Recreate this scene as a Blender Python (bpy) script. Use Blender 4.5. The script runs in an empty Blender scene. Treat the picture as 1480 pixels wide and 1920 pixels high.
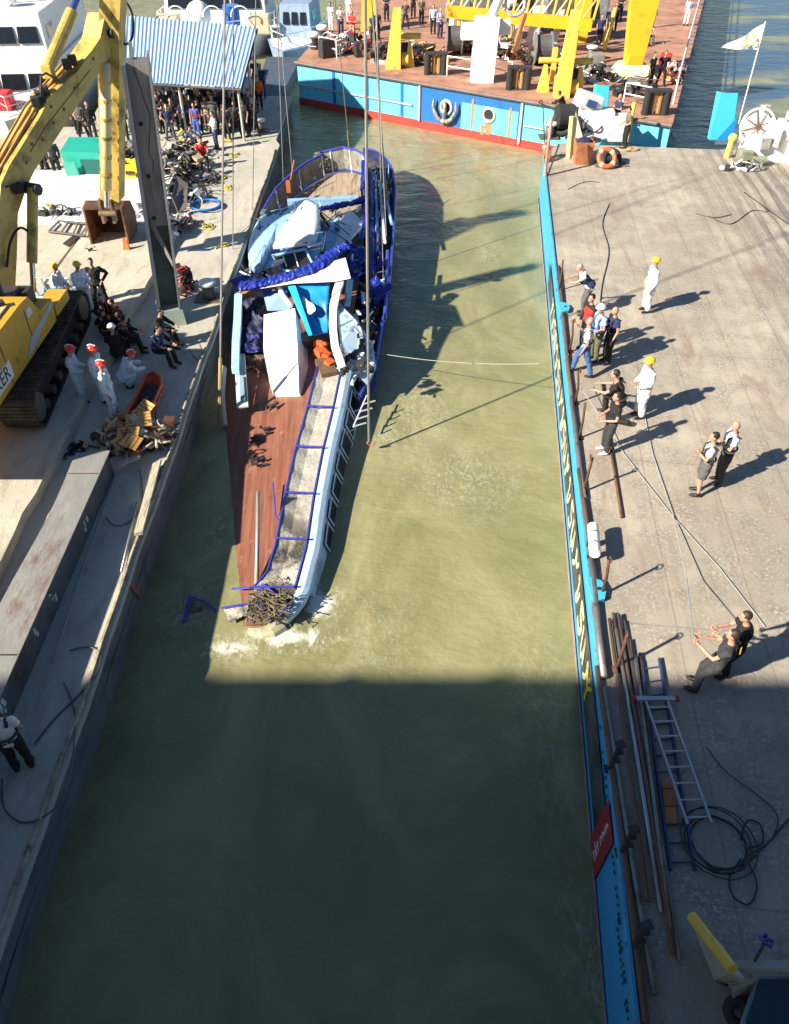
import bpy, bmesh, math, random
from mathutils import Vector, Matrix, Euler
random.seed(7)
R = math.radians
SC = bpy.context.scene
C = SC.collection
# ------------------------------------------------------------------ camera, sky, sun, exposure
F_PX, PITCH, EYE = 1456.0, R(42), 13.55
cam_d = bpy.data.cameras.new("camera"); cam = bpy.data.objects.new("camera", cam_d); C.objects.link(cam)
cam.location = (0, 0, EYE); cam.rotation_euler = (R(90) - PITCH, 0, 0)
cam_d.sensor_fit = 'VERTICAL'; cam_d.sensor_height = 24; cam_d.lens = 24 * F_PX / 1920
cam_d.clip_start = 0.1; cam_d.clip_end = 2000
SC.camera = cam
SUN_EL = R(32.5); SUN_FROM = (-.87, -.49)
w = bpy.data.worlds.new("World"); SC.world = w; w.use_nodes = True
nt = w.node_tree; bg = nt.nodes["Background"]; sky = nt.nodes.new("ShaderNodeTexSky")
sky.sky_type = 'NISHITA'; sky.sun_disc = False; sky.sun_elevation = SUN_EL
sky.sun_rotation = math.atan2(SUN_FROM[0], SUN_FROM[1])
sky.air_density = 1.0; sky.dust_density = .5; sky.ozone_density = 1.8
tint = nt.nodes.new('ShaderNodeMix'); tint.data_type = 'RGBA'; tint.blend_type = 'MULTIPLY'; tint.inputs[0].default_value = 1; tint.inputs[7].default_value = (.80, .97, 1.10, 1)
nt.links.new(sky.outputs[0], tint.inputs[6]); nt.links.new(tint.outputs[2], bg.inputs[0]); bg.inputs[1].default_value = 0.05
bg.inputs[1].default_value = 0.048
sd = bpy.data.lights.new("sun", 'SUN'); sd.energy = 5.0; sd.angle = R(1.0); sd.color = (1, .90, .74)
so = bpy.data.objects.new("sun", sd); C.objects.link(so)
d_ = Vector((-SUN_FROM[0] * math.cos(SUN_EL), -SUN_FROM[1] * math.cos(SUN_EL), -math.sin(SUN_EL)))
so.rotation_euler = d_.to_track_quat('-Z', 'Y').to_euler(); so.location = (-20, -10, 30)
SC.view_settings.view_transform = 'Standard'; SC.view_settings.look = 'None'
SC.view_settings.gamma = 1; SC.view_settings.exposure = 1.15
# ------------------------------------------------------------------ pixel of the photograph -> point in the place
def ray(px, py):
    u = (px - 740) / F_PX; v = -(py - 960) / F_PX
    return Vector((u, math.cos(PITCH) + v * math.sin(PITCH), -math.sin(PITCH) + v * math.cos(PITCH)))
def at(px, py, z=0.0):
    d = ray(px, py); t = (z - EYE) / d.z; return Vector((d.x * t, d.y * t, z))
def atY(px, py, Y):
    d = ray(px, py); t = Y / d.y; return Vector((d.x * t, Y, EYE + d.z * t))
def lerp(tab, x):
    if x <= tab[0][0]: return tab[0][1]
    for (a, b), (c, d) in zip(tab, tab[1:]):
        if x <= c: return b + (d - b) * (x - a) / (c - a)
    return tab[-1][1]
# ------------------------------------------------------------------ materials
def lin(h):
    h = h.lstrip('#'); o = []
    for i in (0, 2, 4):
        v = int(h[i:i + 2], 16) / 255; o.append(v / 12.92 if v <= .04045 else ((v + .055) / 1.055) ** 2.4)
    return tuple(o)
MATS = {}
def M(name, col, rough=.6, metal=0, var=.18, scale=2.5, dirt=None, damt=.35, dscale=1.2, bump=0.0, bscale=30, stretch=(1, 1, 1), spec=.5):
    if name in MATS: return MATS[name]
    if isinstance(col, str): col = lin(col)
    m = bpy.data.materials.new(name); m.use_nodes = True; n = m.node_tree.nodes; L = m.node_tree.links
    b = n["Principled BSDF"]; b.inputs["Roughness"].default_value = rough; b.inputs["Metallic"].default_value = metal
    b.inputs["Specular IOR Level"].default_value = spec
    tc = n.new("ShaderNodeTexCoord"); mp = n.new("ShaderNodeMapping"); mp.inputs[3].default_value = stretch
    L.new(tc.outputs["Object"], mp.inputs[0])
    no = n.new("ShaderNodeTexNoise"); no.inputs["Scale"].default_value = scale; no.inputs["Detail"].default_value = 6; no.inputs["Roughness"].default_value = .65
    L.new(mp.outputs[0], no.inputs["Vector"])
    mr = n.new("ShaderNodeMapRange"); mr.inputs[1].default_value = .25; mr.inputs[2].default_value = .75
    mr.inputs[3].default_value = 1 - var; mr.inputs[4].default_value = 1 + var
    L.new(no.outputs[0], mr.inputs[0])
    mx = n.new("ShaderNodeVectorMath"); mx.operation = 'MULTIPLY'; mx.inputs[0].default_value = col[:3]
    L.new(mr.outputs[0], mx.inputs[1]); out = mx.outputs[0]
    if dirt:
        dc = lin(dirt) if isinstance(dirt, str) else dirt
        n2 = n.new("ShaderNodeTexNoise"); n2.inputs["Scale"].default_value = dscale; n2.inputs["Detail"].default_value = 9; n2.inputs["Roughness"].default_value = .72
        L.new(mp.outputs[0], n2.inputs["Vector"])
        r2 = n.new("ShaderNodeMapRange"); r2.inputs[1].default_value = .62 - damt * .35; r2.inputs[2].default_value = .74 - damt * .2
        L.new(n2.outputs[0], r2.inputs[0])
        mi = n.new("ShaderNodeMix"); mi.data_type = 'RGBA'; L.new(r2.outputs[0], mi.inputs[0]); L.new(out, mi.inputs[6]); mi.inputs[7].default_value = (*dc, 1)
        out = mi.outputs[2]
    L.new(out, b.inputs["Base Color"])
    if bump:
        n3 = n.new("ShaderNodeTexNoise"); n3.inputs["Scale"].default_value = bscale; n3.inputs["Detail"].default_value = 5; L.new(mp.outputs[0], n3.inputs["Vector"])
        bp = n.new("ShaderNodeBump"); bp.inputs["Strength"].default_value = bump; bp.inputs["Distance"].default_value = .03
        L.new(n3.outputs[0], bp.inputs["Height"]); L.new(bp.outputs[0], b.inputs["Normal"])
    MATS[name] = m; return m
def noiselink(n, L, vec, scale, detail=5, rough=.6, dist=0):
    t = n.new("ShaderNodeTexNoise"); t.inputs["Scale"].default_value = scale; t.inputs["Detail"].default_value = detail
    t.inputs["Roughness"].default_value = rough; t.inputs["Distortion"].default_value = dist; L.new(vec, t.inputs["Vector"]); return t.outputs[0]
def ramp(n, L, src, a, b, lo=0., hi=1.):
    r = n.new("ShaderNodeMapRange"); r.inputs[1].default_value = a; r.inputs[2].default_value = b; r.inputs[3].default_value = lo; r.inputs[4].default_value = hi
    L.new(src, r.inputs[0]); return r.outputs[0]
def mixc(n, L, fac, a, b):
    m = n.new("ShaderNodeMix"); m.data_type = 'RGBA'
    if isinstance(fac, float): m.inputs[0].default_value = fac
    else: L.new(fac, m.inputs[0])
    for s, v in ((6, a), (7, b)):
        if isinstance(v, tuple): m.inputs[s].default_value = (*v[:3], 1)
        else: L.new(v, m.inputs[s])
    return m.outputs[2]
def mth(n, L, op, a, b=None):
    m = n.new("ShaderNodeMath"); m.operation = op
    for i, v in enumerate((a, b)):
        if v is None: continue
        if isinstance(v, (int, float)): m.inputs[i].default_value = v
        else: L.new(v, m.inputs[i])
    return m.outputs[0]
def newmat(name):
    m = bpy.data.materials.new(name); m.use_nodes = True; n = m.node_tree.nodes; L = m.node_tree.links
    tc = n.new("ShaderNodeTexCoord"); return m, n, L, n["Principled BSDF"], tc.outputs["Object"]
def mapping(n, L, vec, scale=(1, 1, 1), rot=(0, 0, 0), loc=(0, 0, 0)):
    mp = n.new("ShaderNodeMapping"); mp.inputs[1].default_value = loc; mp.inputs[2].default_value = rot; mp.inputs[3].default_value = scale
    L.new(vec, mp.inputs[0]); return mp.outputs[0]
# ------------------------------------------------------------------ mesh collecting
class B:
    def __init__(s): s.v = []; s.f = []
    def add(s, vs, fs):
        k = len(s.v); s.v += [Vector(v) for v in vs]; s.f += [tuple(i + k for i in f) for f in fs]; return s
    def box(s, c, size, rz=0, rx=0, ry=0, bev=0):
        c = Vector(c); x, y, z = (q / 2 for q in size); m = Euler((rx, ry, rz)).to_matrix()
        bm = bmesh.new(); bmesh.ops.create_cube(bm, size=1)
        for v in bm.verts: v.co = Vector((v.co.x * size[0], v.co.y * size[1], v.co.z * size[2]))
        if bev: bmesh.ops.bevel(bm, geom=bm.edges[:], offset=bev, segments=2, affect='EDGES', profile=.6)
        bm.verts.index_update(); s.add([c + m @ v.co for v in bm.verts], [[v.index for v in f.verts] for f in bm.faces]); bm.free(); return s
    def prism(s, base, top):
        n = len(base); s.add(list(base) + list(top), [tuple(reversed(range(n))), tuple(range(n, 2 * n))] + [(i, (i + 1) % n, n + (i + 1) % n, n + i) for i in range(n)]); return s
    def slab(s, poly, z0, z1):
        return s.prism([(p[0], p[1], z0) for p in poly], [(p[0], p[1], z1) for p in poly])
    def plate(s, pts, t=.03, d=None):
        pts = [Vector(p) for p in pts]
        nn = (pts[1] - pts[0]).cross(pts[2] - pts[0])
        if nn.length < 1e-6 and len(pts) > 3: nn = (pts[2] - pts[0]).cross(pts[3] - pts[0])
        nn = Vector(d).normalized() if d else nn.normalized()
        return s.prism([p - nn * t / 2 for p in pts], [p + nn * t / 2 for p in pts])
    def rings(s, rings, cap=True):
        k = len(s.v); n = len(rings[0]); fs = []
        for r in rings: s.v += [Vector(p) for p in r]
        for i in range(len(rings) - 1):
            for j in range(n):
                a = k + i * n + j; b = k + i * n + (j + 1) % n; fs.append((a, b, b + n, a + n))
        if cap: fs.append(tuple(k + j for j in reversed(range(n)))); fs.append(tuple(k + (len(rings) - 1) * n + j for j in range(n)))
        s.f += fs; return s
    def tube(s, pts, r, n=6, rs=None, closed=False, flat=None):
        pts = [Vector(p) for p in pts]; N = len(pts); rr = []
        up = Vector((0, 0, 1)); prev = None
        for i, p in enumerate(pts):
            a = pts[(i - 1) % N] if (closed or i > 0) else p; b = pts[(i + 1) % N] if (closed or i < N - 1) else p
            t = (b - a).normalized()
            if prev is None:
                x = t.cross(up)
                if x.length < .05: x = t.cross(Vector((0, 1, 0)))
            else: x = prev - t * prev.dot(t)
            x.normalize(); prev = x; y = t.cross(x); q = rs[i] if rs else r
            fy = flat if flat else 1
            rr.append([p + (x * math.cos(2 * math.pi * j / n) + y * math.sin(2 * math.pi * j / n) * fy) * q for j in range(n)])
        if closed: rr.append(rr[0])
        return s.rings(rr, not closed)
    def cyl(s, a, b, r, n=12, r2=None): return s.tube([a, b], r, n, [r, r if r2 is None else r2])
    def ell(s, c, rad, n=12, m=8, rot=None):
        c = Vector(c); vs = [c + Vector((0, 0, -rad[2]))]; 
        off = []
        for i in range(1, m):
            th = -math.pi / 2 + math.pi * i / m
            for j in range(n):
                ph = 2 * math.pi * j / n; off.append(Vector((rad[0] * math.cos(th) * math.cos(ph), rad[1] * math.cos(th) * math.sin(ph), rad[2] * math.sin(th))))
        allv = [Vector((0, 0, -rad[2]))] + off + [Vector((0, 0, rad[2]))]
        if rot is not None: allv = [rot @ v for v in allv]
        fs = [(0, 1 + (j + 1) % n, 1 + j) for j in range(n)]
        for i in range(m - 2):
            for j in range(n):
                a = 1 + i * n + j; b = 1 + i * n + (j + 1) % n; fs.append((a, b, b + n, a + n))
        T = len(allv) - 1; fs += [(1 + (m - 2) * n + j, 1 + (m - 2) * n + (j + 1) % n, T) for j in range(n)]
        s.add([c + v for v in allv], fs); return s
    def torus(s, c, R_, r, normal=(0, 0, 1), n=28, k=8, a0=0, a1=360, jit=0):
        q = Vector(normal).to_track_quat('Z', 'Y'); c = Vector(c); full = a1 - a0 >= 360
        cnt = n if full else n + 1
        pts = [c + q @ Vector(((R_ + random.uniform(-jit, jit)) * math.cos(R(a0 + (a1 - a0) * i / n)), (R_ + random.uniform(-jit, jit)) * math.sin(R(a0 + (a1 - a0) * i / n)), 0)) for i in range(cnt)]
        return s.tube(pts, r, k, closed=full)
def obj(name, b, mat, parent=None, smooth=False, weld=False):
    me = bpy.data.meshes.new(name); off = Vector((0, 0, 0))
    if parent is not None: off = wloc(parent)
    me.from_pydata([v - off for v in b.v], [], b.f)
    bm = bmesh.new(); bm.from_mesh(me); bmesh.ops.recalc_face_normals(bm, faces=bm.faces); bm.to_mesh(me); bm.free()
    if smooth:
        for p in me.polygons: p.use_smooth = True
    o = bpy.data.objects.new(name, me); C.objects.link(o)
    if mat: me.materials.append(mat)
    if parent is not None: o.parent = parent
    return o
def wloc(o):
    v = Vector((0, 0, 0))
    while o is not None: v += o.location; o = o.parent
    return v
def top(name, b, mat, label, cat, group=None, smooth=False, origin=None):
    if origin is None:
        zs = min(v.z for v in b.v); n = len(b.v); origin = Vector((sum(v.x for v in b.v) / n, sum(v.y for v in b.v) / n, zs))
    origin = Vector(origin); b.v = [v - origin for v in b.v]
    o = obj(name, b, mat, smooth=smooth); o.location = origin; return tag(o, label, cat, group)
def tag(o, label, cat, group=None):
    o['label'] = label; o['category'] = cat
    if group: o['group'] = group
    return o
def thing(name, label, cat, loc, group=None):
    o = bpy.data.objects.new(name, None); C.objects.link(o); o.location = loc; o.empty_display_size = .2
    return tag(o, label, cat, group)
def struct(name, b, mat, kind='structure', smooth=False):
    o = obj(name, b, mat, smooth=smooth); o['kind'] = kind; return o
def copytree(o, parent=None):
    c = o.copy(); C.objects.link(c); c.parent = parent
    for ch in list(o.children): copytree(ch, c)
    return c
def rope(pts, r=.015, sag=0, n=5, k=12):
    out = []
    pts = [Vector(p) for p in pts]
    if len(pts) == 2 and sag:
        for i in range(k + 1):
            t = i / k; p = pts[0].lerp(pts[1], t); p.z -= sag * 4 * t * (1 - t); out.append(p)
    else: out = smoothline(pts, 6) if len(pts) > 2 else pts
    return B().tube(out, r, n)
def smoothline(P, k=6):
    P = [Vector(p) for p in P]; out = []
    for i in range(len(P) - 1):
        p0 = P[max(i - 1, 0)]; p1 = P[i]; p2 = P[i + 1]; p3 = P[min(i + 2, len(P) - 1)]
        for j in range(k):
            t = j / k
            out.append(.5 * ((2 * p1) + (p2 - p0) * t + (2 * p0 - 5 * p1 + 4 * p2 - p3) * t * t + (-p0 + 3 * p1 - 3 * p2 + p3) * t ** 3))
    out.append(P[-1]); return out
def text_mesh(name, s, size, mat, parent, origin, xdir, updir, ext=.004):
    cu = bpy.data.curves.new(name, 'FONT'); cu.body = s; cu.size = size; cu.extrude = ext; cu.align_x = 'CENTER'; cu.align_y = 'CENTER'
    o = bpy.data.objects.new(name, cu); C.objects.link(o); bpy.context.view_layer.update()
    me = bpy.data.meshes.new_from_object(o.evaluated_get(bpy.context.evaluated_depsgraph_get())); bpy.data.objects.remove(o)
    x = Vector(xdir).normalized(); u = Vector(updir); u = (u - x * u.dot(x)).normalized(); nn = x.cross(u)
    off = wloc(parent) if parent else Vector((0, 0, 0))
    for v in me.vertices: v.co = Vector(origin) - off + x * v.co.x + u * v.co.y + nn * v.co.z
    me.materials.clear(); me.materials.append(mat)
    o = bpy.data.objects.new(name, me); C.objects.link(o); o.parent = parent; return o
from mathutils import noise as mnoise
def cloth(pts, amp=.12, n=14, fr=1.6, t=.03, lift=None):
    # a crumpled sheet over a four-cornered outline, with a little thickness
    a, b_, c, d = [Vector(p) for p in pts]; nn = (b_ - a).cross(d - a).normalized()
    if nn.z < 0: nn = -nn
    g = []; sd_ = Vector((random.uniform(0, 50), random.uniform(0, 50), 0))
    for i in range(n + 1):
        for j in range(n + 1):
            u, v = i / n, j / n; p = a.lerp(b_, u).lerp(d.lerp(c, u), v)
            h = mnoise.noise((p + sd_) * fr) * amp + abs(mnoise.noise((p * 2.1 + sd_) * fr)) * amp * .9
            e = .5 + .5 * min(1, 6 * min(u, 1 - u, v, 1 - v)); jag = mnoise.noise((p + sd_) * fr * 2.3) * amp * .8
            g.append(p + nn * h * e + (Vector((jag, jag * .6, 0)) if e < .9 else Vector((0, 0, 0))))
    m_ = n + 1; k = m_ * m_
    fs = [(i * m_ + j, (i + 1) * m_ + j, (i + 1) * m_ + j + 1, i * m_ + j + 1) for i in range(n) for j in range(n)]
    bd = [(i, 0) for i in range(n)] + [(n, j) for j in range(n)] + [(i, n) for i in range(n, 0, -1)] + [(0, j) for j in range(n, 0, -1)]
    bi = [i * m_ + j for i, j in bd]; fs2 = [tuple(x + k for x in reversed(f)) for f in fs] + [(bi[i], bi[(i + 1) % len(bi)], bi[(i + 1) % len(bi)] + k, bi[i] + k) for i in range(len(bi))]
    return B().add(g + [p - nn * t for p in g], fs + fs2)
# common materials
ZL, ZS, ZR = 1.25, 1.55, 1.85
steel_d = M('dark_steel', (.05, .05, .055), .6, .3, dirt='#6b4630', damt=.3)
rust = M('rusty_steel', (.16, .075, .04), .8, .2, var=.4, dirt='#3a2318', damt=.6, bump=.3)
white_p = M('white_paint', (.78, .78, .76), .45, var=.06, dirt='#8a7a66', damt=.12, dscale=2)
yellow_p = M('yellow_paint', (.72, .46, .06), .45, var=.1, dirt='#6a4a1e', damt=.2, dscale=2.5)
black_r = M('black_rubber', (.02, .02, .022), .75, var=.3)
galv = M('galvanised', (.42, .43, .44), .4, .7, var=.15)
wire = M('wire_rope', (.20, .19, .18), .5, .5, var=.2)
blue_tarp = M('blue_tarpaulin', (.010, .025, .27), .45, var=.45, scale=6, bump=.6, bscale=9)
lblue = M('light_blue_paint', (.27, .48, .74), .35, var=.08, dirt='#6c6a63', damt=.2, dscale=2.2)
glass_d = M('dark_window_glass', (.012, .014, .018), .12, var=.3)
# ================================================================== WATER
def water_mat():
    m, n, L, b, oc = newmat('river_water')
    big = noiselink(n, L, mapping(n, L, oc, (.10, .05, .1)), 1.0, 4, .55, .6)
    mid = noiselink(n, L, mapping(n, L, oc, (.5, .22, .5)), 1.0, 6, .6, 1.2)
    c1 = mixc(n, L, ramp(n, L, big, .35, .65), (.225, .215, .10), (.285, .268, .135))
    c2 = mixc(n, L, ramp(n, L, mid, .3, .75, 0, .55), c1, (.19, .20, .10))
    swirl = noiselink(n, L, mapping(n, L, oc, (.30, .16, .3), (0, 0, R(14))), 1.0, 7, .62, 2.6)
    c2 = mixc(n, L, ramp(n, L, swirl, .46, .66, 0, .75), c2, (.33, .31, .175))
    c2 = mixc(n, L, ramp(n, L, swirl, .46, .34, 0, .3), c2, (.13, .15, .075))
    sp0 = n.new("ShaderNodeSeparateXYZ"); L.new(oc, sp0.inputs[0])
    clear = mth(n, L, 'MULTIPLY', ramp(n, L, sp0.outputs[0], 11.5, 14.5), ramp(n, L, sp0.outputs[1], 34, 42))  # mask for the blue sky reflection painted into the far right water colour
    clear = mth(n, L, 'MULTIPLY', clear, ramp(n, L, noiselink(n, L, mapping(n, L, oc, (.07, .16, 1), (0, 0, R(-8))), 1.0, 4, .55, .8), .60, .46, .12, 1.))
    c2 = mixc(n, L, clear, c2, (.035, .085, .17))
    # foam: thin broken threads and flecks, thick where the water churns against the wreck
    sep = n.new("ShaderNodeSeparateXYZ"); L.new(oc, sep.inputs[0])
    def near(x, y, rx, ry, amt=1.0):
        v = n.new("ShaderNodeVectorMath"); v.operation = 'SUBTRACT'; L.new(oc, v.inputs[0]); v.inputs[1].default_value = (x, y, 0)
        v2 = n.new("ShaderNodeVectorMath"); v2.operation = 'MULTIPLY'; L.new(v.outputs[0], v2.inputs[0]); v2.inputs[1].default_value = (1 / rx, 1 / ry, 0)
        v3 = n.new("ShaderNodeVectorMath"); v3.operation = 'LENGTH'; L.new(v2.outputs[0], v3.inputs[0])
        return ramp(n, L, v3.outputs["Value"], 0.15, 1.0, amt, 0.)
    spots = [(-2.3, 10.9, 1.6, .55, 1.0), (-1.75, 11.9, .8, .9, .9), (-3.6, 10.6, 1.3, .5, .75), (-.3, 18.4, .7, 1.0, .5), (-4.7, 11.8, .9, 1.3, .42),
             (2.0, 16.4, 2.4, 2.0, .34), (.6, 20, 1.6, 4.0, .3), (3.0, 9.2, 1.0, 4.5, .2), (-.4, 11.0, 1.5, 3, .18), (3.6, 47.5, 4.2, 1.6, .5), (3.1, 4.4, .6, 2.2, .3), (3.9, 31, .7, 1.5, .4), (2.2, 40, 3.0, 5.0, .25), (-4.5, 14.5, .6, 2.0, .3)]
    acc = None
    for s in spots:
        q = near(*s); acc = q if acc is None else mth(n, L, 'MAXIMUM', acc, q)
    th = noiselink(n, L, mapping(n, L, oc, (1.5, .9, 1)), 1.3, 9, .72, 1.6)
    fl = noiselink(n, L, mapping(n, L, oc, (1, .6, 1)), 7.0, 8, .75, .8)
    thr = mth(n, L, 'ABSOLUTE', mth(n, L, 'SUBTRACT', th, .5))
    vein = ramp(n, L, thr, 0.0, .035, 1., 0.)
    flk = ramp(n, L, fl, .58, .70, 0., 1.)
    f1 = mth(n, L, 'MULTIPLY', mth(n, L, 'MAXIMUM', mth(n, L, 'MULTIPLY', vein, ramp(n, L, fl, .42, .56)), flk), acc)
    dense = ramp(n, L, mth(n, L, 'ADD', mth(n, L, 'MULTIPLY', acc, .55), mth(n, L, 'MULTIPLY', th, .9)), .77, .97)
    sp = noiselink(n, L, oc, 9.0, 4, .7, .3)
    speck = mth(n, L, 'MULTIPLY', ramp(n, L, sp, .735, .77), ramp(n, L, mid, .5, .6, 0, .55))
    foam = mth(n, L, 'MINIMUM', mth(n, L, 'ADD', mth(n, L, 'ADD', mth(n, L, 'MULTIPLY', f1, 1.2), mth(n, L, 'MULTIPLY', dense, .95)), speck), 1.0)
    col = mixc(n, L, foam, c2, (.72, .72, .66)); L.new(col, b.inputs["Base Color"])
    b.inputs["IOR"].default_value = 1.333
    L.new(ramp(n, L, foam, 0, 1, .10, .7), b.inputs["Roughness"])
    w1 = noiselink(n, L, mapping(n, L, oc, (1.0, 1.8, 1), (0, 0, R(24))), .55, 3, .5, .4)
    w2 = noiselink(n, L, mapping(n, L, oc, (1.2, 2.2, 1), (0, 0, R(-12))), 2.4, 4, .6, .6)
    w3 = noiselink(n, L, oc, 9.0, 3, .6, .3)
    # open river beyond the basin is choppier
    far = ramp(n, L, sep.outputs[1], 30, 60, .35, 1.3)
    hgt = mth(n, L, 'ADD', mth(n, L, 'ADD', mth(n, L, 'MULTIPLY', w1, mth(n, L, 'MULTIPLY', far, 1.6)), mth(n, L, 'MULTIPLY', w2, mth(n, L, 'MULTIPLY', far, .46))), mth(n, L, 'MULTIPLY', w3, .055))
    bp = n.new("ShaderNodeBump"); bp.inputs["Strength"].default_value = .8; bp.inputs["Distance"].default_value = .16
    L.new(hgt, bp.inputs["Height"]); L.new(bp.outputs[0], b.inputs["Normal"]); return m
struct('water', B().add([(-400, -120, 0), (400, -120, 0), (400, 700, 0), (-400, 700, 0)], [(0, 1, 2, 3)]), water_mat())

# ================================================================== BRIDGE the photograph is taken from (it shades the near water and decks)
stone = M('bridge_stone', (.33, .30, .26), .85, var=.15)
br = thing('bridge', 'stone road bridge above the near water, its deck edge shading the foreground', 'bridge', (0, -12, 10))
obj('bridge_deck', B().box((0, -12.4, 11.4), (150, 25, 1.3)), stone, br)
pb = B().box((0, -.12, 12.78), (150, .22, .16))
pb.box((0, -.12, 12.37), (150, .12, .66))
for i in range(-24, 24): pb.box((i * 3.1 + .2, -.1, 12.5), (.34, .22, .9))
obj('parapet', pb, stone, br)
for k in range(6):  # unseen ribs added below the deck to block sky light from the near water
    ab = B(); pr = []
    for i in range(25):
        x = -46 + 92 * i / 24; pr.append((x, 10.4 - 6.5 * (abs(x) / 46) ** 2))
    ab.prism([(x, -2 - 4.2 * k, z) for x, z in pr] + [(x, -2 - 4.2 * k, 10.7) for x, z in reversed(pr)], [(x, -2.5 - 4.2 * k, z) for x, z in pr] + [(x, -2.5 - 4.2 * k, 10.7) for x, z in reversed(pr)]); obj('added_arch_rib', ab, steel_d, br)
for x in (-46, 46): obj('pier', B().box((x, -13, 5), (6, 20, 11.4), bev=.3), stone, br)

# ================================================================== RIGHT BARGE
def XE(Y): return 2.8 + .107 * Y
def HS(Y, z, off=0.): return Vector((XE(Y) - off, Y, z))
def barge_deck_mat():
    m, n, L, b, oc = newmat('barge_deck_plate')
    al = mapping(n, L, oc, (1, 1, 1), (0, 0, R(6.1)))
    big = noiselink(n, L, al, .32, 5, .6, .5); mid = noiselink(n, L, al, 1.5, 8, .68, .4)
    st = noiselink(n, L, mapping(n, L, al, (3.2, .35, 1)), 1.6, 7, .65, .2); fine = noiselink(n, L, al, 14, 6, .75)
    c = mixc(n, L, ramp(n, L, big, .38, .62), (.47, .42, .335), (.33, .29, .235))
    c = mixc(n, L, ramp(n, L, mid, .42, .72, 0, .8), c, (.20, .165, .135))
    sep = n.new("ShaderNodeSeparateXYZ"); L.new(al, sep.inputs[0])
    right = ramp(n, L, sep.outputs[0], 5.6, 9.5, .12, 1.)
    wv = n.new("ShaderNodeTexWave"); wv.bands_direction = 'X'; wv.inputs["Scale"].default_value = .56; wv.inputs["Distortion"].default_value = 1.4; wv.inputs["Detail"].default_value = 4
    wv.inputs["Detail Scale"].default_value = .8; L.new(mapping(n, L, al, (1, .35, 1)), wv.inputs["Vector"])
    c = mixc(n, L, mth(n, L, 'MULTIPLY', mth(n, L, 'MULTIPLY', ramp(n, L, wv.outputs[1], .35, .8), right), ramp(n, L, st, .35, .6, .25, .95)), c, (.12, .105, .10))
    c = mixc(n, L, mth(n, L, 'MULTIPLY', ramp(n, L, fine, .5, .68, 0, .85), ramp(n, L, mid, .4, .6)), c, (.66, .62, .56))
    c = mixc(n, L, mth(n, L, 'MULTIPLY', ramp(n, L, noiselink(n, L, mapping(n, L, al, (.9, .3, 1), loc=(3, 9, 0)), .9, 9, .74, .8), .52, .60, 0, .62), right), c, (.16, .14, .135))
    c = mixc(n, L, mth(n, L, 'MULTIPLY', ramp(n, L, noiselink(n, L, mapping(n, L, al, (4.2, .7, 1)), 2.4, 8, .8), .60, .68, 0, .8), right), c, (.72, .69, .64))
    c = mixc(n, L, ramp(n, L, noiselink(n, L, mapping(n, L, al, (1.2, .35, 1), loc=(20, 4, 0)), .8, 8, .75, 1.), .54, .64, 0, .5), c, (.25, .17, .12))
    c = mixc(n, L, ramp(n, L, st, .56, .75, 0, .35), c, (.22, .15, .11))
    # plate seams
    gr = mth(n, L, 'ABSOLUTE', mth(n, L, 'SUBTRACT', mth(n, L, 'FRACT', mth(n, L, 'ADD', mth(n, L, 'DIVIDE', sep.outputs[0], .47), mth(n, L, 'MULTIPLY', noiselink(n, L, mapping(n, L, al, (.6, .18, 1)), 1., 3, .5), 1.1))), .5))
    gm_ = mth(n, L, 'MULTIPLY', mth(n, L, 'MULTIPLY', ramp(n, L, gr, .5, .36, 1, 0), ramp(n, L, noiselink(n, L, mapping(n, L, al, (1.1, .8, 1), loc=(5, 5, 5)), 1.6, 7, .72), .36, .58, .15, 1.)), ramp(n, L, sep.outputs[0], 6.6, 8.6, .1, 1.))
    gm_ = mth(n, L, 'MULTIPLY', gm_, ramp(n, L, sep.outputs[1], 10, 15, .25, .9))
    c = mixc(n, L, gm_, c, (.13, .11, .105))
    for axis, per in ((0, 1.6), (1, 5.2)):
        fr = mth(n, L, 'FRACT', mth(n, L, 'DIVIDE', sep.outputs[axis], per))
        c = mixc(n, L, mth(n, L, 'MULTIPLY', ramp(n, L, fr, 0, .02 / per * 2, 1, 0), .55), c, (.13, .10, .08))
    L.new(c, b.inputs["Base Color"]); b.inputs["Roughness"].default_value = .75
    bp = n.new("ShaderNodeBump"); bp.inputs["Strength"].default_value = .35; bp.inputs["Distance"].default_value = .02
    L.new(mth(n, L, 'ADD', fine, mth(n, L, 'MULTIPLY', mid, 2)), bp.inputs["Height"]); L.new(bp.outputs[0], b.inputs["Normal"]); return m
hull_blue = M('barge_hull_blue', (.055, .39, .74), .45, var=.07, dirt='#4f8fae', damt=.1, dscale=1.5, stretch=(1, .3, 1))
rb = thing('deck_barge', 'long flat barge with a bright blue side and a rusty tan deck', 'barge', (XE(15), 15, 0))
Y0, Y1 = -14, 39.2
def yend(x): return 39.2 - (x - 7) * .11
poly = [HS(Y0, 0)[:2], (24, Y0), (24, yend(24) - 1.6), (18, yend(18)), (XE(Y1) + .8, Y1), (XE(37.5) + .05, 37.5)]
obj('hull', B().slab(poly, -1.0, ZR - .06), hull_blue, rb)
dp = [(XE(Y0) + .02, Y0), (24, Y0), (24, yend(24) - 1.6), (18, yend(18)), (XE(Y1) + .8, Y1 - .02), (XE(37.5) + .07, 37.5)]
obj('deck', B().slab(dp, ZR - .05, ZR), barge_deck_mat(), rb)
obj('boot_stripe', B().prism([HS(Y0, .0, .004), HS(37.3, .0, .004), HS(37.3, .0, .02), HS(Y0, .0, .02)], [HS(Y0, .14, .004), HS(37.3, .10, .004), HS(37.3, .10, .02), HS(Y0, .14, .02)]), M('boot_rust', (.30, .22, .2), .8, var=.4), rb)
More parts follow.
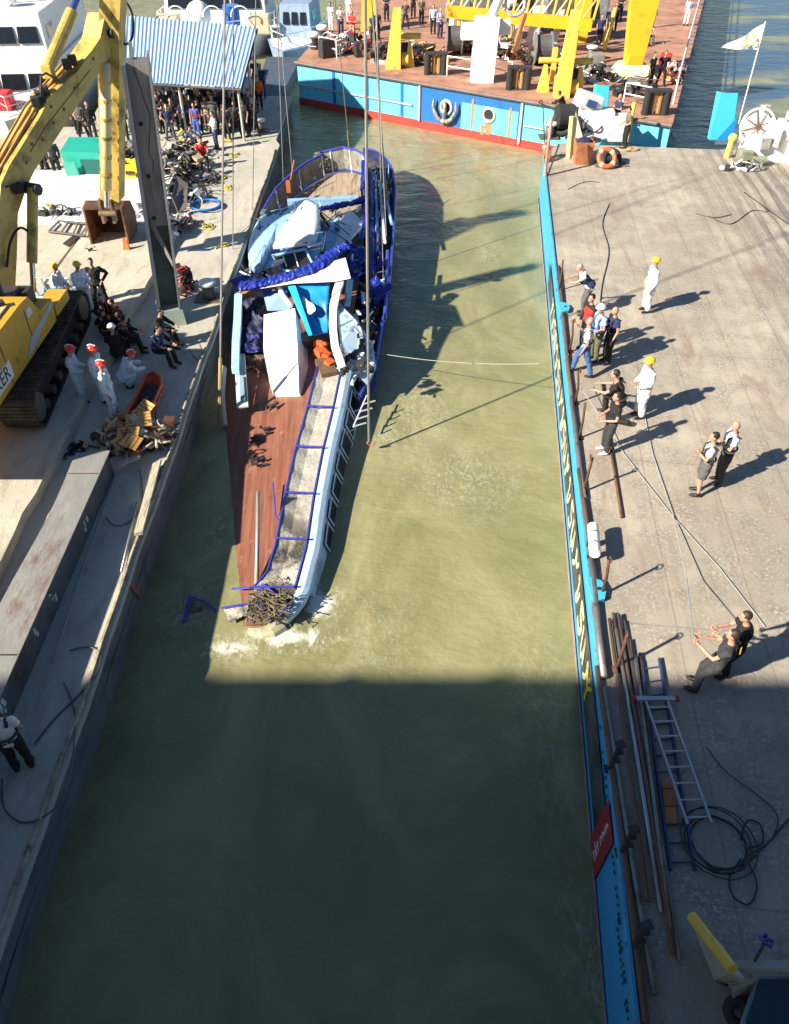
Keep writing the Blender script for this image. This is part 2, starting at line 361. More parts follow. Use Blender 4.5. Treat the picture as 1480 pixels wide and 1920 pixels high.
obj('edge_trim', B().tube([HS(y, ZR + .02, -.03) for y in (Y0, 0, 10, 20, 30, 37.4)], .045, 6), M('edge_blue', (.05, .33, .55), .5, dirt='#7a4b32', damt=.3, dscale=4), rb)
# advert painted on the hull side: dark field, pale and yellow script, red ribbon with white letters
def sign_mat():
    m, n, L, b, oc = newmat('hull_advert_dark')
    no = noiselink(n, L, mapping(n, L, oc, (1, .8, 1)), 1.5, 5, .6)
    L.new(mixc(n, L, ramp(n, L, no, .4, .65), (.022, .026, .035), (.13, .13, .14)), b.inputs["Base Color"]); b.inputs["Roughness"].default_value = .35; return m
adv = obj('hull_advert', B().prism([HS(6.0, .42, .003), HS(27.0, .55, .003), HS(27.0, .55, .012), HS(6.0, .42, .012)], [HS(6.0, 1.42, .003), HS(27.4, 1.25, .003), HS(27.4, 1.25, .012), HS(6.0, 1.42, .012)]), sign_mat(), rb)
pale = M('advert_letter_pale', (.62, .60, .40), .5, var=.1); yel = M('advert_letter_yellow', (.75, .62, .03), .5, var=.1)
y = 24.6; k = 0; shapes = []
while y > 9.3:
    a = []; z0 = .62; s = .9 * random.uniform(.75, 1.1); lean = random.choice((-.1, .12, .2))
    kind = k % 4
    if kind == 0: a = [(0, 0), (.25, .3), (.1, .62), (.45, .42), (.6, .62)]
    elif kind == 1: a = [(0, .55), (.2, .62), (.3, .3), (.22, 0), (.5, .1), (.62, .45)]
    elif kind == 2: a = [(.1, .02), (.5, 0), (.62, .3), (.3, .36), (.1, .6), (.55, .62)]
    else: a = [(.0, .6), (.12, .1), (.3, .02), (.45, .3), (.42, .62), (.6, .05)]
    pts = smoothline([HS(y - p[0] * s - lean * p[1], z0 + p[1] * .95, .018) for p in a], 5)
    g = B().tube(pts, .075 if k % 3 else .1, 5, flat=.9); shapes.append(g)
    y -= s * random.uniform(.82, 1.05); k += 1
g = B()
for q in shapes: g.add(q.v, q.f)
for v in g.v: v.x = XE(v.y) - (.014 if v.x > XE(v.y) - .018 else .019)
obj('advert_lettering', g, pale, adv)
text_mesh('advert_lettering', 'Yi', .95, yel, adv, HS(8.75, .92, .02), (0, -1, 0), (0, 0, 1), .006)
_rr = B().prism([HS(4.9, .04, .013), HS(5.3, .04, .013), HS(5.3, .04, .02), HS(4.9, .04, .02)], [HS(5.7, 1.34, .013), HS(6.35, 1.34, .013), HS(6.35, 1.34, .02), HS(5.7, 1.34, .02)])
rs_ = obj('red_ribbon_sign', B().prism([HS(5.62, .12, .013), HS(6.35, .06, .013), HS(6.35, .06, .02), HS(5.62, .12, .02)], [HS(5.5, 1.72, .013), HS(6.2, 1.72, .013), HS(6.2, 1.72, .02), HS(5.5, 1.72, .02)]), M('sign_red', (.45, .02, .03), .4, var=.1), rb)
text_mesh('sign_text', 'nkt.com', .40, M('sign_white', (.75, .74, .72), .5, var=.05), rs_, HS(5.9, .9, .024), (0, -.07, 1), (0, 1, .07), .003)
ink = M('hull_ink', (.012, .012, .015), .5)
tx = B()
for (ya, yb, zc, rows, st) in ((5.35, 4.35, 1.58, 1, .12), (4.45, 3.6, 1.55, 2, .1), (3.4, 1.9, 1.52, 2, .1), (7.6, 5.6, 1.62, 1, .16)):
    yy = ya
    while yy > yb:
        for r_ in range(rows):
            if random.random() < .75:
                tx.box(HS(yy, zc - .13 * r_ + random.uniform(-.012, .012), .008), (.008, random.uniform(.03, .06), random.uniform(.05, .09)))
        yy -= st
obj('hull_lettering', tx, ink, rb)
pad = M('padeye_blue', (.07, .42, .66), .5, var=.1)
for py_ in (22.6, 10.6):
    c = HS(py_, ZR + .0, -.02); b_ = B()
    b_.prism([c + Vector((-.03, -.4, 0)), c + Vector((.22, -.3, 0)), c + Vector((.3, -.05, 0)), c + Vector((.26, .18, 0)), c + Vector((-.03, .32, 0))],
             [c + Vector((-.03, -.4, .12)), c + Vector((.22, -.3, .12)), c + Vector((.3, -.05, .12)), c + Vector((.26, .18, .12)), c + Vector((-.03, .32, .12))])
    pd = obj('padeye', b_, pad, rb); obj('shackle_hole', B().cyl(c + Vector((.16, -.04, .122)), c + Vector((.16, -.04, .13)), .045), black_r, pd)
# things along the barge edge
prust = M('pipe_rust', (.17, .12, .09), .7, .4, var=.35, dirt='#8a5a34', damt=.4, dscale=3)
pgrey = M('pipe_grey', (.30, .29, .27), .5, .6, var=.3, dirt='#6a4a34', damt=.3, dscale=3)
def dkp(px, py, h=0.): return at(px, py, ZR + h)
def lyr(pts, rad): return [dkp(p[0], p[1], rad) for p in pts]
for i, (pts, rad, mt, lb) in enumerate((
        ([(1048, 500), (1066, 690), (1078, 790)], .055, prust, 'rusty pipe on the barge edge beside the cluster of onlookers'),
        ([(1072, 745), (1088, 880), (1096, 935)], .06, pgrey, 'pale worn pipe along the edge left of the kneeling man in black'),
        ([(1086, 880), (1104, 1000), (1112, 1060)], .06, prust, 'dark rusty pipe along the edge before the white cylinder'),
        ([(1108, 1035), (1122, 1180), (1133, 1270)], .07, pgrey, 'thick beige pipe running past the nearer blue padeye'),
        ([(1130, 720), (1147, 850), (1166, 970)], .035, rust, 'thin rusty rod lying on the tan deck beside the man with white shoes'),
        ([(1120, 1250), (1170, 1600), (1212, 1919)], .05, prust, 'brown pipe against the hull edge, nearest the blue side'),
        ([(1132, 1290), (1176, 1560), (1228, 1865)], .045, pgrey, 'grey pipe second from the blue edge in the shaded foreground'))):
    top('steel_pipe', B().tube(lyr(pts, rad), rad, 8), mt, lb, 'pipe', 'pipes and rods lying along the barge edge', smooth=True)
bund = [((1150, 1150), (1250, 1725), pgrey), ((1160, 1152), (1262, 1790), prust), ((1170, 1165), (1275, 1800), pgrey), ((1143, 1160), (1215, 1690), prust), ((1182, 1200), (1240, 1620), prust), ((1192, 1230), (1256, 1740), pgrey), ((1200, 1225), (1246, 1640), prust), ((1156, 1180), (1240, 1710), galv)]
words = ['longest grey', 'dark brown', 'pale outer', 'short rusty', 'thin rusty', 'dull grey', 'brown inner', 'bright']
for i, (a, b_, mt) in enumerate(bund):
    h = .045 + .05 * (i % 2)
    top('scaffold_pipe', B().tube([dkp(*a, h), dkp((a[0] + b_[0]) / 2 + random.uniform(-2, 2), (a[1] + b_[1]) / 2, h), dkp(*b_, h)], .035, 8), mt,
        words[i] + ' tube in the bundle beside the ladders', 'pipe', 'bundle of scaffold tubes beside the ladders', smooth=True)
# timber lying in the bundle
top('timber_plank', B().plate([dkp(1186, 1320, .05), dkp(1203, 1320, .05), dkp(1236, 1600, .05), dkp(1216, 1600, .05)], .04, (0, 0, 1)), M('old_timber', (.15, .11, .075), .85, var=.4, stretch=(6, .6, 1)), 'dark weathered plank wedged between the tube bundle and blue ladder', 'plank')
top('timber_plank', B().plate([dkp(1240, 1465, .03), dkp(1262, 1468, .03), dkp(1270, 1545, .03), dkp(1248, 1545, .03)], .03, (0, 0, 1)), M('orange_timber', (.42, .14, .045), .7, var=.35), 'short orange brown board under the blue ladder', 'plank')
# stanchions
stn = [(1052, 545, 1), (1072, 660, 1), (1082, 757, 1), (1090, 822, 1), (1099, 922, 1), (1132, 1116, 1), (1160, 1256, 1)]
stw = ['beside the man in the white shirt and navy vest', 'behind the man in jeans', 'just beyond the black-haired man in black', 'left of the man with white shoes', 'left of the lying rod tip', 'just beyond the nearer blue padeye', 'at the head of the tube bundle']
for (px, py, _), wd in zip(stn, stw):
    p = dkp(px - 4, py); b_ = B().tube([p, p + Vector((.02, .03, .5)), p + Vector((random.uniform(-.06, .06), random.uniform(-.04, .1), .98))], .032, 8).torus(p + Vector((0, .02, 1.0)), .06, .014, (1, 0, 0), 12, 5).box(p + Vector((0, 0, .02)), (.16, .16, .03))
    top('railing_post', b_, rust, 'rusty upright post ' + wd, 'post', 'stanchions on the barge edge', smooth=True, origin=p)
for (px, py), wd in zip([(1143, 1443), (1165, 1600), (1187, 1778)], ['farthest of the three short black brackets by the tubes', 'middle one of the three short black brackets by the tubes', 'nearest of the three short black brackets, at the tube ends']):
    p = dkp(px, py); t_ = p + Vector((.05, .03, .72)); b_ = B().tube([p, p.lerp(t_, .5), t_], .04, 8).box(p + Vector((0, 0, .02)), (.18, .14, .04)).box(t_, (.14, .12, .05), rz=.3).box(p.lerp(t_, .35) + Vector((.05, 0, 0)), (.12, .06, .06)).box(p.lerp(t_, .7) + Vector((.04, 0, 0)), (.1, .06, .08))
    top('railing_post', b_, steel_d, 'black post, ' + wd, 'post', 'black brackets beside the tube bundle', origin=p)
# ladders
def ladder(a0, a1, b0, b1, n, mat, name, label, r=.022, bar=None, h=.05):
    A0, A1, B0, B1 = (dkp(*p, h) for p in (a0, a1, b0, b1))
    t = thing(name, label, 'ladder', (A0 + B1) / 2 - Vector((0, 0, h)))
    for P, Q in ((A0, A1), (B0, B1)):
        dd = (Q - P); obj('side_rail', B().box((P + Q) / 2, (.035, dd.length, .07), rz=math.atan2(-dd.x, dd.y)), mat, t)
    for i in range(n):
        f = (i + .6) / n; obj('rung', B().cyl(A0.lerp(A1, f), B0.lerp(B1, f), .016, 6), mat, t)
    if bar:
        P, Q = dkp(*bar[0], h + .03), dkp(*bar[1], h + .03)
        sb = obj('stabiliser_bar', B().box((P + Q) / 2, ((Q - P).length, .08, .05), rz=math.atan2((Q - P).y, (Q - P).x)), mat, t)
        for e in (P, Q): obj('end_cap', B().box(e, (.07, .1, .07), bev=.01), M('red_plastic', (.45, .03, .03), .5), sb)
    return t
ladder((1203, 1240), (1258, 1632), (1236, 1235), (1303, 1632), 13, M('ladder_blue', (.035, .07, .17), .5, .2, var=.3), 'ladder', 'long blue metal ladder lying flat beside the tube bundle', h=.04)
ladder((1209, 1310), (1289, 1546), (1250, 1310), (1334, 1544), 8, M('ladder_alu', (.55, .56, .56), .35, .7, var=.1), 'ladder', 'shorter silver ladder with a red-tipped crossbar lying over the blue one', bar=((1190, 1310), (1270, 1310)), h=.14)
# cables
cable_m = M('black_cable', (.035, .035, .038), .55)
coil = B()
for i in range(4): coil.torus(dkp(1345 + random.uniform(-4, 4), 1578 + random.uniform(-5, 5), .03 + .03 * i), .40 + .055 * i, .012, (0, 0, 1), 36, 5, jit=.012)
coil.tube(smoothline([dkp(*p, .02) for p in [(1390, 1575), (1400, 1540), (1425, 1545), (1430, 1580), (1400, 1590)]]), .014, 5)
coil.tube(smoothline([dkp(*p, .02) for p in [(1310, 1600), (1340, 1630), (1395, 1620), (1440, 1580), (1479, 1535)]]), .014, 5)
coil.tube(smoothline([dkp(*p, .02) for p in [(1405, 1620), (1420, 1660), (1405, 1695), (1375, 1680), (1368, 1645), (1390, 1610)]]), .012, 5)
top('cable_coil', coil, cable_m, 'black cable in loose coils at the foot of the silver ladder', 'cable', smooth=True)
top('cable', rope([dkp(*p, .015) for p in [(1325, 1400), (1360, 1445), (1420, 1490), (1458, 1530), (1445, 1575), (1400, 1605)]], .009), cable_m, 'thin cable trailing across the shaded deck above the coil', 'cable')
top('cable', rope([dkp(*p, .02) for p in [(1143, 382), (1130, 420), (1142, 470), (1130, 530), (1126, 565)]], .015), cable_m, 'black cable wandering over the deck towards the man in white shirt', 'cable')
top('cable', rope([dkp(*p, .02) for p in [(1065, 355), (1085, 345), (1105, 340), (1125, 342)]], .012), cable_m, 'short black cable end on the far part of the deck', 'cable')
top('cable', rope([dkp(*p, .02) for p in [(1330, 405), (1370, 420), (1410, 395), (1440, 395), (1395, 360), (1450, 400), (1479, 420)]], .018), cable_m, 'black cable tangled in front of the white winch', 'cable')
top('cable', rope([dkp(*p, .02) for p in [(1305, 400), (1340, 408), (1372, 402)]], .018), cable_m, 'dark cable lying left of the winch tangle', 'cable')
rope_m = M('grey_line', (.33, .35, .36), .7)
top('mooring_line', B().tube([at(1080, 712, 2.3), dkp(1170, 850, .03), dkp(1262, 968, .03), dkp(1350, 1065, .03), dkp(1435, 1175, .03)], .009, 5), rope_m, 'grey line running diagonally over the deck past the farther man in black', 'rope')
top('mooring_line', B().tube([dkp(1205, 760, .03), dkp(1224, 850, .03), dkp(1262, 965, .05), at(1288, 1085, ZR + .4), at(1301, 1199, ZR + 1.3)], .010, 5), rope_m, 'pale line pulled tight by the nearer man in black', 'rope')
# white bucket
a, b2_ = dkp(1116, 1040, .42), dkp(1112, 985, .42); t = thing('white_drum', 'white cylinder lying lengthwise on a stand at the barge edge', 'drum', (a + b2_) / 2 - Vector((0, 0, .42)))
obj('shell', B().tube([a, a.lerp(b2_, .03), a.lerp(b2_, .97), b2_], .12, 16, [.1, .12, .12, .1]), white_p, t)
obj('strap', B().cyl(a.lerp(b2_, .3), a.lerp(b2_, .34), .125, 16).cyl(a.lerp(b2_, .66), a.lerp(b2_, .7), .125, 16), galv, t)
obj('stand', B().box(a.lerp(b2_, .3) - Vector((0, 0, .27)), (.2, .05, .3)).box(a.lerp(b2_, .7) - Vector((0, 0, .27)), (.2, .05, .3)), rust, t)
# near right corner: fairlead with yellow rail, white beam, hatch, tyre, valve
fl = thing('fairlead', 'white wedge-shaped deck fitting with a yellow top rail, bottom right', 'deck fitting', dkp(1360, 1850))
A, Bp = dkp(1297, 1718, .62), dkp(1374, 1818, .95)
obj('yellow_rail', B().tube([A, Bp], .075, 8), yellow_p, fl)
wmat = M('grimy_white', (.42, .40, .34), .6, var=.25, dirt='#6a5236', damt=.3)
g1, g2, g3 = dkp(1340, 1838), dkp(1372, 1848), dkp(1330, 1760)
obj('cheek_plate', B().prism([A - Vector((0, 0, .1)), Bp - Vector((0, 0, .1)), g2, g1, g3], [q + Vector((.16, -.08, 0)) for q in (A - Vector((0, 0, .1)), Bp - Vector((0, 0, .1)), g2, g1, g3)]), wmat, fl)
obj('bracket', B().prism([dkp(1372, 1850), dkp(1420, 1830), dkp(1420, 1870), dkp(1375, 1895)], [dkp(1372, 1850, .5), dkp(1420, 1830, .5), dkp(1420, 1870, .1), dkp(1375, 1895, .1)]), wmat, fl)
top('white_beam', B().box((dkp(1380, 1812, .6) + dkp(1500, 1812, .6)) / 2, (1.2, .1, .14), bev=.01), wmat, 'white painted beam running off the bottom right corner', 'beam')
hx = thing('hatch', 'dark teal hatch box below the white beam', 'hatch', dkp(1450, 1880))
obj('lid', B().prism([dkp(1398, 1915, .32), dkp(1425, 1840, .32), dkp(1500, 1838, .32), dkp(1500, 1960, .32)], [dkp(1398, 1915, .42), dkp(1425, 1840, .42), dkp(1500, 1838, .42), dkp(1500, 1960, .42)]), M('teal_dark', (.015, .05, .07), .35, var=.2), hx)
obj('rim', B().tube([dkp(1392, 1925, .38), dkp(1421, 1835, .38), dkp(1505, 1832, .38)], .035, 6), M('rim_grey', (.2, .26, .3), .5), hx)
obj('coaming', B().prism([dkp(1404, 1915, 0), dkp(1428, 1846, 0), dkp(1500, 1844, 0), dkp(1500, 1960, 0)], [dkp(1402, 1915, .32), dkp(1427, 1844, .32), dkp(1500, 1842, .32), dkp(1500, 1960, .32)]), wmat, hx)
def tyre(name, c, Rr, r, nrm, label, mat=None, group=None):
    b_ = B().torus(c, Rr, r, nrm, 28, 10); nv = Vector(nrm).normalized()
    o = top(name, b_, mat or black_r, label, 'tyre', group, smooth=True); return o
tyre('tyre', dkp(1386, 1898, .2), .13, .07, (-.2, -.3, .9), 'black tyre beside the dark hatch in the bottom right corner')
vb = B().cyl(dkp(1412, 1808, .62), dkp(1412, 1808, .62) + Vector((.14, .18, .3)), .02, 8); vt = thing('valve', 'black valve stem with a blue handwheel on the white beam', 'valve', dkp(1412, 1808, .62))
obj('stem', vb, steel_d, vt); hc = dkp(1412, 1808, .62) + Vector((.14, .18, .3)); hw = B().torus(hc, .07, .02, (.3, .4, .8), 16, 6).ell(hc, (.03, .03, .03), 8, 6)
for i in range(5): hw.ell(hc + Vector((.075 * math.cos(i * 1.257), .075 * math.sin(i * 1.257), 0)), (.026, .026, .022), 6, 5)
obj('handwheel', hw, M('handwheel_blue', (.04, .05, .25), .5), vt)
# ================================================================== LEFT BARGE
def concrete(name, c0, c1, dark, seam=True, warm=.35):
    m, n, L, b, oc = newmat(name)
    big = noiselink(n, L, oc, .45, 6, .62, .6); mid = noiselink(n, L, mapping(n, L, oc, (1.6, .5, 1)), 1.8, 8, .7, .4); fine = noiselink(n, L, oc, 16, 6, .75)
    c = mixc(n, L, ramp(n, L, big, .38, .62), c0, c1)
    c = mixc(n, L, ramp(n, L, mid, .5, .72, 0, .75), c, dark)
    c = mixc(n, L, ramp(n, L, fine, .5, .8, 0, .4), c, dark)
    c = mixc(n, L, ramp(n, L, noiselink(n, L, mapping(n, L, oc, (2.5, .25, 1)), 1.0, 6, .7), .58, .72, 0, warm), c, (.20, .11, .055))
    if seam:
        sep = n.new("ShaderNodeSeparateXYZ"); L.new(oc, sep.inputs[0])
        fr = mth(n, L, 'FRACT', mth(n, L, 'DIVIDE', mth(n, L, 'ADD', sep.outputs[1], 100), .55))
        c = mixc(n, L, mth(n, L, 'MULTIPLY', ramp(n, L, fr, 0, .06, 1, 0), .22), c, dark)
    L.new(c, b.inputs["Base Color"]); b.inputs["Roughness"].default_value = .85
    bp = n.new("ShaderNodeBump"); bp.inputs["Strength"].default_value = .5; bp.inputs["Distance"].default_value = .03
    L.new(mth(n, L, 'ADD', fine, mid), bp.inputs["Height"]); L.new(bp.outputs[0], b.inputs["Normal"]); return m
slab_m = concrete('slab_concrete', (.47, .43, .34), (.56, .52, .43), (.27, .24, .19))
walk_m = concrete('walkway_concrete', (.42, .40, .34), (.51, .48, .41), (.24, .22, .19), seam=False)
face_m = concrete('barge_side_steel', (.11, .12, .13), (.18, .185, .185), (.045, .045, .05), seam=False, warm=.6)
lb = thing('work_barge', 'concrete-topped work barge with a stepped deck and dark scraped side', 'barge', (-12, 18, 0))
def wob(Y): return -5.72 + .02 * math.sin(Y * .9) + .012 * math.sin(Y * 2.3 + 1)
ys = [-14, 0] + [1 + i * .8 for i in range(52)]
edge = [(wob(y) if y < 41 else wob(y) - (y - 41) * .35, y) for y in ys]
obj('walkway', B().slab(edge + [(edge[-1][0], 50), (-16, 50), (-16, 44), (-18, 44), (-18, 40), (-27, 40), (-27, -14)], 1.12, ZL), walk_m, lb)
obj('side', B().slab([(x - .10, y) for x, y in edge] + [(edge[-1][0] - .1, 49.9), (-15.9, 49.9), (-15.9, 43.9), (-17.9, 43.9), (-17.9, 39.9), (-26.9, 39.9), (-26.9, -13.9)], -1, 1.12), face_m, lb)
def slabedge(y): return -8.52 + .04 * math.sin(y * 1.3) + .03 * math.sin(y * 3.7)
sy = [-14] + [i * .7 for i in range(0, 45)]
obj('raised_slab', B().slab([(slabedge(y), y) for y in sy] + [(-11.95, 31), (-11.95, -14)], ZL + .004, ZS), slab_m, lb)
obj('raised_slab', B().slab([(-12.05, -14), (-12.05, 31), (-27, 31), (-27, -14)], ZL + .004, ZS), slab_m, lb)
obj('joint', B().slab([(-12.05, -13.9), (-11.95, -13.9), (-11.95, 30.9), (-12.05, 30.9)], ZL + .004, ZS - .1), steel_d, lb)
# rubbing strake and weld seams on the side
fd = B()
for i in range(1): fd.tube([Vector((wob(y) - .1, y, .55)) for y in [1 + j * 2 for j in range(20)]], .025, 5)
obj('rubbing_strake', fd, M('strake', (.10, .10, .105), .7, .2, var=.4, dirt='#5a4030', damt=.3), lb)
obj('edge_lip', B().tube([Vector((wob(y) - .1, y, ZL + .02)) for y in [1 + j * .8 for j in range(50)]], .05, 5), M('edge_lip_worn', (.36, .31, .22), .8, var=.4, dirt='#54402c', damt=.4, dscale=3), lb)
pm = M('red_mark', (.34, .09, .08), .6, var=.2)
mk = B().plate([at(250, 1075, 1.0), at(257, 1075, 1.0), at(272, 1135, .25), at(264, 1138, .25)], .01)
ob = thing('draught_mark', 'faded red painted stripe on the side of the left barge', 'marking', at(262, 1100, .3)); 
q0 = Vector((wob(11.6) - .08, 11.6, .98)); obj('stripe', B().box((wob(11.4) - .085, 11.75, .62), (.02, .12, .8), rx=.35), pm, ob)
# spray-painted red marks on the walkway
rm = B()
for a, b_ in (((356, 655), (372, 680)), ((372, 640), (378, 655)), ((360, 668), (382, 678)), ((338, 636), (346, 642))):
    rm.tube([at(*a, ZL + .006), at(*b_, ZL + .006)], .012, 4)
top('paint_mark', rm, pm, 'red spray marks on the barge edge near the seated divers', 'marking')
# long steel box girder lying on the barge
girder_m = M('girder_steel', (.30, .295, .28), .6, .25, var=.22, scale=1.5, dirt='#6f5442', damt=.2, dscale=.8, bump=.25, bscale=12, stretch=(1.5, .5, 1))
GX0, GX1, GZ = -7.72, -6.95, 1.98
gb = thing('steel_girder', 'long grey steel box girder with rusty patches lying on the left barge', 'girder', (-7.3, 8, ZL))
gp = [(GX0 + .05 * math.sin(y * 1.1), y) for y in [-3 + i * .6 for i in range(31)]]
obj('top_plate', B().slab([(GX1, -3), (GX1, 15.1)] + [(x, y) for x, y in reversed(gp)], GZ - .03, GZ), girder_m, gb)
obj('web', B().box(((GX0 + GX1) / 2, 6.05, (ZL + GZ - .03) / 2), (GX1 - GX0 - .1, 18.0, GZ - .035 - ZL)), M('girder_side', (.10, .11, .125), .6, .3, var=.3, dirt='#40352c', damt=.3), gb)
wl = B()
for y in (14.2, 8.9, 3.2): wl.box(((GX0 + GX1) / 2, y, GZ + .004), (.7, .03, .012))
obj('weld_seam', wl, rust, gb)
ch = B()
random.seed(3)
for y in (12.9, 10.7, 9.6, 8.0): # chalk marks on the girder side
    for k in range(3): ch.box((GX1 - .046, y + random.uniform(-.12, .12), 1.62 + random.uniform(-.12, .12)), (.012, random.uniform(.02, .1), random.uniform(.08, .22)), rx=random.uniform(-.6, .6))
obj('chalk_mark', ch, M('chalk', (.5, .5, .5), .8), gb)
# kerb flats, planks and poles beside the water
pl_m = M('pale_plank', (.50, .45, .34), .8, var=.25, dirt='#57483a', damt=.3, dscale=3, stretch=(5, .6, 1))
top('timber_plank', B().plate([at(287, 872, ZL + .12), at(303, 862, ZL + .12), at(268, 1000, ZL + .12), at(252, 1002, ZL + .12)], .09, (0, 0, 1)), pl_m, 'pale timber beam at the barge edge beyond the strip of worn edge', 'plank')
top('pole', B().tube([at(258, 940, ZL + .06), at(228, 1072, ZL + .06)], .028, 8), galv, 'thin pale pole lying next to the timber beam on the walkway', 'pole', smooth=True)
top('wire_rope', rope([at(222, 880, ZL + .02), at(190, 970, ZL + .02), at(148, 1090, ZL + .02), at(120, 1180, ZL + .02), at(70, 1330, ZL + .02)], .014), rope_m, 'long straight grey wire lying beside the girder', 'rope')
hose_m = M('grey_hose', (.06, .085, .095), .5)
top('hose', rope([at(*p, ZL + .03) for p in [(130, 1220), (165, 1213), (188, 1225), (182, 1260), (150, 1300), (100, 1350), (65, 1395)]], .017), hose_m, 'thin hose curving from the edge towards the man in the corner', 'hose')
top('hose', rope([at(*p, ZL + .03) for p in [(4, 1460), (6, 1510), (35, 1540), (75, 1535), (115, 1500), (135, 1430), (140, 1340), (120, 1280)]], .016), hose_m, 'long thin hose looping over the near walkway', 'hose')
top('hose', rope([at(*p, ZL + .03) for p in [(198, 970), (215, 985), (240, 980), (262, 958), (268, 925), (262, 880)]], .014), hose_m, 'thin dark cable loop between the wire and the timber beam', 'hose')
# big flat sheet and debris by step
for (px, py, s, lb_) in ((135, 850, .35, 'dark weed clump on the step below the girder head'), (148, 838, .22, 'small dark weed clump touching the larger one by the step')):
    c = at(px, py, ZL); b_ = B()
    for i in range(26): 
        a = random.uniform(0, 6.28); r_ = random.uniform(0, s); b_.box(c + Vector((r_ * math.cos(a), r_ * math.sin(a), .03)), (random.uniform(.04, .16), .03, .05), rz=random.uniform(0, 3))
    top('weed_clump', b_, M('weed', (.035, .035, .025), .9), lb_, 'debris')
# bollards
def bollard(p, label, grp, s=1.0):
    t = thing('bollard', label, 'bollard', p, grp); bm_ = M('bollard_grey', (.16, .15, .14), .6, .3, var=.3, dirt='#6a4a34', damt=.4)
    obj('base_plate', B().box(p + Vector((0, 0, .03)), (.9 * s, .7 * s, .06), bev=.01), bm_, t)
    obj('post', B().tube([p + Vector((0, 0, .06)), p + Vector((0, 0, .25 * s)), p + Vector((0, 0, .5 * s))], .2, 18, [.24 * s, .2 * s, .2 * s]), bm_, t, smooth=True)
    obj('cap', B().tube([p + Vector((0, 0, .5 * s)), p + Vector((0, 0, .56 * s)), p + Vector((0, 0, .62 * s)), p + Vector((0, 0, .64 * s))], .3, 20, [.26 * s, .3 * s, .29 * s, .2 * s]), white_p, t, smooth=True); return t
bollard(at(393, 560, ZL), 'white-capped mooring bollard at the edge next to the wrecked boat', 'white-capped bollards', 1.0)
bollard(at(489, 246, ZL), 'white-capped bollard beside the crowd at the far end of the left barge', 'white-capped bollards', .95)
# standing sheet-steel channel
pb_ = at(322, 600, ZL); PX, PY = pb_.x, pb_.y
pst = thing('steel_column', 'tall upright grey steel channel with punched holes on the left barge', 'column', (PX, PY, ZL))
colm = M('column_grey', (.27, .27, .265), .6, .2, var=.18, scale=1.2, dirt='#6d675c', damt=.3, dscale=1.5, bump=.3, stretch=(2, 2, .4))
cold = M('column_dark', (.10, .12, .15), .55, .2, var=.2)
colg = M('column_green', (.10, .14, .125), .6, .1, var=.25, dirt='#3a3a30', damt=.3, dscale=1.5)
def rz(v, a): return Vector((PX + .068 * (v[2] - ZL) + .88 * v[0] * math.cos(a) - v[1] * math.sin(a), PY + v[0] * math.sin(a) + v[1] * math.cos(a), v[2]))
ca = R(12); ZT = ZL + 7.55; ZM = ZL + 3.1
def cplate(x0, x1, y0, y1, z0, z1): return B().prism([rz(v, ca) for v in ((x0, y0, z0), (x1, y0, z0), (x1, y1, z0), (x0, y1, z0))], [rz(v, ca) for v in ((x0, y0, z1), (x1, y0, z1), (x1, y1, z1), (x0, y1, z1))])
obj('web_plate', cplate(-.30, .33, .0, .05, ZM, ZT), colm, pst)
obj('web_plate', cplate(-.30, .33, .12, .17, ZL, ZM - .003), colg, pst)
obj('left_flange', cplate(-.42, -.30, -.32, .2, ZL, ZT - .1), cold, pst)
obj('right_flange', cplate(.33, .39, -.34, .2, ZL, ZT + .12), colm, pst)
obj('top_lug', cplate(-.16, -.05, -.02, .05, ZT, ZT + .35), colm, pst)
hb = B()
for z in (ZT - 1.6, ZT - 3.0, ZT - 4.2): hb.cyl(rz((-.08 + .04 * math.sin(z * 5), -.012, z), ca), rz((-.08 + .04 * math.sin(z * 5), -.02, z), ca), .065, 10)
obj('bolt_hole', hb, black_r, pst)
cr = B().tube([rz((x, -.012, z), ca) for x, z in ((-.1, ZT - .2), (.05, ZT - .8), (.1, ZT - 1.1), (.2, ZT - 1.4), (.0, ZT - 2.4), (.12, ZT - 2.6), (.05, ZT - 2.9))], .012, 4)
obj('scratch', cr, cold, pst)
obj('brace_plate', B().plate([rz((-.3, -.05, ZM + .1), ca), rz((.32, -.3, ZM - 1.2), ca), rz((.32, -.3, ZM - 1.0), ca), rz((-.2, -.05, ZM + .25), ca)], .03), colm, pst)
obj('foot', B().prism([rz(v, ca) for v in ((-.5, -.45, ZL), (.55, -.45, ZL), (.45, .4, ZL), (-.45, .4, ZL))], [rz(v, ca) for v in ((-.42, -.35, ZL + .5), (.45, -.35, ZL + .5), (.4, .3, ZL + .5), (-.42, .3, ZL + .5))]), M('foot_green', (.23, .31, .27), .6, var=.2, dirt='#8a8a78', damt=.3), pst)
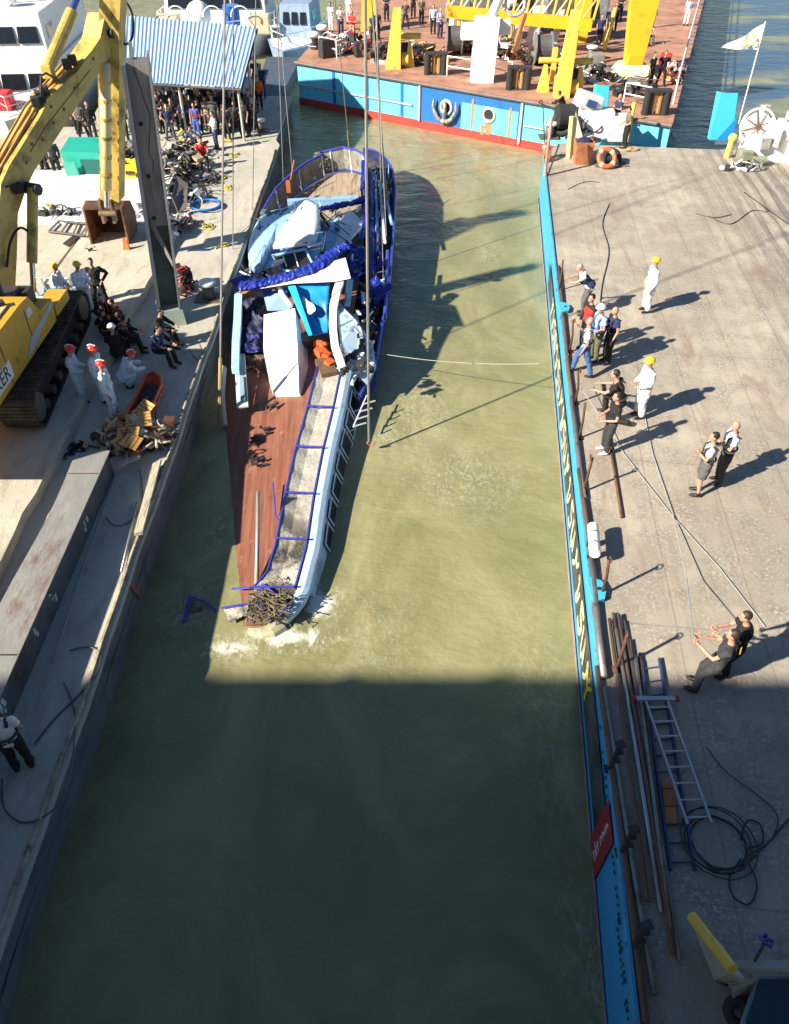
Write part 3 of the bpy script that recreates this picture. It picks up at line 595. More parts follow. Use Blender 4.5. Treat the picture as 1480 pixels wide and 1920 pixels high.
# ================================================================== EXCAVATOR
ex = thing('excavator', 'large yellow tracked excavator with its bucket set down on the left barge', 'excavator', (-11.3, 19.5, ZS))
ey = M('excavator_yellow', (.60, .345, .035), .42, var=.07, dirt='#6b4d1d', damt=.15, dscale=1.5)
eyl = M('boom_yellow', (.56, .40, .10), .45, var=.08, dirt='#4a3c1c', damt=.36, dscale=1.1)
trackm = M('track_steel', (.10, .085, .065), .7, .4, var=.35, dirt='#2c231a', damt=.4, dscale=3)
def track(y0, y1, xa, xb, sk):
    t = obj('track', B().box(((xa + xb) / 2 + sk * .5, (y0 + y1) / 2, ZS + .5), (.45, y1 - y0 - .9, .42), rz=math.atan2(-sk, y1 - y0)), steel_d, ex)
    pts = []; r_ = .48
    N = 12
    for i in range(N + 1): a = math.pi / 2 + math.pi * i / N; pts.append((y0 + r_ + r_ * math.cos(a), ZS + r_ + .04 + r_ * math.sin(a)))
    for i in range(N + 1): a = -math.pi / 2 + math.pi * i / N; pts.append((y1 - r_ + r_ * math.cos(a), ZS + r_ + .04 + r_ * math.sin(a)))
    pts.append(pts[0]); shoes = B(); 
    per = []; tot = 0
    for a, b_ in zip(pts, pts[1:]): l = math.dist(a, b_); per.append((tot, l, a, b_)); tot += l
    n = 74; dist = [tot * i / n for i in range(n)]
    for d in dist:
        for t0, l, a, b_ in per:
            if t0 <= d < t0 + l:
                f = (d - t0) / l; yy = a[0] + (b_[0] - a[0]) * f; zz = a[1] + (b_[1] - a[1]) * f; an = math.atan2(b_[1] - a[1], b_[0] - a[0])
                xx = sk * (yy - y0) / (y1 - y0)
                shoes.box(((xa + xb) / 2 + xx, yy, zz), (xb - xa, tot / n * .9, .05), rx=an); shoes.box(((xa + xb) / 2 + xx, yy, zz), (xb - xa, .025, .11), rx=an); break
    obj('track_shoes', shoes, trackm, t)
    for yy in (y0 + r_, y1 - r_): obj('sprocket', B().cyl((xa + .12 + sk * (yy - y0) / (y1 - y0), yy, ZS + r_ + .04), (xb - .06 + sk * (yy - y0) / (y1 - y0), yy, ZS + r_ + .04), .38, 20), M('roller', (.16, .14, .11), .6, .4, var=.3), t)
    for i in range(7):
        yy = y0 + 1.1 + i * (y1 - y0 - 2.2) / 6; obj('roller', B().cyl((xa + .14 + sk * (yy - y0) / (y1 - y0), yy, ZS + .2), (xb - .08 + sk * (yy - y0) / (y1 - y0), yy, ZS + .2), .14, 12), MATS['roller'], t)
track(16.35, 22.75, -10.06, -9.12, -.55)
track(16.35, 22.75, -13.3, -12.35, -.55)
obj('undercarriage', B().box((-11.5, 19.6, ZS + .75), (2.3, 2.6, .5)).cyl((-11.6, 18.6, ZS + .9), (-11.6, 18.6, ZS + 1.2), .9, 24), steel_d, ex)
# house: side plate profile in the Y-Z plane at X = -9.7
hx0, hx1 = -9.7, -13.0
prof = [(13.6, 2.72), (20.25, 2.72), (20.35, 3.35), (19.5, 3.42), (19.05, 4.05), (18.55, 4.1), (13.6, 4.1)]
hs_ = obj('house', B().prism([(hx0, y, z) for y, z in prof], [(hx1, y, z) for y, z in prof]), ey, ex)
obj('roof_panel', B().box((-11.4, 16.6, 4.13), (2.9, 3.6, .05), bev=.01), M('roof_pale', (.62, .52, .28), .5, var=.2, dirt='#4a3a20', damt=.3, dscale=3), hs_)
vt_ = B()
random.seed(11)
for i in range(16): vt_.box((random.uniform(-10.1, -11.6), random.uniform(16.6, 18.4), 4.2), (random.uniform(.08, .3), random.uniform(.08, .3), .1), rz=random.uniform(0, 1))
obj('engine_cover_detail', vt_, steel_d, hs_)
obj('door_seam', B().box((hx0 + .004, 16.9, 3.4), (.012, .03, 1.3)).box((hx0 + .004, 18.6, 3.3), (.012, .03, 1.15)), M('seam_dark', (.10, .06, .02), .7), hs_)
obj('walkway_step', B().box((-9.95, 20.9, 2.95), (.55, 1.1, .3)), ey, hs_)
obj('trim_stripe', B().prism([(hx0 + .006, y, z) for y, z in ((18.0, 2.85), (18.5, 2.82), (19.2, 3.02), (20.3, 3.2), (20.3, 3.32), (19.1, 3.2), (18.5, 3.15))], [(hx0 + .014, y, z) for y, z in ((18.0, 2.85), (18.5, 2.82), (19.2, 3.02), (20.3, 3.2), (20.3, 3.32), (19.1, 3.2), (18.5, 3.15))]), M('decal_grey', (.42, .44, .50), .4, var=.1), hs_)
obj('warning_decal', B().box((hx0 + .008, 18.85, 3.72), (.012, .3, .22)), M('decal_pale', (.6, .6, .62), .5), hs_)
pl = obj('name_plate', B().box((hx0 + .006, 16.25, 3.12), (.012, 1.6, .46)), white_p, hs_)
text_mesh('name_text', 'AKER', .5, M('decal_black', (.015, .015, .015), .5), pl, (hx0 + .018, 16.28, 3.13), (0, 1, 0), (0, 0, 1), .003)
obj('machinery', B().box((-11.3, 19.6, 3.65), (2.0, .9, .5), bev=.05).cyl((-10.6, 19.4, 3.9), (-10.6, 19.4, 4.4), .12, 10).box((-10.3, 20.0, 3.5), (.5, .5, .6), bev=.04), steel_d, hs_)
# boom, stick and bucket all lie in one vertical plane
A0 = Vector((-11.45, 20.5, 3.3)); PT = Vector((-8.85, 27.0, 9.15)); pd_ = Vector((PT.x - A0.x, PT.y - A0.y, 0)).normalized(); pn = Vector((pd_.y, -pd_.x, 0))
def BP(px, py):       # pixel -> point in the boom plane
    d = ray(px, py); t = (A0.dot(pn) - Vector((0, 0, EYE)).dot(pn)) / d.dot(pn); return Vector((0, 0, EYE)) + d * t
def beam(cl, wid):    # closed side profile in the boom plane, extruded across
    return B().prism([p - pn * wid * 2 for p in cl], cl)
bt = [(-14, 560), (2, 345), (17, 312), (78, 214), (92, 182), (147, 133), (188, 72), (198, 25), (222, 35), (224, 95), (204, 110), (92, 280), (66, 318), (50, 352), (34, 400), (32, 480), (28, 560)]
bo = obj('boom', beam([BP(*p) for p in bt], .33), eyl, ex)
def offs(p, o): return BP(*p) + pn * (o - .34)
obj('boom_pipes', B().tube([offs((0, 340), .12) , offs((76, 208), .12), offs((145, 128), .12)], .05, 6).tube([offs((0, 338), -.04), offs((75, 206), -.04), offs((144, 126), -.04)], .04, 6).tube([offs((0, 336), -.18), offs((74, 204), -.18), offs((142, 124), -.18)], .035, 6), M('pipe_orange', (.45, .25, .08), .5, var=.3), bo)
mn = B()
for p in ((82, 200), (90, 190), (98, 180), (150, 122), (140, 130)): mn.box(offs(p, .1) + Vector((0, 0, .12)), (.25, .3, .25), rz=.4, bev=.03)
mn.tube([offs((84, 198), .2), offs((88, 165), .25) + Vector((0, 0, .3)), offs((100, 160), .2) + Vector((0, 0, .3)), offs((118, 152), .2)], .03, 6)
obj('hose_manifold', mn, steel_d, bo)
bl = B()
for p in ((140, 165), (100, 230), (120, 205), (50, 305), (80, 262), (22, 350), (96, 200), (175, 110), (60, 270)): bl.cyl(offs(p, .335), offs(p, .355), .05, 8)
obj('bolt_marks', bl, M('grime', (.14, .09, .03), .7), bo)
cy = obj('arm_cylinder', B().cyl(offs((112, 150), 0) + Vector((0, 0, .25)), offs((158, 46), 0) + Vector((0, 0, .3)), .17, 14).box(offs((112, 150), 0) + Vector((0, 0, .2)), (.3, .3, .35), bev=.03), eyl, ex, smooth=False)
obj('piston_rod', B().cyl(offs((158, 46), 0) + Vector((0, 0, .3)), offs((190, -30), 0) + Vector((0, 0, .35)), .09, 12), M('rod_blue', (.10, .14, .45), .25, .6), cy)
lf = obj('lift_cylinder', B().cyl(offs((47, 490), .6), offs((48, 350), .6), .15, 14), eyl, ex)
obj('piston_rod', B().cyl(offs((47, 490), .6), offs((50, 545), .6), .08, 10), M('chrome', (.6, .6, .6), .2, .9), lf)
hs2 = B()
hs2.tube(smoothline([offs((10, 500), .4), offs((12, 450), .5), offs((28, 425), .55), offs((50, 445), .55), offs((54, 490), .5)]), .035, 6)
hs2.tube(smoothline([offs((6, 350), .4), offs((30, 345), .5), offs((50, 360), .4)]), .03, 6).box(offs((30, 352), .38), (.3, .3, .25), rz=.5, bev=.04)
obj('boom_cap', B().cyl(offs((50, 352), .3), offs((50, 352), .78), .16, 12).cyl(offs((206, 62), -.4), offs((206, 62), .5), .14, 14), steel_d, ex)
obj('panel_seam', B().tube([offs((57, 285), .345), offs((88, 235), .345), offs((170, 130), .345)], .012, 4), M('seam_dark', (.10, .06, .02), .7), bo)
obj('hydraulic_hose', hs2, black_r, ex)
hs3 = B().tube(smoothline([offs((222, -10), .45), offs((240, 25), .5), offs((240, 70), .5), offs((228, 82), .45), offs((218, 60), .4)]), .035, 6)
obj('hydraulic_hose', hs3, black_r, ex)
# stick: hangs vertically from the boom end; its plane is turned so its front face looks at the camera
sp = [(188, -60), (230, -60), (223, 60), (224, 130), (223, 380), (188, 385), (183, 120)]
SY = 27.3
def SP(px, py): return atY(px, py, SY)
stk = obj('stick', B().prism([SP(*p) for p in sp], [SP(*p) + Vector((.05, .62, 0)) for p in sp]), eyl, ex)
fb = [(186, 112), (208, 112), (210, 384), (190, 385)]
cyl_y = M('bucket_cylinder_yellow', (.72, .60, .30), .35, var=.08)
bc = obj('bucket_cylinder', B().cyl(atY(197, 118, SY - .35), atY(200, 355, SY - .35), .17, 16), cyl_y, ex, smooth=True)
rgs = B()
for y in (150, 185, 220, 255, 290, 325): rgs.cyl(atY(197 + (y - 118) * .0127, y, SY - .35), atY(197 + (y - 118) * .0127, y + 6, SY - .35), .19, 16)
obj('clamp_ring', rgs, eyl, bc); obj('piston_rod', B().cyl(atY(200, 355, SY - .35), atY(201, 388, SY - .35), .09, 10), M('chrome'  , (.6, .6, .6), .2, .9), bc)
lk = B().box(atY(192, 395, SY), (.1, .3, .8)).box(atY(212, 395, SY), (.1, .3, .8)).cyl(atY(186, 382, SY), atY(218, 382, SY), .1, 10).cyl(atY(186, 400, SY - .3), atY(218, 400, SY - .3), .09, 10)
obj('linkage', lk, M('linkage_rust', (.22, .15, .09), .6, .4, var=.4), ex)
# bucket: open shell facing the camera
BC = at(216, 464, ZL); W2 = .66
by = BC.y
def bk(y, z): return (by + y, ZL + z)
outer = [bk(-.35, 1.62), bk(.15, 1.72), bk(.75, 1.5), bk(1.05, 1.0), bk(1.0, .5), bk(.6, .08), bk(-.45, .0)]
inner = [bk(-.35, 1.56), bk(.15, 1.66), bk(.69, 1.46), bk(.98, .98), bk(.93, .53), bk(.56, .14), bk(-.45, .05)]
bxm = BC.x
shell = B()
L_ = outer + list(reversed(inner)); shell.prism([(bxm - W2, y, z) for y, z in L_], [(bxm + W2, y, z) for y, z in L_])
bkm = M('bucket_rust', (.13, .07, .042), .7, .3, var=.35, scale=3, dirt='#2f2018', damt=.5, bump=.4)
bk_ = obj('bucket', shell, bkm, ex)
sd2 = B()
for s in (-1, 1): sd2.prism([(bxm + s * W2, y, z) for y, z in outer], [(bxm + s * (W2 + .06), y, z) for y, z in outer])
obj('side_plate', sd2, M('bucket_side', (.22, .10, .05), .7, .2, var=.3, dirt='#3a2418', damt=.3), bk_)
th = B()
for i in range(5): th.box((bxm - .7 + i * .35, by - .6, ZL + .04), (.13, .34, .09), bev=.015)
obj('bucket_tooth', th, trackm, bk_)
# sand spilled before the bucket, orange bag, yellow cap
sa = B(); c = at(205, 480, ZL)
for i in range(60):
    a = random.uniform(0, 6.28); r_ = random.random() ** .6; sa.ell(c + Vector((1.0 * r_ * math.cos(a), .45 * r_ * math.sin(a), .0)), (random.uniform(.08, .2), random.uniform(.08, .2), random.uniform(.03, .12) * (1.2 - r_)), 7, 5)
top('sand_heap', sa, M('sand', (.35, .26, .15), .95, var=.3), 'low heap of sand spilled before the excavator bucket', 'sand', smooth=True)
c = at(240, 482, ZL); b_ = B().prism([c + Vector(v) for v in ((-.14, -.1, 0), (.2, -.12, 0), (.26, .08, 0), (-.1, .12, 0))], [c + Vector(v) for v in ((-.02, 0, .75), (.1, -.02, .6), (.08, .06, .58), (.0, .05, .76))])
top('bag', b_, M('orange_bag', (.75, .16, .03), .6, var=.2), 'bright orange bag leaning against the excavator bucket', 'bag')
c = at(263, 466, ZL); top('helmet', B().ell(c + Vector((0, 0, .05)), (.16, .16, .12), 14, 8).cyl(c, c + Vector((0, 0, .03)), .18, 14), M('helmet_yellow', (.75, .52, .02), .35, var=.05), 'yellow helmet lying on the deck right of the bucket', 'helmet', smooth=True)
# ================================================================== THE RAISED RIVER BOAT (listing to the left, near end awash)
PA, PB_ = .21, .045
def PZ(x, y): return PA * (x + 3.6) + PB_ * (y - 12.2)
NRM = Vector((-PA, -PB_, 1)).normalized()
def D(px, py, h=0.):
    d = ray(px, py); t = (PA * 3.6 - PB_ * 12.2 + h - EYE) / (d.z - PA * d.x - PB_ * d.y)
    return Vector((d.x * t, d.y * t, EYE + d.z * t))
XRT = [(11.22, -2.72), (11.45, -2.52), (11.7, -2.37), (12.08, -2.26), (13.3, -2.11), (15, -2.06), (16.8, -1.95), (18.5, -1.78), (20.4, -1.64), (22.6, -1.47), (25, -1.33), (27.2, -1.25), (29.8, -1.17), (32.7, -1.11), (34.6, -1.13), (35.6, -1.3), (36.3, -1.75), (36.75, -2.5)]
XLT = [(11.3, -5.0), (12, -6.0), (14, -6.2), (20, -5.95), (26, -5.55), (31, -5.35), (33.5, -5.0), (35.2, -4.3), (36.2, -3.5), (36.75, -2.6)]
def XR(Y): return lerp(XRT, Y)
def XL(Y): return lerp(XLT, Y)
def S(Y, w_, h=0.):
    x = XR(Y) - w_; return Vector((x, Y, PZ(x, Y) + h))
boat = thing('river_boat', 'wrecked sightseeing boat being raised, its plank deck awash at the near end', 'boat', (-3, 20, 0))
def part(name, b_, mat, parent=None, smooth=False): return obj(name, b_, mat, parent or boat, smooth)
def deck_m():
    m, n, L, b, oc = newmat('teak_deck')
    al = mapping(n, L, oc, (1, 1, 1), (0, 0, R(-4)))
    sep = n.new("ShaderNodeSeparateXYZ"); L.new(al, sep.inputs[0])
    fr = mth(n, L, 'FRACT', mth(n, L, 'DIVIDE', mth(n, L, 'ADD', sep.outputs[0], 50), .115))
    big = noiselink(n, L, mapping(n, L, al, (2.5, .5, 1)), 1.2, 8, .7, .4); pk = noiselink(n, L, mapping(n, L, al, (8.7, .5, 1)), 1.0, 4, .6)
    c = mixc(n, L, ramp(n, L, big, .35, .65), (.25, .092, .055), (.14, .052, .034))
    c = mixc(n, L, ramp(n, L, pk, .4, .65, 0, .55), c, (.34, .15, .095))
    c = mixc(n, L, ramp(n, L, noiselink(n, L, al, 2.2, 9, .75), .58, .68, 0, .7), c, (.40, .25, .17))
    c = mixc(n, L, mth(n, L, 'MULTIPLY', ramp(n, L, fr, 0, .14, 1, 0), .55), c, (.11, .045, .03))
    L.new(c, b.inputs["Base Color"]); b.inputs["Roughness"].default_value = .5; return m
teak = deck_m()
greydk = M('grey_planks', (.30, .235, .17), .8, var=.3, stretch=(6, .6, 1), dirt='#5b4a3a', damt=.35)
Yn = [11.22, 11.45, 11.7, 12.08, 12.6, 13.3, 14.2, 15, 16, 17, 18, 19, 20, 21]
Yf = [21, 22, 23, 24, 25, 26, 27, 28, 29, 30, 31, 32, 33, 34, 34.8, 35.6, 36.3, 36.75]
def deckpoly(Ys, h): return [Vector((XR(y), y, PZ(XR(y), y) + h)) for y in Ys] + [Vector((XL(y), y, PZ(XL(y), y) + h)) for y in reversed(Ys)]
part('upper_deck', B().prism(deckpoly(Yn, -.1), deckpoly(Yn, 0)), teak)
part('upper_deck', B().prism(deckpoly(Yf[7:], -.1), deckpoly(Yf[7:], .0)), greydk)
part('upper_deck', B().prism(deckpoly(Yf[:8], -.1), deckpoly(Yf[:8], .0)), teak)
# hull
hull_m = M('boat_hull_blue', (.018, .03, .30), .4, var=.15, dirt='#1a1d2c', damt=.25, dscale=1.5)
HRT = [(10.9, -3.0), (11.4, -2.3), (12.5, -1.9), (14, -1.8), (16, -1.75), (18, -1.5), (19.5, -1.05), (21, -.6), (23.5, -.42), (26, -.2), (30, -.06), (34, .03), (36.5, -.12), (38.2, -.5), (39.6, -1.2), (40.3, -2.2)]
HLT = [(10.9, -4.8), (12.5, -6.0), (20, -5.62), (26, -5.3), (32, -5.1), (36, -4.6), (38.5, -3.8), (40.3, -2.6)]
def hy(y): return lerp(HRT, y), lerp(HLT, y)
HY = [10.9, 11.4, 12.5, 14, 16, 18, 19.5, 21, 23.5, 26, 30, 34, 36.5, 38.2, 39.6, 40.3]
def hp(h, ins=0, ym=0):
    Y_ = [y for y in HY if y >= ym]
    return [Vector((hy(y)[0] - ins, y, PZ(hy(y)[0], y) + h)) for y in Y_] + [Vector((max(hy(y)[1] + ins, -5.62), y, PZ(hy(y)[1], y) + h)) for y in reversed(Y_)]
part('hull', B().prism([Vector((v.x, v.y, -2.2)) for v in hp(0, .1)], hp(-.62)), hull_m)
part('main_deck', B().prism(hp(-.62, .12, 19.5), hp(-.58, .12, 19.5)), M('main_deck_dark', (.05, .05, .07), .6, var=.4, dirt='#6b5a48', damt=.3, dscale=2.5))
bw = B()
rr_ = [Vector((hy(y)[0], y, PZ(hy(y)[0], y) - .62)) for y in [19.5 + i * .7 for i in range(30)]]
bw.rings([[p + Vector((-.05, 0, 0)), p, p + Vector((.02, 0, .42)), p + Vector((-.04, 0, .42))] for p in rr_])
part('bulwark', bw, M('bulwark_dark', (.012, .018, .10), .5, var=.4, dirt='#3c3f55', damt=.4, dscale=2))
part('rubbing_strake', B().tube([p + Vector((.02, 0, .4)) for p in rr_], .05, 6), M('strake_blue', (.03, .06, .42), .4, var=.2))
# cabin side under the near upper deck: rounded light blue roof edge, then the row of windows
def edge_rings(prof, Ys): return [[S(y, -p[0], p[1]) for p in prof] for y in Ys]
Ye = [11.22, 11.45, 11.7, 12.08, 12.6, 13.3, 14, 15, 16, 17, 18, 19, 20, 21, 21.8]
gun = B().rings(edge_rings([(0, -.1), (.0, .05), (.08, .085), (.2, .06), (.31, -.02), (.35, -.12), (.3, -.16)], Ye))
gm = M('roof_edge_paint', (.47, .66, .84), .25, var=.08, dirt='#8f8a7c', damt=.3, dscale=2.2, stretch=(1, .4, 1))
ge = part('roof_edge', gun, gm, smooth=False)
gl = B(); seg = [(13.2, 14.0), (14.6, 16.4), (17.2, 20.6)]
nearpts = [(11.22, -2.72)]
# curved near end of the roof edge, running left into the water
cv = [Vector((-2.72, 11.22, 0)), Vector((-2.84, 11.13, 0)), Vector((-3.0, 11.1, 0)), Vector((-3.25, 11.12, 0))]
gun2 = []
for i, p in enumerate(cv):
    nx = [Vector((.95, -.3, 0)), Vector((.6, -.65, 0)), Vector((.25, -.7, 0)), Vector((.05, -.5, 0))][i]
    gun2.append([Vector((p.x + nx.x * a, p.y + nx.y * a, PZ(p.x, p.y) + h)) for a, h in [(0, -.1), (.0, .05), (.08, .085), (.2, .06), (.31, -.02), (.35, -.12), (.3, -.16)]])
part('roof_edge', B().rings(gun2), M('roof_edge_muddy', (.42, .40, .27), .4, var=.15, dirt='#6b674a', damt=.3))
wall = B().rings([[S(y, -.26, -.12), S(y, -.32, -.12), S(y, -.66, -1.1), S(y, -.5, -1.1)] for y in Ye[3:]])
wl_ = part('cabin_side', wall, gm)
y = 13.6
while y < 21.4:
    q = [S(y, -.38, -.2), S(y + .72, -.38, -.2), S(y + .72, -.58, -.76), S(y, -.58, -.76)]
    wn = obj('window', B().prism(q, [v + Vector((.02, 0, 0)) for v in q]), glass_d, wl_)
    fr = B()
    for a, b_ in zip(q, q[1:] + q[:1]): fr.cyl(a + Vector((.03, 0, 0)), b_ + Vector((.03, 0, 0)), .022, 6)
    if y > 17.3 and random.random() < .6: fr.cyl((q[0] + q[3]) / 2, (q[0] + q[3]) / 2 + Vector((random.uniform(.15, .35), random.uniform(-.1, .25), .02)), .016, 5)
    obj('frame', fr, white_p, wn); y += .92
# mesh railing along the right edge, leaning in
def net_mat(name, holes, c1, c2):
    m, n, L, b, oc = newmat(name)
    al = mapping(n, L, oc, (1, 1, 1))
    g = n.new("ShaderNodeTexVoronoi"); g.inputs["Scale"].default_value = 26; L.new(al, g.inputs["Vector"])
    no = noiselink(n, L, al, 1.6, 6, .7, .5); no2 = noiselink(n, L, mapping(n, L, al, (1, 1, 1), loc=(7, 3, 1)), 1.1, 7, .72, .5)
    sep = n.new("ShaderNodeSeparateXYZ"); L.new(oc, sep.inputs[0])
    drk = mth(n, L, 'MULTIPLY', ramp(n, L, no2, .42, .56), ramp(n, L, sep.outputs[1], -4.0, -6.6))
    c = mixc(n, L, drk, mixc(n, L, ramp(n, L, no, .35, .65), c1, c2), (.05, .042, .032))
    L.new(c, b.inputs["Base Color"]); b.inputs["Roughness"].default_value = .8
    hole = ramp(n, L, g.outputs["Distance"], .36, .44, 1, 0) if holes else None
    if not holes:
        L.new(mixc(n, L, ramp(n, L, g.outputs['Distance'], .50, .68, 0, .5), c, (.16, .15, .13)), b.inputs['Base Color'])
    if holes:
        f = mth(n, L, 'MAXIMUM', hole, ramp(n, L, noiselink(n, L, al, 5, 4, .7), .52 + (0.08 if holes > 1 else 0), .50 + (0.08 if holes > 1 else 0)))
        L.new(f, b.inputs["Alpha"])
    return m
net = net_mat('debris_netting', 0, (.56, .53, .46), (.43, .40, .34))
frame_b = M('rail_blue', (.05, .06, .42), .4, var=.25)
def RT(y): return S(y, .74, .33) if y > 12.4 else S(y, .74 + (12.4 - y) * .6, .33)
posts = [12.2, 14.05, 15.9, 17.55, 19.2, 20.9]
posts_ = [11.3, 12.1] + [13.35, 14.95, 16.45, 18.2, 20.35]
posts_ = [12.0, 13.45, 15.05, 16.85, 18.6, 20.6]
for i, (a, b_) in enumerate(zip(posts_, posts_[1:])):
    ys_ = [a + (b_ - a) * k / 6 for k in range(7)]
    P = []
    for y in ys_:
        lo, hi = S(y, .02, .1), RT(y); mid = lo.lerp(hi, .5) + Vector((-.05, 0, -.06 + .03 * math.sin(y * 7)))
        P.append([lo, lo.lerp(mid, .5), mid, mid.lerp(hi, .5), hi])
    vs = [v for r_ in P for v in r_]; fs = [(r_ * 5 + c, r_ * 5 + c + 1, (r_ + 1) * 5 + c + 1, (r_ + 1) * 5 + c) for r_ in range(6) for c in range(4)]
    pn_ = part('railing_panel', B().add(vs, fs), net)
    obj('panel_frame', B().tube([S(y, .02, .1) for y in ys_], .022, 6).tube([RT(y) for y in ys_], .026, 6).cyl(S(a, .0, .2), RT(a) + Vector((0, 0, .06)), .026, 6), frame_b, pn_)
# collapsed near-end basket of railing full of silt-caked netting
silt = net_mat('silted_netting', 1, (.16, .13, .085), (.07, .06, .045))
bs = part('end_railing', B().add([D(495, 1096, .25), D(520, 1078, .35), D(556, 1105, .1), D(540, 1137, .05), D(511, 1168, .05), D(470, 1172, .05), D(462, 1150, .05), D(488, 1120, .3)], [(0, 1, 2, 3), (0, 3, 4, 7), (7, 4, 5, 6)]), silt)
nb = B()
for _ in range(210):
    u, v = random.random(), random.random(); p = D(478 + 66 * u - 14 * v, 1105 + 50 * v + 12 * u, .12 + random.uniform(0, .2)); nb.tube([p, p + Vector((random.uniform(-.18, .18), random.uniform(-.15, .15), random.uniform(-.05, .12))), p + Vector((random.uniform(-.25, .25), random.uniform(-.2, .2), random.uniform(-.1, .1)))], .014, 4)
obj('tangled_net', nb, M('net_strands', (.15, .125, .08), .8, var=.5), bs)
fb_ = B()
for a, b_ in (((495, 1096), (470, 1102)), ((470, 1102), (435, 1104)), ((495, 1096), (482, 1115)), ((495, 1096), (541, 1134)), ((478, 1122), (511, 1166)), ((541, 1134), (511, 1166)), ((415, 1140), (468, 1131))): fb_.cyl(D(*a, .28), D(*b_, .22), .025, 6)
obj('bent_rail', fb_, frame_b, bs)
wn_ = part('torn_net', B().add([at(418, 1138, .12), at(466, 1132, .2), at(463, 1152, .15), at(430, 1168, .1)], [(0, 1, 2, 3)]), net)
# deck fittings
part('mast_pole', B().tube([D(481, 1108, .0), D(483, 1010, .45), D(484, 922, .95)], .05, 8, [.055, .05, .045]), M('pole_grey', (.36, .35, .34), .5, .3, var=.2), smooth=True)
part('mast_pole', B().tube([at(468, 1130, .1), at(461, 1175, -.02)], .03, 8), galv)
fw = B()
for (px, py, sz, an) in ((495, 812, .35, .5), (484, 826, .4, .9), (484, 870, .42, .2), (477, 862, .25, 1.2), (508, 768, .35, .6)):
    c = D(px, py, .08); 
    for k in range(4): fw.box(c + Vector((random.uniform(-.15, .15), random.uniform(-.15, .15), random.uniform(0, .12))), (random.uniform(.08, sz), random.uniform(.03, .12), .05), rz=an + random.uniform(-.4, .4))
part('deck_debris', fw, M('debris_dark', (.035, .028, .03), .8, var=.4), smooth=False)
part('bent_rail', B().tube([D(512, 905, .25), D(517, 965, .1), D(530, 988, .1), D(552, 1005, .15)], .02, 6).tube([D(530, 1003, .1), D(560, 1018, .1)], .02, 6), frame_b)
# big white cover (wedge) on the deck
wt = M('cover_white', (.82, .82, .80), .4, var=.03, dirt='#9a9488', damt=.1, dscale=1.5)
T_ = [D(495, 590, 1.25), D(553, 578, 1.25), D(558, 650, .8), D(561, 737, .14), D(513, 738, .14), D(494, 650, .75)]
def drop(p, k=0.): return Vector((p.x + k, p.y, PZ(p.x + k, p.y) + .01))
part('white_cover', B().prism([drop(T_[0], -.05), drop(T_[1], .3), drop(T_[2], .28), drop(T_[3], .05), drop(T_[4]), drop(T_[5], -.03)], T_), wt)
# blue awning panels behind it, each tilted down from the cross beam
aw = M('awning_blue', (.006, .25, .62), .4, var=.2, scale=1.2, dirt='#06488f', damt=.35, dscale=.9)
def sheet(pts, mat, name, t=.03, parent=None): return part(name, B().plate(pts, t), mat, parent)
p1 = part('awning_panel', cloth([D(540, 537, 1.7), D(618, 528, 1.7), D(614, 624, .7), D(582, 630, .7)], .10, 14, 1.3), aw, None, True)
part('awning_fold', B().prism([D(540, 537, 1.7), D(556, 535, 1.7), D(586, 630, .7), D(580, 630, .6)], [D(540, 537, 1.85), D(554, 535, 1.95), D(586, 628, .95), D(579, 630, .8)]), M('awning_bright', (.01, .36, .72), .35, var=.1), p1)
sheet([D(492, 543, 1.6), D(537, 540, 1.6), D(545, 582, 1.1), D(502, 583, 1.1)], M('awning_deep', (.008, .12, .42), .45, var=.25), 'awning_panel')
eb = B(); cc = D(578, 573, 1.42)
em = []
for i in range(18):
    a = 2 * math.pi * i / 18; r_ = 1 + .25 * math.sin(3 * a + 1); em.append(D(579 + 9 * r_ * math.cos(a) + 8 * math.sin(a), 574 + 15 * r_ * math.sin(a), 1.42 - .0085 * (15 * r_ * math.sin(a))))
eb.plate(em, .01); obj('awning_emblem', B().prism(em, [p + Vector((0, 0, .02)) for p in em]), white_p, p1)
part('awning_post', B().tube([D(519, 530, 1.7), D(532, 556, 1.5), D(546, 576, 1.3)], .09, 8), white_p)
# white arches
def strip(pts, hs, wpx, mat, name, th=.12, parent=None):
    rs2 = []
    for i, (p, h) in enumerate(zip(pts, hs)):
        a = D(p[0], p[1], h); b_ = D(p[0] + wpx, p[1] + (2 if wpx > 0 else 0), h); rs2.append([a, b_, b_ - Vector((0, 0, th)), a - Vector((0, 0, th))])
    return part(name, B().rings(rs2), mat, parent)
strip([(631, 524), (624, 545), (618, 575), (617, 610), (621, 645), (630, 672), (636, 690)], [1.8, 1.75, 1.65, 1.5, 1.2, .8, .5], 14, white_p, 'arch')
part('cross_beam', B().prism([D(445, 548, 1.75), D(548, 512, 1.75), D(648, 483, 1.75), D(658, 522, 1.75), D(630, 528, 1.75), D(548, 532, 1.75)], [D(445, 548, 1.87), D(548, 512, 1.87), D(648, 483, 1.87), D(658, 522, 1.87), D(630, 528, 1.87), D(548, 532, 1.87)]), white_p)
part('cross_trim', B().tube([D(452, 550, 1.6), D(500, 542, 1.6), D(548, 534, 1.7)], .05, 6), M('trim_rust', (.4, .16, .05), .7, var=.3))
strip([(440, 548), (438, 600), (435, 640), (434, 690)], [1.7, 1.4, 1.2, .9], 14, lblue, 'side_pillar', .2)
part('side_panel', B().plate([D(440, 668, .7), D(459, 664, .7), D(466, 762, .4), D(445, 765, .4)], .06), M('panel_pale', (.42, .52, .55), .4, var=.1)); 
part('panel_grille', B().plate([D(450, 706, .66), D(457, 705, .66), D(460, 750, .53), D(452, 751, .53)], .07), M('grille', (.20, .30, .36), .5))
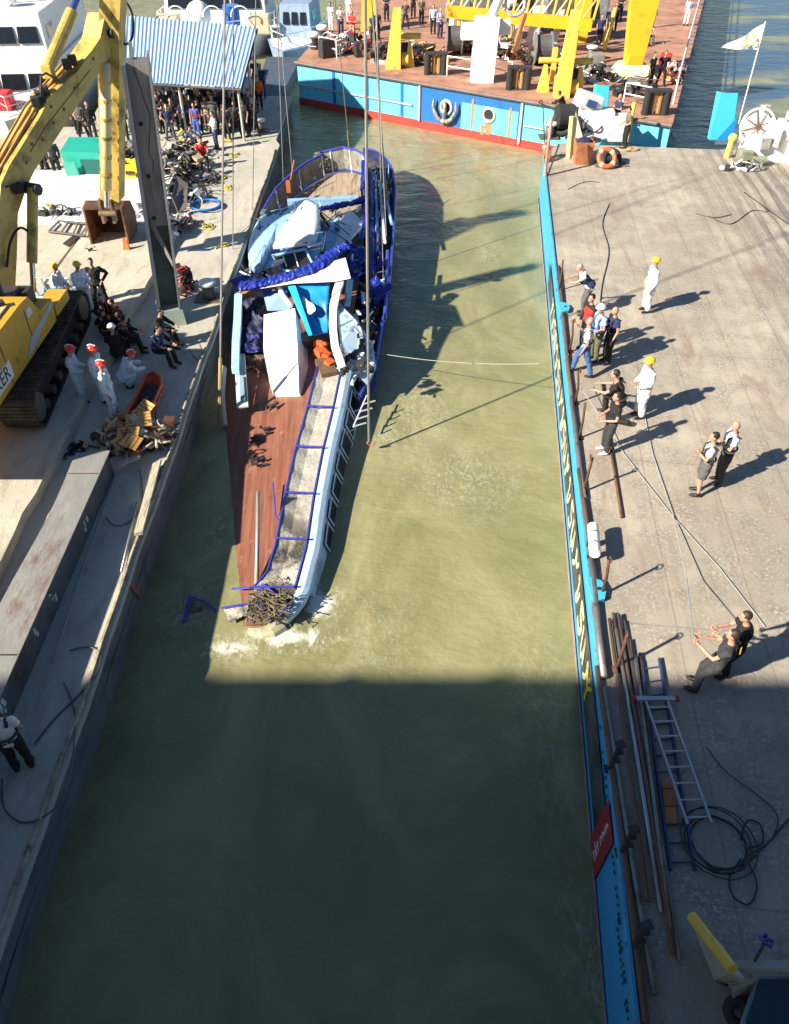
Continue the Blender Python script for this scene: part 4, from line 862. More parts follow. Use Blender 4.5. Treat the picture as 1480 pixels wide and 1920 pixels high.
# dark interior / tarps left
dn = M('navy_tarp', (.008, .012, .05), .5, var=.5, bump=.6)
part('fallen_tarp', cloth([D(452, 560, .6), D(494, 556, .9), D(497, 655, .25), D(454, 662, .15)], .35, 16, 1.8), dn, None, True)
part('fallen_tarp', cloth([D(458, 628, .45), D(494, 626, .5), D(495, 656, .4), D(460, 664, .3)], .25, 12, 2.4), M('tarp_dark_blue', (.01, .015, .12), .5, var=.4, bump=.5), None, True)
rk = B()
for _ in range(26):
    c = D(random.uniform(455, 500), random.uniform(655, 690), .08); rk.box(c, (random.uniform(.05, .3), random.uniform(.05, .3), random.uniform(.05, .25)), rz=random.uniform(0, 3), rx=random.uniform(-.4, .4))
part('deck_debris', rk, M('mud_brown', (.17, .11, .075), .9, var=.4))
ob_ = B()
for (px, py, s) in ((597, 648, .3), (603, 662, .35), (595, 660, .25), (612, 668, .28), (606, 650, .22), (618, 682, .3)):
    ob_.box(D(px, py, .25), (s, s * .8, .25), rz=random.uniform(0, 1.5), rx=.3, bev=.03)
part('life_jackets', ob_, M('jacket_orange', (.62, .12, .03), .7, var=.35, scale=6))
part('deck_debris', B().box(D(592, 636, .3), (1.1, .35, .3), rz=.2, rx=.3).box(D(612, 690, .2), (.5, .9, .2), rz=.3), M('brown_wood', (.14, .08, .05), .8, var=.4))
# wheelhouse
wh = part('wheelhouse', B().prism([D(482, 498, .0), D(462, 470, .0), D(492, 425, .0), D(582, 405, .0), D(612, 468, .0), D(590, 520, .0), D(505, 530, .0)],
                                  [D(478, 492, 1.75), D(470, 462, 1.75), D(494, 412, 1.75), D(577, 392, 1.75), D(606, 440, 1.75), D(590, 492, 1.75), D(510, 502, 1.75)]), lblue)
def dome(px_, h, rise, dropz=.22, mat=lblue):
    P = [D(x, y, h) for x, y in px_]; c = sum(P, Vector()) / len(P); rg = [[p - Vector((0, 0, dropz)) for p in P]]
    for s_, r_ in ((1, 0), (.97, .06), (.9, .13), (.75, .24), (.5, .34), (.25, .39), (.05, .4)): rg.append([c + (p - c) * s_ + Vector((0, 0, rise * r_ / .4)) for p in P])
    return obj('roof', B().rings(rg), mat, wh, smooth=True)
def rnd(pts, k=4):
    q = [Vector((x, y, 0)) for x, y in pts]; q = q[-1:] + q + q[:2]; o_ = smoothline(q, k); return [(v.x, v.y) for v in o_[k:-2 * k + 0]]
dome(rnd([(466, 484), (466, 462), (473, 436), (486, 410), (508, 397), (540, 389), (575, 374), (596, 387), (600, 418), (588, 452), (548, 459), (510, 465), (499, 484), (486, 501), (473, 499)]), 1.95, .34)
dome([(512, 461), (522, 440), (537, 416), (556, 392), (575, 373), (597, 386), (598, 418), (586, 453), (548, 458)], 2.16, .22, .12, wt)
ra = [D(463, 486, 1.95), D(464, 470, 2.0), D(476, 428, 2.05), D(489, 400, 2.05), D(530, 388, 2.1), D(575, 372, 2.1), D(537, 420, 2.3), D(512, 462, 2.3), D(500, 477, 2.1), D(478, 502, 1.9)]
rb_ = [D(575, 372, 2.1), D(597, 386, 2.05), D(598, 418, 2.0), D(586, 453, 2.0), D(512, 462, 2.3), D(537, 420, 2.3)]
def quad(px4, h4, mat, name, par, t=.05): return obj(name, B().plate([D(a, b_, h) for (a, b_), h in zip(px4, h4)], t), mat, par)
quad([(586, 455), (598, 420), (614, 430), (606, 478)], [1.85, 1.85, 1.3, 1.0], glass_d, 'window', wh)
quad([(500, 480), (586, 456), (604, 480), (585, 510), (548, 512), (508, 505)], [1.75, 1.75, 1.5, 1.3, 1.3, 1.4], lblue, 'front_frame', wh)
wo = quad([(513, 481), (572, 470), (584, 494), (548, 508), (530, 503)], [1.93, 1.93, 1.80, 1.66, 1.66], M('window_hollow', (.008, .008, .01), .5), 'window', wh, .06)
obj('frame', B().tube([D(511, 480, 1.96), D(573, 468, 1.96), D(587, 495, 1.83), D(549, 511, 1.68), D(528, 505, 1.68)], .06, 7, closed=True), lblue, wo)
for (a, b_, h) in (((592, 452), (600, 424), 1.72), ((604, 470), (610, 436), 1.4)): obj('frame', B().cyl(D(*a, h), D(*b_, h), .05, 6), lblue, wo)
obj('broken_glazing', B().cyl(D(530, 478, 1.97), D(538, 500, 1.75), .02, 5).cyl(D(552, 474, 1.97), D(560, 500, 1.78), .02, 5).box(D(522, 492, 1.9), (.35, .08, .2), rz=.5, rx=.6), white_p, wo)
quad([(486, 505), (500, 490), (515, 512), (498, 524)], [1.35, 1.5, 1.1, .9], glass_d, 'window', wh)
an = B().tube([D(482, 428, 2.2), D(510, 420, 2.2), D(535, 408, 2.25)], .025, 5).tube([D(488, 432, 2.2), D(486, 415, 2.25)], .025, 5).tube([D(545, 405, 2.2), D(556, 392, 2.5), D(552, 380, 2.6)], .03, 5)
for px, py in ((495, 398), (507, 403), (520, 400), (536, 396), (548, 402), (560, 394), (531, 404), (510, 424)): an.box(D(px, py, 2.18), (.3, .2, .15), rz=random.uniform(0, 2), bev=.03)
obj('roof_fittings', an, M('fittings_grey', (.10, .13, .18), .6, var=.4), wh)
obj('handrail', B().tube([D(510, 480, 1.98), D(545, 470, 2.0), D(585, 456, 2.0)], .03, 6), M('bronze', (.10, .09, .07), .5), wh)
# white and pale plating right of the wheelhouse
sheet([D(612, 418, .35), D(660, 396, .5), D(683, 420, .4), D(655, 452, .5), D(610, 480, .4)], white_p, 'deck_locker', .1)
sheet([D(610, 416, .42), D(636, 410, .48), D(630, 455, .46), D(608, 480, .46)], lblue, 'deck_locker', .1)
part('mast_stay', B().cyl(D(600, 395, 1.9), D(655, 440, .6), .02, 5).cyl(D(600, 418, 1.8), D(655, 455, .6), .02, 5).cyl(D(600, 400, 1.7), D(618, 425, .9), .06, 6), steel_d)
# bunting of torn blue tarpaulin
def rag(path, hs, w0, n=46, mat=blue_tarp, name='torn_tarpaulin'):
    P = smoothline([D(p[0], p[1], h) for p, h in zip(path, hs)], 12); rs3 = []; k = len(P); fr_ = 1.
    for i, p in enumerate(P):
        fr_ = max(.45, min(1.2, fr_ + random.uniform(-.16, .16))); q = w0 * fr_ * (.25 if i in (0, k - 1) else 1); t = (P[min(i + 1, k - 1)] - P[max(i - 1, 0)]).normalized(); s = t.cross(Vector((0, 0, 1))).normalized()
        rs3.append([p + s * q * math.cos(a) * (1 + .18 * random.uniform(-1, 1)) + Vector((0, 0, .5 * q * math.sin(a) * (1 + .35 * random.uniform(-1, 1)))) for a in [2 * math.pi * j / 11 for j in range(11)]])
    return part(name, B().rings(rs3), mat)
rag([(447, 538), (500, 528), (550, 515), (595, 498), (630, 472), (650, 462)], [2.0, 1.95, 1.95, 1.95, 1.9, 1.8], .22)
rag([(452, 530), (470, 522), (490, 538)], [1.8, 1.6, 1.9], .32)
rag([(600, 392), (640, 385), (672, 378), (684, 372)], [.6, .5, .6, .9], .22)
rag([(682, 300), (680, 340), (681, 385), (682, 420), (676, 450)], [.9, .8, .7, .6, .5], .13)
rag([(694, 320), (696, 400), (697, 480), (699, 560)], [.3, .1, .1, -.1], .12)
rag([(700, 520), (713, 540), (722, 560), (712, 555)], [0, 0, -.2, 0], .16)
for pts, hh in (([(652, 452), (672, 440), (690, 470), (688, 520), (668, 528), (655, 500)], .3), ([(700, 545), (730, 530), (729, 552), (706, 566)], -.05), ([(703, 420), (716, 400), (716, 500), (700, 520)], -.2)):
    part('torn_tarpaulin', cloth([D(a, b_, hh + .15) for a, b_ in (pts if len(pts) == 4 else [pts[0], pts[2], pts[4], pts[5]])], .32, 16, 2.2), blue_tarp, None, True)
# hanging cables, splintered strips and silt over the superstructure
for nm, mt, cnt, sz in (('loose_cable', steel_d, 26, .012), ('splintered_strip', white_p, 30, .03), ('splintered_strip', lblue, 22, .03), ('silt_lump', M('silt', (.13, .10, .065), .95, var=.3), 46, .05)):
    b_ = B()
    for _ in range(cnt):
        px, py = random.choice(((random.uniform(455, 520), random.uniform(500, 545)), (random.uniform(590, 690), random.uniform(380, 520)), (random.uniform(480, 600), random.uniform(395, 480)), (random.uniform(630, 700), random.uniform(530, 720))))
        hh = 2.1 if (470 < px < 598 and 390 < py < 480) else (1.7 if py > 480 and px < 600 else .55)
        c = D(px, py, hh)
        if sz < .02: b_.tube(smoothline([c, c + Vector((random.uniform(-.4, .4), random.uniform(-.6, .6), random.uniform(-.1, .3))), c + Vector((random.uniform(-.7, .7), random.uniform(-.9, .9), random.uniform(-.3, .1)))], 5), sz, 4)
        elif nm == 'silt_lump': b_.ell(c, (random.uniform(.03, .14), random.uniform(.03, .14), .03), 7, 5)
        else: b_.box(c, (random.uniform(.03, .12), random.uniform(.15, .7), .03), rz=random.uniform(-1.2, 1.2), rx=random.uniform(-.5, .5), ry=random.uniform(-.6, .6))
    part(nm, b_, mt)
# torn light-blue cabin plate right of the arch
pt_m = M('torn_plate', (.44, .60, .74), .35, var=.12, dirt='#2c2c34', damt=.35, dscale=2.5)
sheet([D(633, 566, .9), D(668, 600, .7), D(698, 645, .35), D(704, 690, .0), D(690, 722, -.1), D(668, 700, .2), D(650, 690, .4), D(640, 640, .7)], pt_m, 'torn_plate', .08)
dk = B()
for _ in range(22):
    c = D(random.uniform(640, 695), random.uniform(610, 700), .55); dk.box(c, (random.uniform(.04, .3), random.uniform(.03, .12), .2), rz=random.uniform(0, 3))
part('torn_metal', dk, steel_d)
part('window_pillar', B().plate([D(650, 524, 1.3), D(662, 524, 1.2), D(656, 575, .5), D(646, 575, .6)], .06), lblue)
# side passage wreckage
wk = {'white': (B(), white_p, 34), 'blue': (B(), frame_b, 30), 'pale': (B(), lblue, 18), 'brown': (B(), M('wreck_brown', (.25, .16, .10), .8, var=.4), 16), 'dark': (B(), steel_d, 40)}
for nm, (b_, mt, cnt) in wk.items():
    for _ in range(cnt):
        y = random.uniform(21.5, 37); xr = hy(y)[0] - .12; xl = XR(y) + .05; x = random.uniform(xl, max(xr, xl + .1)); c = Vector((x, y, PZ(x, y) - .5 + random.uniform(0, .55)))
        if random.random() < .55: q = Vector((random.uniform(-.3, .15), random.uniform(-1.0, 1.0), random.uniform(-.2, .5))); b_.cyl(c, c + q, random.uniform(.015, .035), 5)
        else: b_.box(c, (random.uniform(.06, .3), random.uniform(.1, .7), random.uniform(.03, .12)), rz=random.uniform(-.4, .4), rx=random.uniform(-.3, .3), ry=random.uniform(-.5, .5))
    part('passage_wreckage', b_, mt)
for a, b_, mt in (((712, 340), (722, 455), white_p), ((718, 345), (735, 420), lblue), ((727, 470), (722, 600), frame_b), ((705, 330), (708, 470), lblue), ((660, 720), (700, 640), white_p), ((668, 620), (672, 700), lblue)):
    part('side_rail', B().cyl(D(*a, .1), D(*b_, .05), .06, 6), mt)
# window frames low on the right side
fr2 = B()
for i in range(4):
    a = D(663 + i * 6, 800 - i * 14, -.2); fr2.cyl(a, a + Vector((.35, .25, -.05)), .025, 5); fr2.cyl(a, a + Vector((.1, .45, 0)), .025, 5)
part('bent_frames', fr2, white_p)
# far end: curved railing with posts and netting, light blue lockers
Yr = [31.5, 32.6, 33.6, 34.6, 35.4, 36.0, 36.4]
left = [Vector((XL(y), y, PZ(XL(y), y))) for y in Yr]; right = [Vector((XR(y), y, PZ(XR(y), y))) for y in reversed(Yr)]
far_ = left + [Vector((x, 36.75, PZ(x, 36.75))) for x in (-3.3, -2.8, -2.2)] + right
fr3 = B().tube([p + Vector((-.1, .1, 1.0)) for p in far_], .05, 6).tube([p + Vector((-.05, .05, .08)) for p in far_], .035, 6)
farr = part('end_railing', fr3, frame_b)
ps = B()
for i, p in enumerate(far_[::2]): ps.cyl(p, p + Vector((-.1, .1, 1.0)), .035, 5)
obj('railing_post', ps, white_p, farr)
vs = []; 
for p in far_: vs += [p + Vector((-.05, .05, .08)), p + Vector((-.08, .08, .5)), p + Vector((-.1, .1, .98))]
fs = [(i * 3 + c, i * 3 + c + 1, (i + 1) * 3 + c + 1, (i + 1) * 3 + c) for i in range(len(far_) - 1) for c in range(2)]
obj('netting', B().add(vs, fs), net_mat('far_netting', 2, (.30, .28, .24), (.12, .11, .09)), farr)
part('bench', B().box(S(33.2, 1.9, .25), (3.0, .35, .3), rz=.15), lblue)
part('flag_staff', B().cyl(D(538, 378, .1), D(552, 300, 1.6), .03, 6).box(D(541, 350, .9), (.18, .1, .5)), M('staff_orange', (.45, .14, .04), .6))
# floating broken railing off the near end
fr_ = thing('broken_railing', 'bent blue railing frame floating off the near end of the boat', 'railing', at(370, 1145, 0))
obj('rail', B().tube([at(357, 1118, .12), at(346, 1166, .02)], .045, 6).tube([at(357, 1118, .12), at(385, 1128, .08), at(402, 1142, .04), at(404, 1150, 0)], .022, 6), frame_b, fr_)
obj('netting', B().add([at(360, 1120, .1), at(385, 1130, .06), at(376, 1146, .03), at(352, 1150, .03)], [(0, 1, 2, 3)]), silt, fr_)
top('mooring_rope', rope([at(703, 661, 1.0), at(1012, 682, 2.0)], .011, .15), M('pale_rope', (.36, .35, .31), .8), 'pale rope stretched over the water from the wreck to the right barge', 'rope')
# ------------------------------------------------------------------ lifting slings
HK = Vector((-2.6, 27, 34))
slm = M('sling_cable', (.27, .25, .23), .55, .4, var=.25)
def sling(px, py, z, px2, Y2, label, r=.03, hook=False, low=None, mat=slm):
    a = at(px, py, z); b_ = atY(px2, 0, Y2); dr = (b_ - a); c = a + dr * ((34 - a.z) / dr.z); c = Vector((max(-6, min(1, c.x)), c.y, c.z))
    t = thing('lifting_sling', label, 'lifting cable', a, 'lifting cables')
    obj('cable', B().tube([a, b_, b_ + dr * .6], r, 7), mat, t)
    if hook: obj('hook', B().torus(a + Vector((.05, 0, -.05)), .09, .03, (0, 1, .3), 14, 6, 150, 400), M('hook_red', (.45, .16, .12), .5), t)
    if low: obj('shackle', B().cyl(a, a.lerp(b_, low), r * 2.0, 8), M('sling_sleeve', (.30, .22, .10), .6, var=.3), t)
sling(692, 828, .35, 685, 19.5, 'thick cable hanging beside the hull with an open hook just above the water', .035, True)
sling(729, 420, .8, 697, 33, 'cable down to the right side of the wreck, right of the hooked cable', .028, False, .22)
sling(727, 490, .6, 704, 31, 'cable joining the middle right side of the wreck', .02)
sling(720, 560, .6, 706, 27, 'thinnest cable reaching the torn plating on the right', .018)
sling(412, 805, .1, 422, 23, 'cable with a long yellow-brown sleeve between boat and left barge', .03, False, .19)
sling(437, 470, 1.2, 438, 29, 'cable reaching the left side of the wheelhouse', .02)
sling(474, 395, 1.4, 480, 32, 'cable dropping to the white bollard side of the wreck', .018)
sling(532, 350, 1.0, 519, 36, 'slack-looking cable to the far left corner of the wreck', .02)
sling(655, 275, 1.6, 628, 38, 'cable with a thick shackled end over the far railing', .022, False, .12)
sling(548, 315, 1.2, 520, 39, 'thin cable left of the far railing', .018)
# ================================================================== FAR FLOATING CRANE VESSEL
ZF = 2.3
def F(px, py, h=0.): return at(px, py, ZF + h)
rp = [F(557, 118), F(810, 160), F(958, 186), F(1073, 207), F(1258, 236)]
fsd = (F(1320, 0) - F(1258, 236)).normalized()
fs_ = thing('crane_vessel', 'blue and red work vessel with a brown deck across the far end of the basin', 'work vessel', (4, 55, 0))
fa, fb2 = rp[0], rp[-1]; dirf = (fb2 - fa).normalized(); nrmf = Vector((dirf.y, -dirf.x, 0)).normalized()
def FE(t, z, off=0.): p = fa.lerp(fb2, t); return Vector((p.x, p.y, 0)) + nrmf * off + Vector((0, 0, z))
back = Vector((.30, .95, 0)) * 60
base = [FE(0, 0), FE(1, 0), FE(1, 0) + Vector((fsd.x, fsd.y, 0)) * 60, FE(0, 0) + Vector((.12, .99, 0)) * 60]
fblue = M('vessel_blue', (.14, .55, .72), .45, var=.06, dirt='#5d8ea8', damt=.15)
fblue_d = M('vessel_blue_dark', (.02, .14, .42), .45, var=.1)
fred = M('vessel_red', (.50, .05, .04), .55, var=.15, dirt='#6a3a2c', damt=.25)
fdeck = M('vessel_deck', (.42, .22, .15), .75, var=.25, scale=.8, dirt='#7d5c50', damt=.4, dscale=.7)
obj('hull', B().slab(base, .3, ZF - .06), fblue, fs_)
obj('boot_top', B().prism([v - Vector((0, 0, 1)) + nrmf * .03 for v in base[:2]] + [v - Vector((0, 0, 1)) for v in base[2:]], [v + Vector((0, 0, .42)) + nrmf * .03 for v in base[:2]] + [v + Vector((0, 0, .42)) for v in base[2:]]), fred, fs_)
obj('deck', B().slab([FE(-.004, 0, .1), FE(1.004, 0, .1), base[2], base[3]], ZF - .05, ZF), fdeck, fs_)
obj('deck_edge', B().tube([FE(-.004, ZF + .03, .12), FE(1.004, ZF + .03, .12)], .09, 6), M('deck_edge', (.16, .12, .11), .7, var=.3), fs_)
def face(t0, t1, z0, z1, off, mat, name): return obj(name, B().prism([FE(t0, z0, off), FE(t1, z0, off), FE(t1, z0, off + .02), FE(t0, z0, off + .02)], [FE(t0, z1, off), FE(t1, z1, off), FE(t1, z1, off + .02), FE(t0, z1, off + .02)]), mat, fs_)
ot = lambda px: ((at(px, 170, ZF) - fa).dot(dirf)) / (fb2 - fa).length
stripm = M('vessel_frame_dark', (.03, .06, .11), .6, var=.3)
tt = [.19, .285, .385]
for t in (.115, .22, .325): face(t, t + .008, .45, ZF - .1, .01, fblue_d, 'hull_rib')
st_ = B().prism([FE(0, 1.1, .02), FE(.36, 1.1, .02), FE(.36, 1.1, .10), FE(0, 1.1, .10)], [FE(0, 1.18, .02), FE(.36, 1.18, .02), FE(.36, 1.18, .10), FE(0, 1.18, .10)])
st_.prism([FE(.665, 1.1, .02), FE(1, 1.1, .02), FE(1, 1.1, .10), FE(.665, 1.1, .10)], [FE(.665, 1.18, .02), FE(1, 1.18, .02), FE(1, 1.18, .10), FE(.665, 1.18, .10)])
obj('rubbing_strake', st_, M('strake_grey', (.33, .38, .42), .6, var=.2), fs_)
face(.385, .655, .42, ZF - .1, .012, fblue_d, 'anchor_recess')
wb = obj('recess_edge', B().tube([FE(.382, .4, .08), FE(.382, ZF - .05, .08)], .07, 6).tube([FE(.658, .2, .08), FE(.658, ZF - .05, .08)], .07, 6), M('recess_white', (.6, .64, .66), .5, var=.2), fs_)
face(.50, .65, .42, ZF - .55, .036, fblue, 'recess_panel')
# anchor
ac = FE(.458, 1.1, .25); am = M('anchor_pale', (.40, .37, .32), .7, .2, var=.3, dirt='#5a3c2a', damt=.4, dscale=4)
dv = dirf
aa = B().tube([ac + Vector((0, 0, .55)), ac + Vector((0, 0, -.35))], .11, 8)
for s in (-1, 1): aa.tube([ac + dv * s * .15 + Vector((0, 0, -.45)), ac + dv * s * .5 + Vector((0, 0, -.25)), ac + dv * s * .75 + Vector((0, 0, .25)), ac + dv * s * .7 + Vector((0, 0, .65))], .1, 8, [.13, .11, .09, .04])
aa.ell(ac + Vector((0, 0, -.42)), (.22, .18, .15), 10, 6)
ah = thing('anchor', 'pale stockless anchor hanging in the dark blue recess of the far vessel', 'anchor', ac - Vector((0, 0, .6))); obj('fluke', aa, am, ah, smooth=True)
for t, lab in ((.458, 'hawse_ring'), (.575, 'hawse_ring')):
    c = FE(t, 1.35, .06); rg = obj(lab, B().torus(c, .34, .08, nrmf, 20, 8), M('ring_white', (.5, .52, .52), .5), fs_, smooth=True); obj('hawse_hole', B().cyl(c - nrmf * .04, c + nrmf * .0, .32, 20), black_r, rg)
stn_ = B()
for t, w_, z0, z1 in ((.575, .16, .35, 1.15), (.53, .05, .35, 2.0), (.63, .05, .35, 1.9), (.56, .1, .3, .8)): stn_.prism([FE(t - w_ / 24, z0, .065), FE(t + w_ / 24, z0, .065), FE(t + w_ / 24, z0, .07), FE(t - w_ / 24, z0, .07)], [FE(t - w_ / 16, z1, .065), FE(t + w_ / 16, z1, .065), FE(t + w_ / 16, z1, .07), FE(t - w_ / 16, z1, .07)])
obj('rust_streak', stn_, M('rust_streak', (.42, .22, .10), .8, var=.3), fs_)
# deck equipment
def taper(p0, w0, w1, h, mat, name, par, lean=(0, 0), dpt=.5, rzv=0.):
    c = Vector(p0); a = math.cos(rzv); s = math.sin(rzv)
    def q(x, y, z): return c + Vector((x * a - y * s, x * s + y * a, z))
    return obj(name, B().prism([q(-w0, -dpt, 0), q(w0, -dpt, 0), q(w0, dpt, 0), q(-w0, dpt, 0)], [q(-w1 + lean[0], -dpt * .6 + lean[1], h), q(w1 + lean[0], -dpt * .6 + lean[1], h), q(w1 + lean[0], dpt * .6 + lean[1], h), q(-w1 + lean[0], dpt * .6 + lean[1], h)]), mat, par)
yl = M('crane_yellow', (.80, .55, .10), .4, var=.06, dirt='#8a6a24', damt=.15)
yd = M('crane_yellow_deep', (.70, .42, .02), .4, var=.08, dirt='#7a5518', damt=.15)
def leg(base_, top_, w0, w1, label, plate=False, mat=yd):
    c = F(*base_); tp = atY(top_[0], top_[1], c.y + .6); t = thing('crane_pylon', label, 'crane leg', c)
    ax = Vector((1, 0, 0)); ay = Vector((0, 1, 0))
    k = 1.5
    tp2 = c + (tp - c) * k; w2 = w0 + (w1 - w0) * k
    obj('column', B().prism([c - ax * w0 - ay * .4, c + ax * w0 - ay * .4, c + ax * w0 + ay * .4, c - ax * w0 + ay * .4], [tp2 - ax * w2 - ay * .4, tp2 + ax * w2 - ay * .4, tp2 + ax * w2 + ay * .4, tp2 - ax * w2 + ay * .4]), mat, t)
    if plate:
        b_ = B().prism([c + Vector(v) for v in ((-1.2, -1.2, 0), (1.2, -1.2, 0), (1.1, .9, 0), (-1.1, .9, 0))], [c + Vector(v) for v in ((-.75, -.6, .55), (.75, -.6, .55), (.7, .6, .55), (-.7, .6, .55))]); obj('foot', b_, M('foot_cream', (.72, .62, .40), .5, var=.15), t)
        obj('pin', B().box(c + Vector((0, -.45, .8)), (.9, .3, .5), bev=.04), mat, t)
    return t
leg((1183, 138), (1208, 0), .42, .75, 'thick yellow crane leg on a cream foot behind the two men in black', True)
leg((690, 58), (693, 0), .5, .5, 'broad yellow crane leg near the left end of the far vessel')
leg((1085, 78), (1095, 0), .45, .5, 'yellow crane leg ending in a hinge above the white drums')
def fin(base_, h, label, w=.45):
    c = F(*base_); t = thing('winch_frame', label, 'winch', c)
    taper(c, w, .22, h, yl, 'tapered_plate', t, lean=(.25, .3), dpt=.3)
    taper(c + Vector((w + .55, .45, 0)), .3, .08, 1.3, yl, 'tapered_plate', t, dpt=.25)
    obj('drum', B().cyl(c + Vector((w + .05, .3, .42)), c + Vector((w + .45, .3, .42)), .36, 16).cyl(c + Vector((w - .1, .9, 1.5)), c + Vector((w + 1.2, .9, 1.5)), .16, 12), yl, t, smooth=False)
    obj('drum_core', B().cyl(c + Vector((w, .8, .7)), c + Vector((w + .5, .8, .7)), .5, 16), steel_d, t); return t
fin((737, 128), 3.0, 'tall yellow tapered winch stand, left one on the far vessel')
fin((1052, 182), 3.9, 'tall yellow tapered winch stand, right one on the far vessel', .4)
t = thing('winch_frame', 'low yellow winch with a round drum left of the right tapered stand', 'winch', F(1025, 172)); c = F(1018, 172)
taper(c, .32, .08, 1.3, yl, 'tapered_plate', t, dpt=.2); obj('drum', B().cyl(c + Vector((.55, 0, .4)), c + Vector((1.05, 0, .4)), .38, 16).cyl(c + Vector((-.3, .5, 1.4)), c + Vector((1.1, .5, 1.4)), .15, 12).box(c + Vector((.5, .5, 1.2)), (.25, .25, 1.6)), yl, t)
# truss across the top
tr = thing('gantry_beam', 'long yellow girder carried above the white machinery at the top of the photograph', 'girder', atY(980, 60, 57))
a_, b2 = atY(838, 22, 57), atY(1110, 48, 55)
mb = B(); 
for z in (0,): 
    mb.plate([a_ + Vector((0, 0, -.3)), b2 + Vector((0, 0, -.3)), b2 + Vector((0, 0, .35)), a_ + Vector((0, 0, .35))], .4)
obj('beam', mb, yd, tr)
dg = B()
for i in range(12): p = a_.lerp(b2, i / 11); dg.cyl(p, p + Vector((.3, .2, 1.6)), .07, 5); dg.cyl(p, a_.lerp(b2, min(1, (i + 1) / 11)) + Vector((.3, .2, 1.6)), .05, 5)
dg.cyl(a_ + Vector((.3, .2, 1.6)), b2 + Vector((.3, .2, 1.6)), .12, 6)
for i in (1, 5, 10): p = a_.lerp(b2, i / 11); dg.cyl(p, Vector((p.x, p.y, ZF)), .12, 6)
obj('lattice', dg, yl, tr)
cabm = M('machine_grey', (.14, .15, .17), .6, var=.4, dirt='#8a8a88', damt=.3, dscale=3)
bigc = thing('machinery_house', 'dark machinery rows behind the yellow girder at the very top', 'machinery', F(980, 20)); mh = B()
random.seed(21)
for i in range(34):
    p = at(random.uniform(850, 1130), random.uniform(-12, 22), ZF + random.uniform(.5, 2)); mh.box(p, (random.uniform(.4, 1.4), random.uniform(.4, 1.2), random.uniform(.6, 2.4)), rz=random.uniform(-.3, .3))
obj('machine_block', mh, cabm, bigc)
mh = B()
for i in range(16):
    p = at(random.uniform(850, 1130), random.uniform(-5, 25), ZF + random.uniform(.5, 2)); mh.box(p, (random.uniform(.2, .7), .3, random.uniform(.6, 2.2)), rz=random.uniform(-.3, .3))
obj('cover_panel', mh, white_p, bigc)
# white pedestal with an arm
c = F(903, 152); t = thing('deck_crane', 'white box pedestal with a slanting white pipe arm at the middle of the far deck', 'deck crane', c)
obj('pedestal', B().prism([c + Vector(v) for v in ((-.62, -.5, 0), (.62, -.5, 0), (.62, .5, 0), (-.62, .5, 0))], [c + Vector(v) for v in ((-.55, -.4, 3.1), (.75, -.4, 3.1), (.75, .5, 3.1), (-.55, .5, 3.1))]), white_p, t)
obj('arm', B().cyl(c + Vector((.3, .1, 3.0)), c + Vector((1.6, 1.2, 5.8)), .26, 12, .18).box(c + Vector((-.9, .2, 2.4)), (.7, .5, .8), rz=.2, bev=.05).box(c + Vector((1.1, .2, 2.6)), (.6, .5, .7), bev=.05), white_p, t)
obj('hose_loop', B().torus(c + Vector((1.6, .6, 3.6)), .55, .09, (.2, -1, .2), 18, 6), M('hose_white', (.6, .6, .6), .5), t, smooth=True)
# rows of white and black drums / canvas covers
for (x0, x1, y, h, lb_, mt) in ((858, 885, 70, 1.9, 'white upright drum left of the pedestal arm', white_p), (955, 975, 88, 2.0, 'slim white cover leaning beside the brown strut', white_p), (985, 1008, 85, 2.1, 'wide white cover left of the grey cable reel', white_p), (838, 848, 62, 1.9, 'narrow white plate at the left of the drum row', white_p), (1030, 1042, 96, 2.2, 'narrow pale plate right of the grey cable reel', M('pale_grey_paint', (.55, .57, .6), .5))):
    p, q = F(x0, y), F(x1, y); top('drum_cover', B().prism([p, q, q + Vector((.1, .6, 0)), p + Vector((.1, .6, 0))], [p + Vector((.4, .2, h)), q + Vector((.3, .2, h)), q + Vector((.4, .6, h)), p + Vector((.4, .6, h))]), mt, lb_, 'machine cover')
for (px, py, r_, lb_) in ((852, 72, .85, 'dark cable reel behind the men in blue shirts'), (1018, 90, .85, 'grey cable reel between two white covers')):
    c = F(px, py, .9); t = thing('cable_reel', lb_, 'reel', c - Vector((0, 0, .9))); obj('cable', B().cyl(c - Vector((.45, 0, 0)), c + Vector((.45, 0, 0)), r_ * .8, 20), M('reel_cable', (.09, .09, .09), .6, var=.4), t); obj('flange', B().cyl(c - Vector((.5, 0, 0)), c - Vector((.44, 0, 0)), r_, 24).cyl(c + Vector((.44, 0, 0)), c + Vector((.5, 0, 0)), r_, 24), galv, t)
top('strut', B().cyl(F(958, 112), atY(985, 25, F(958, 112).y + .6), .16, 6), M('strut_rust', (.30, .13, .04), .6, var=.4), 'brown slanted strut between the white covers', 'strut')
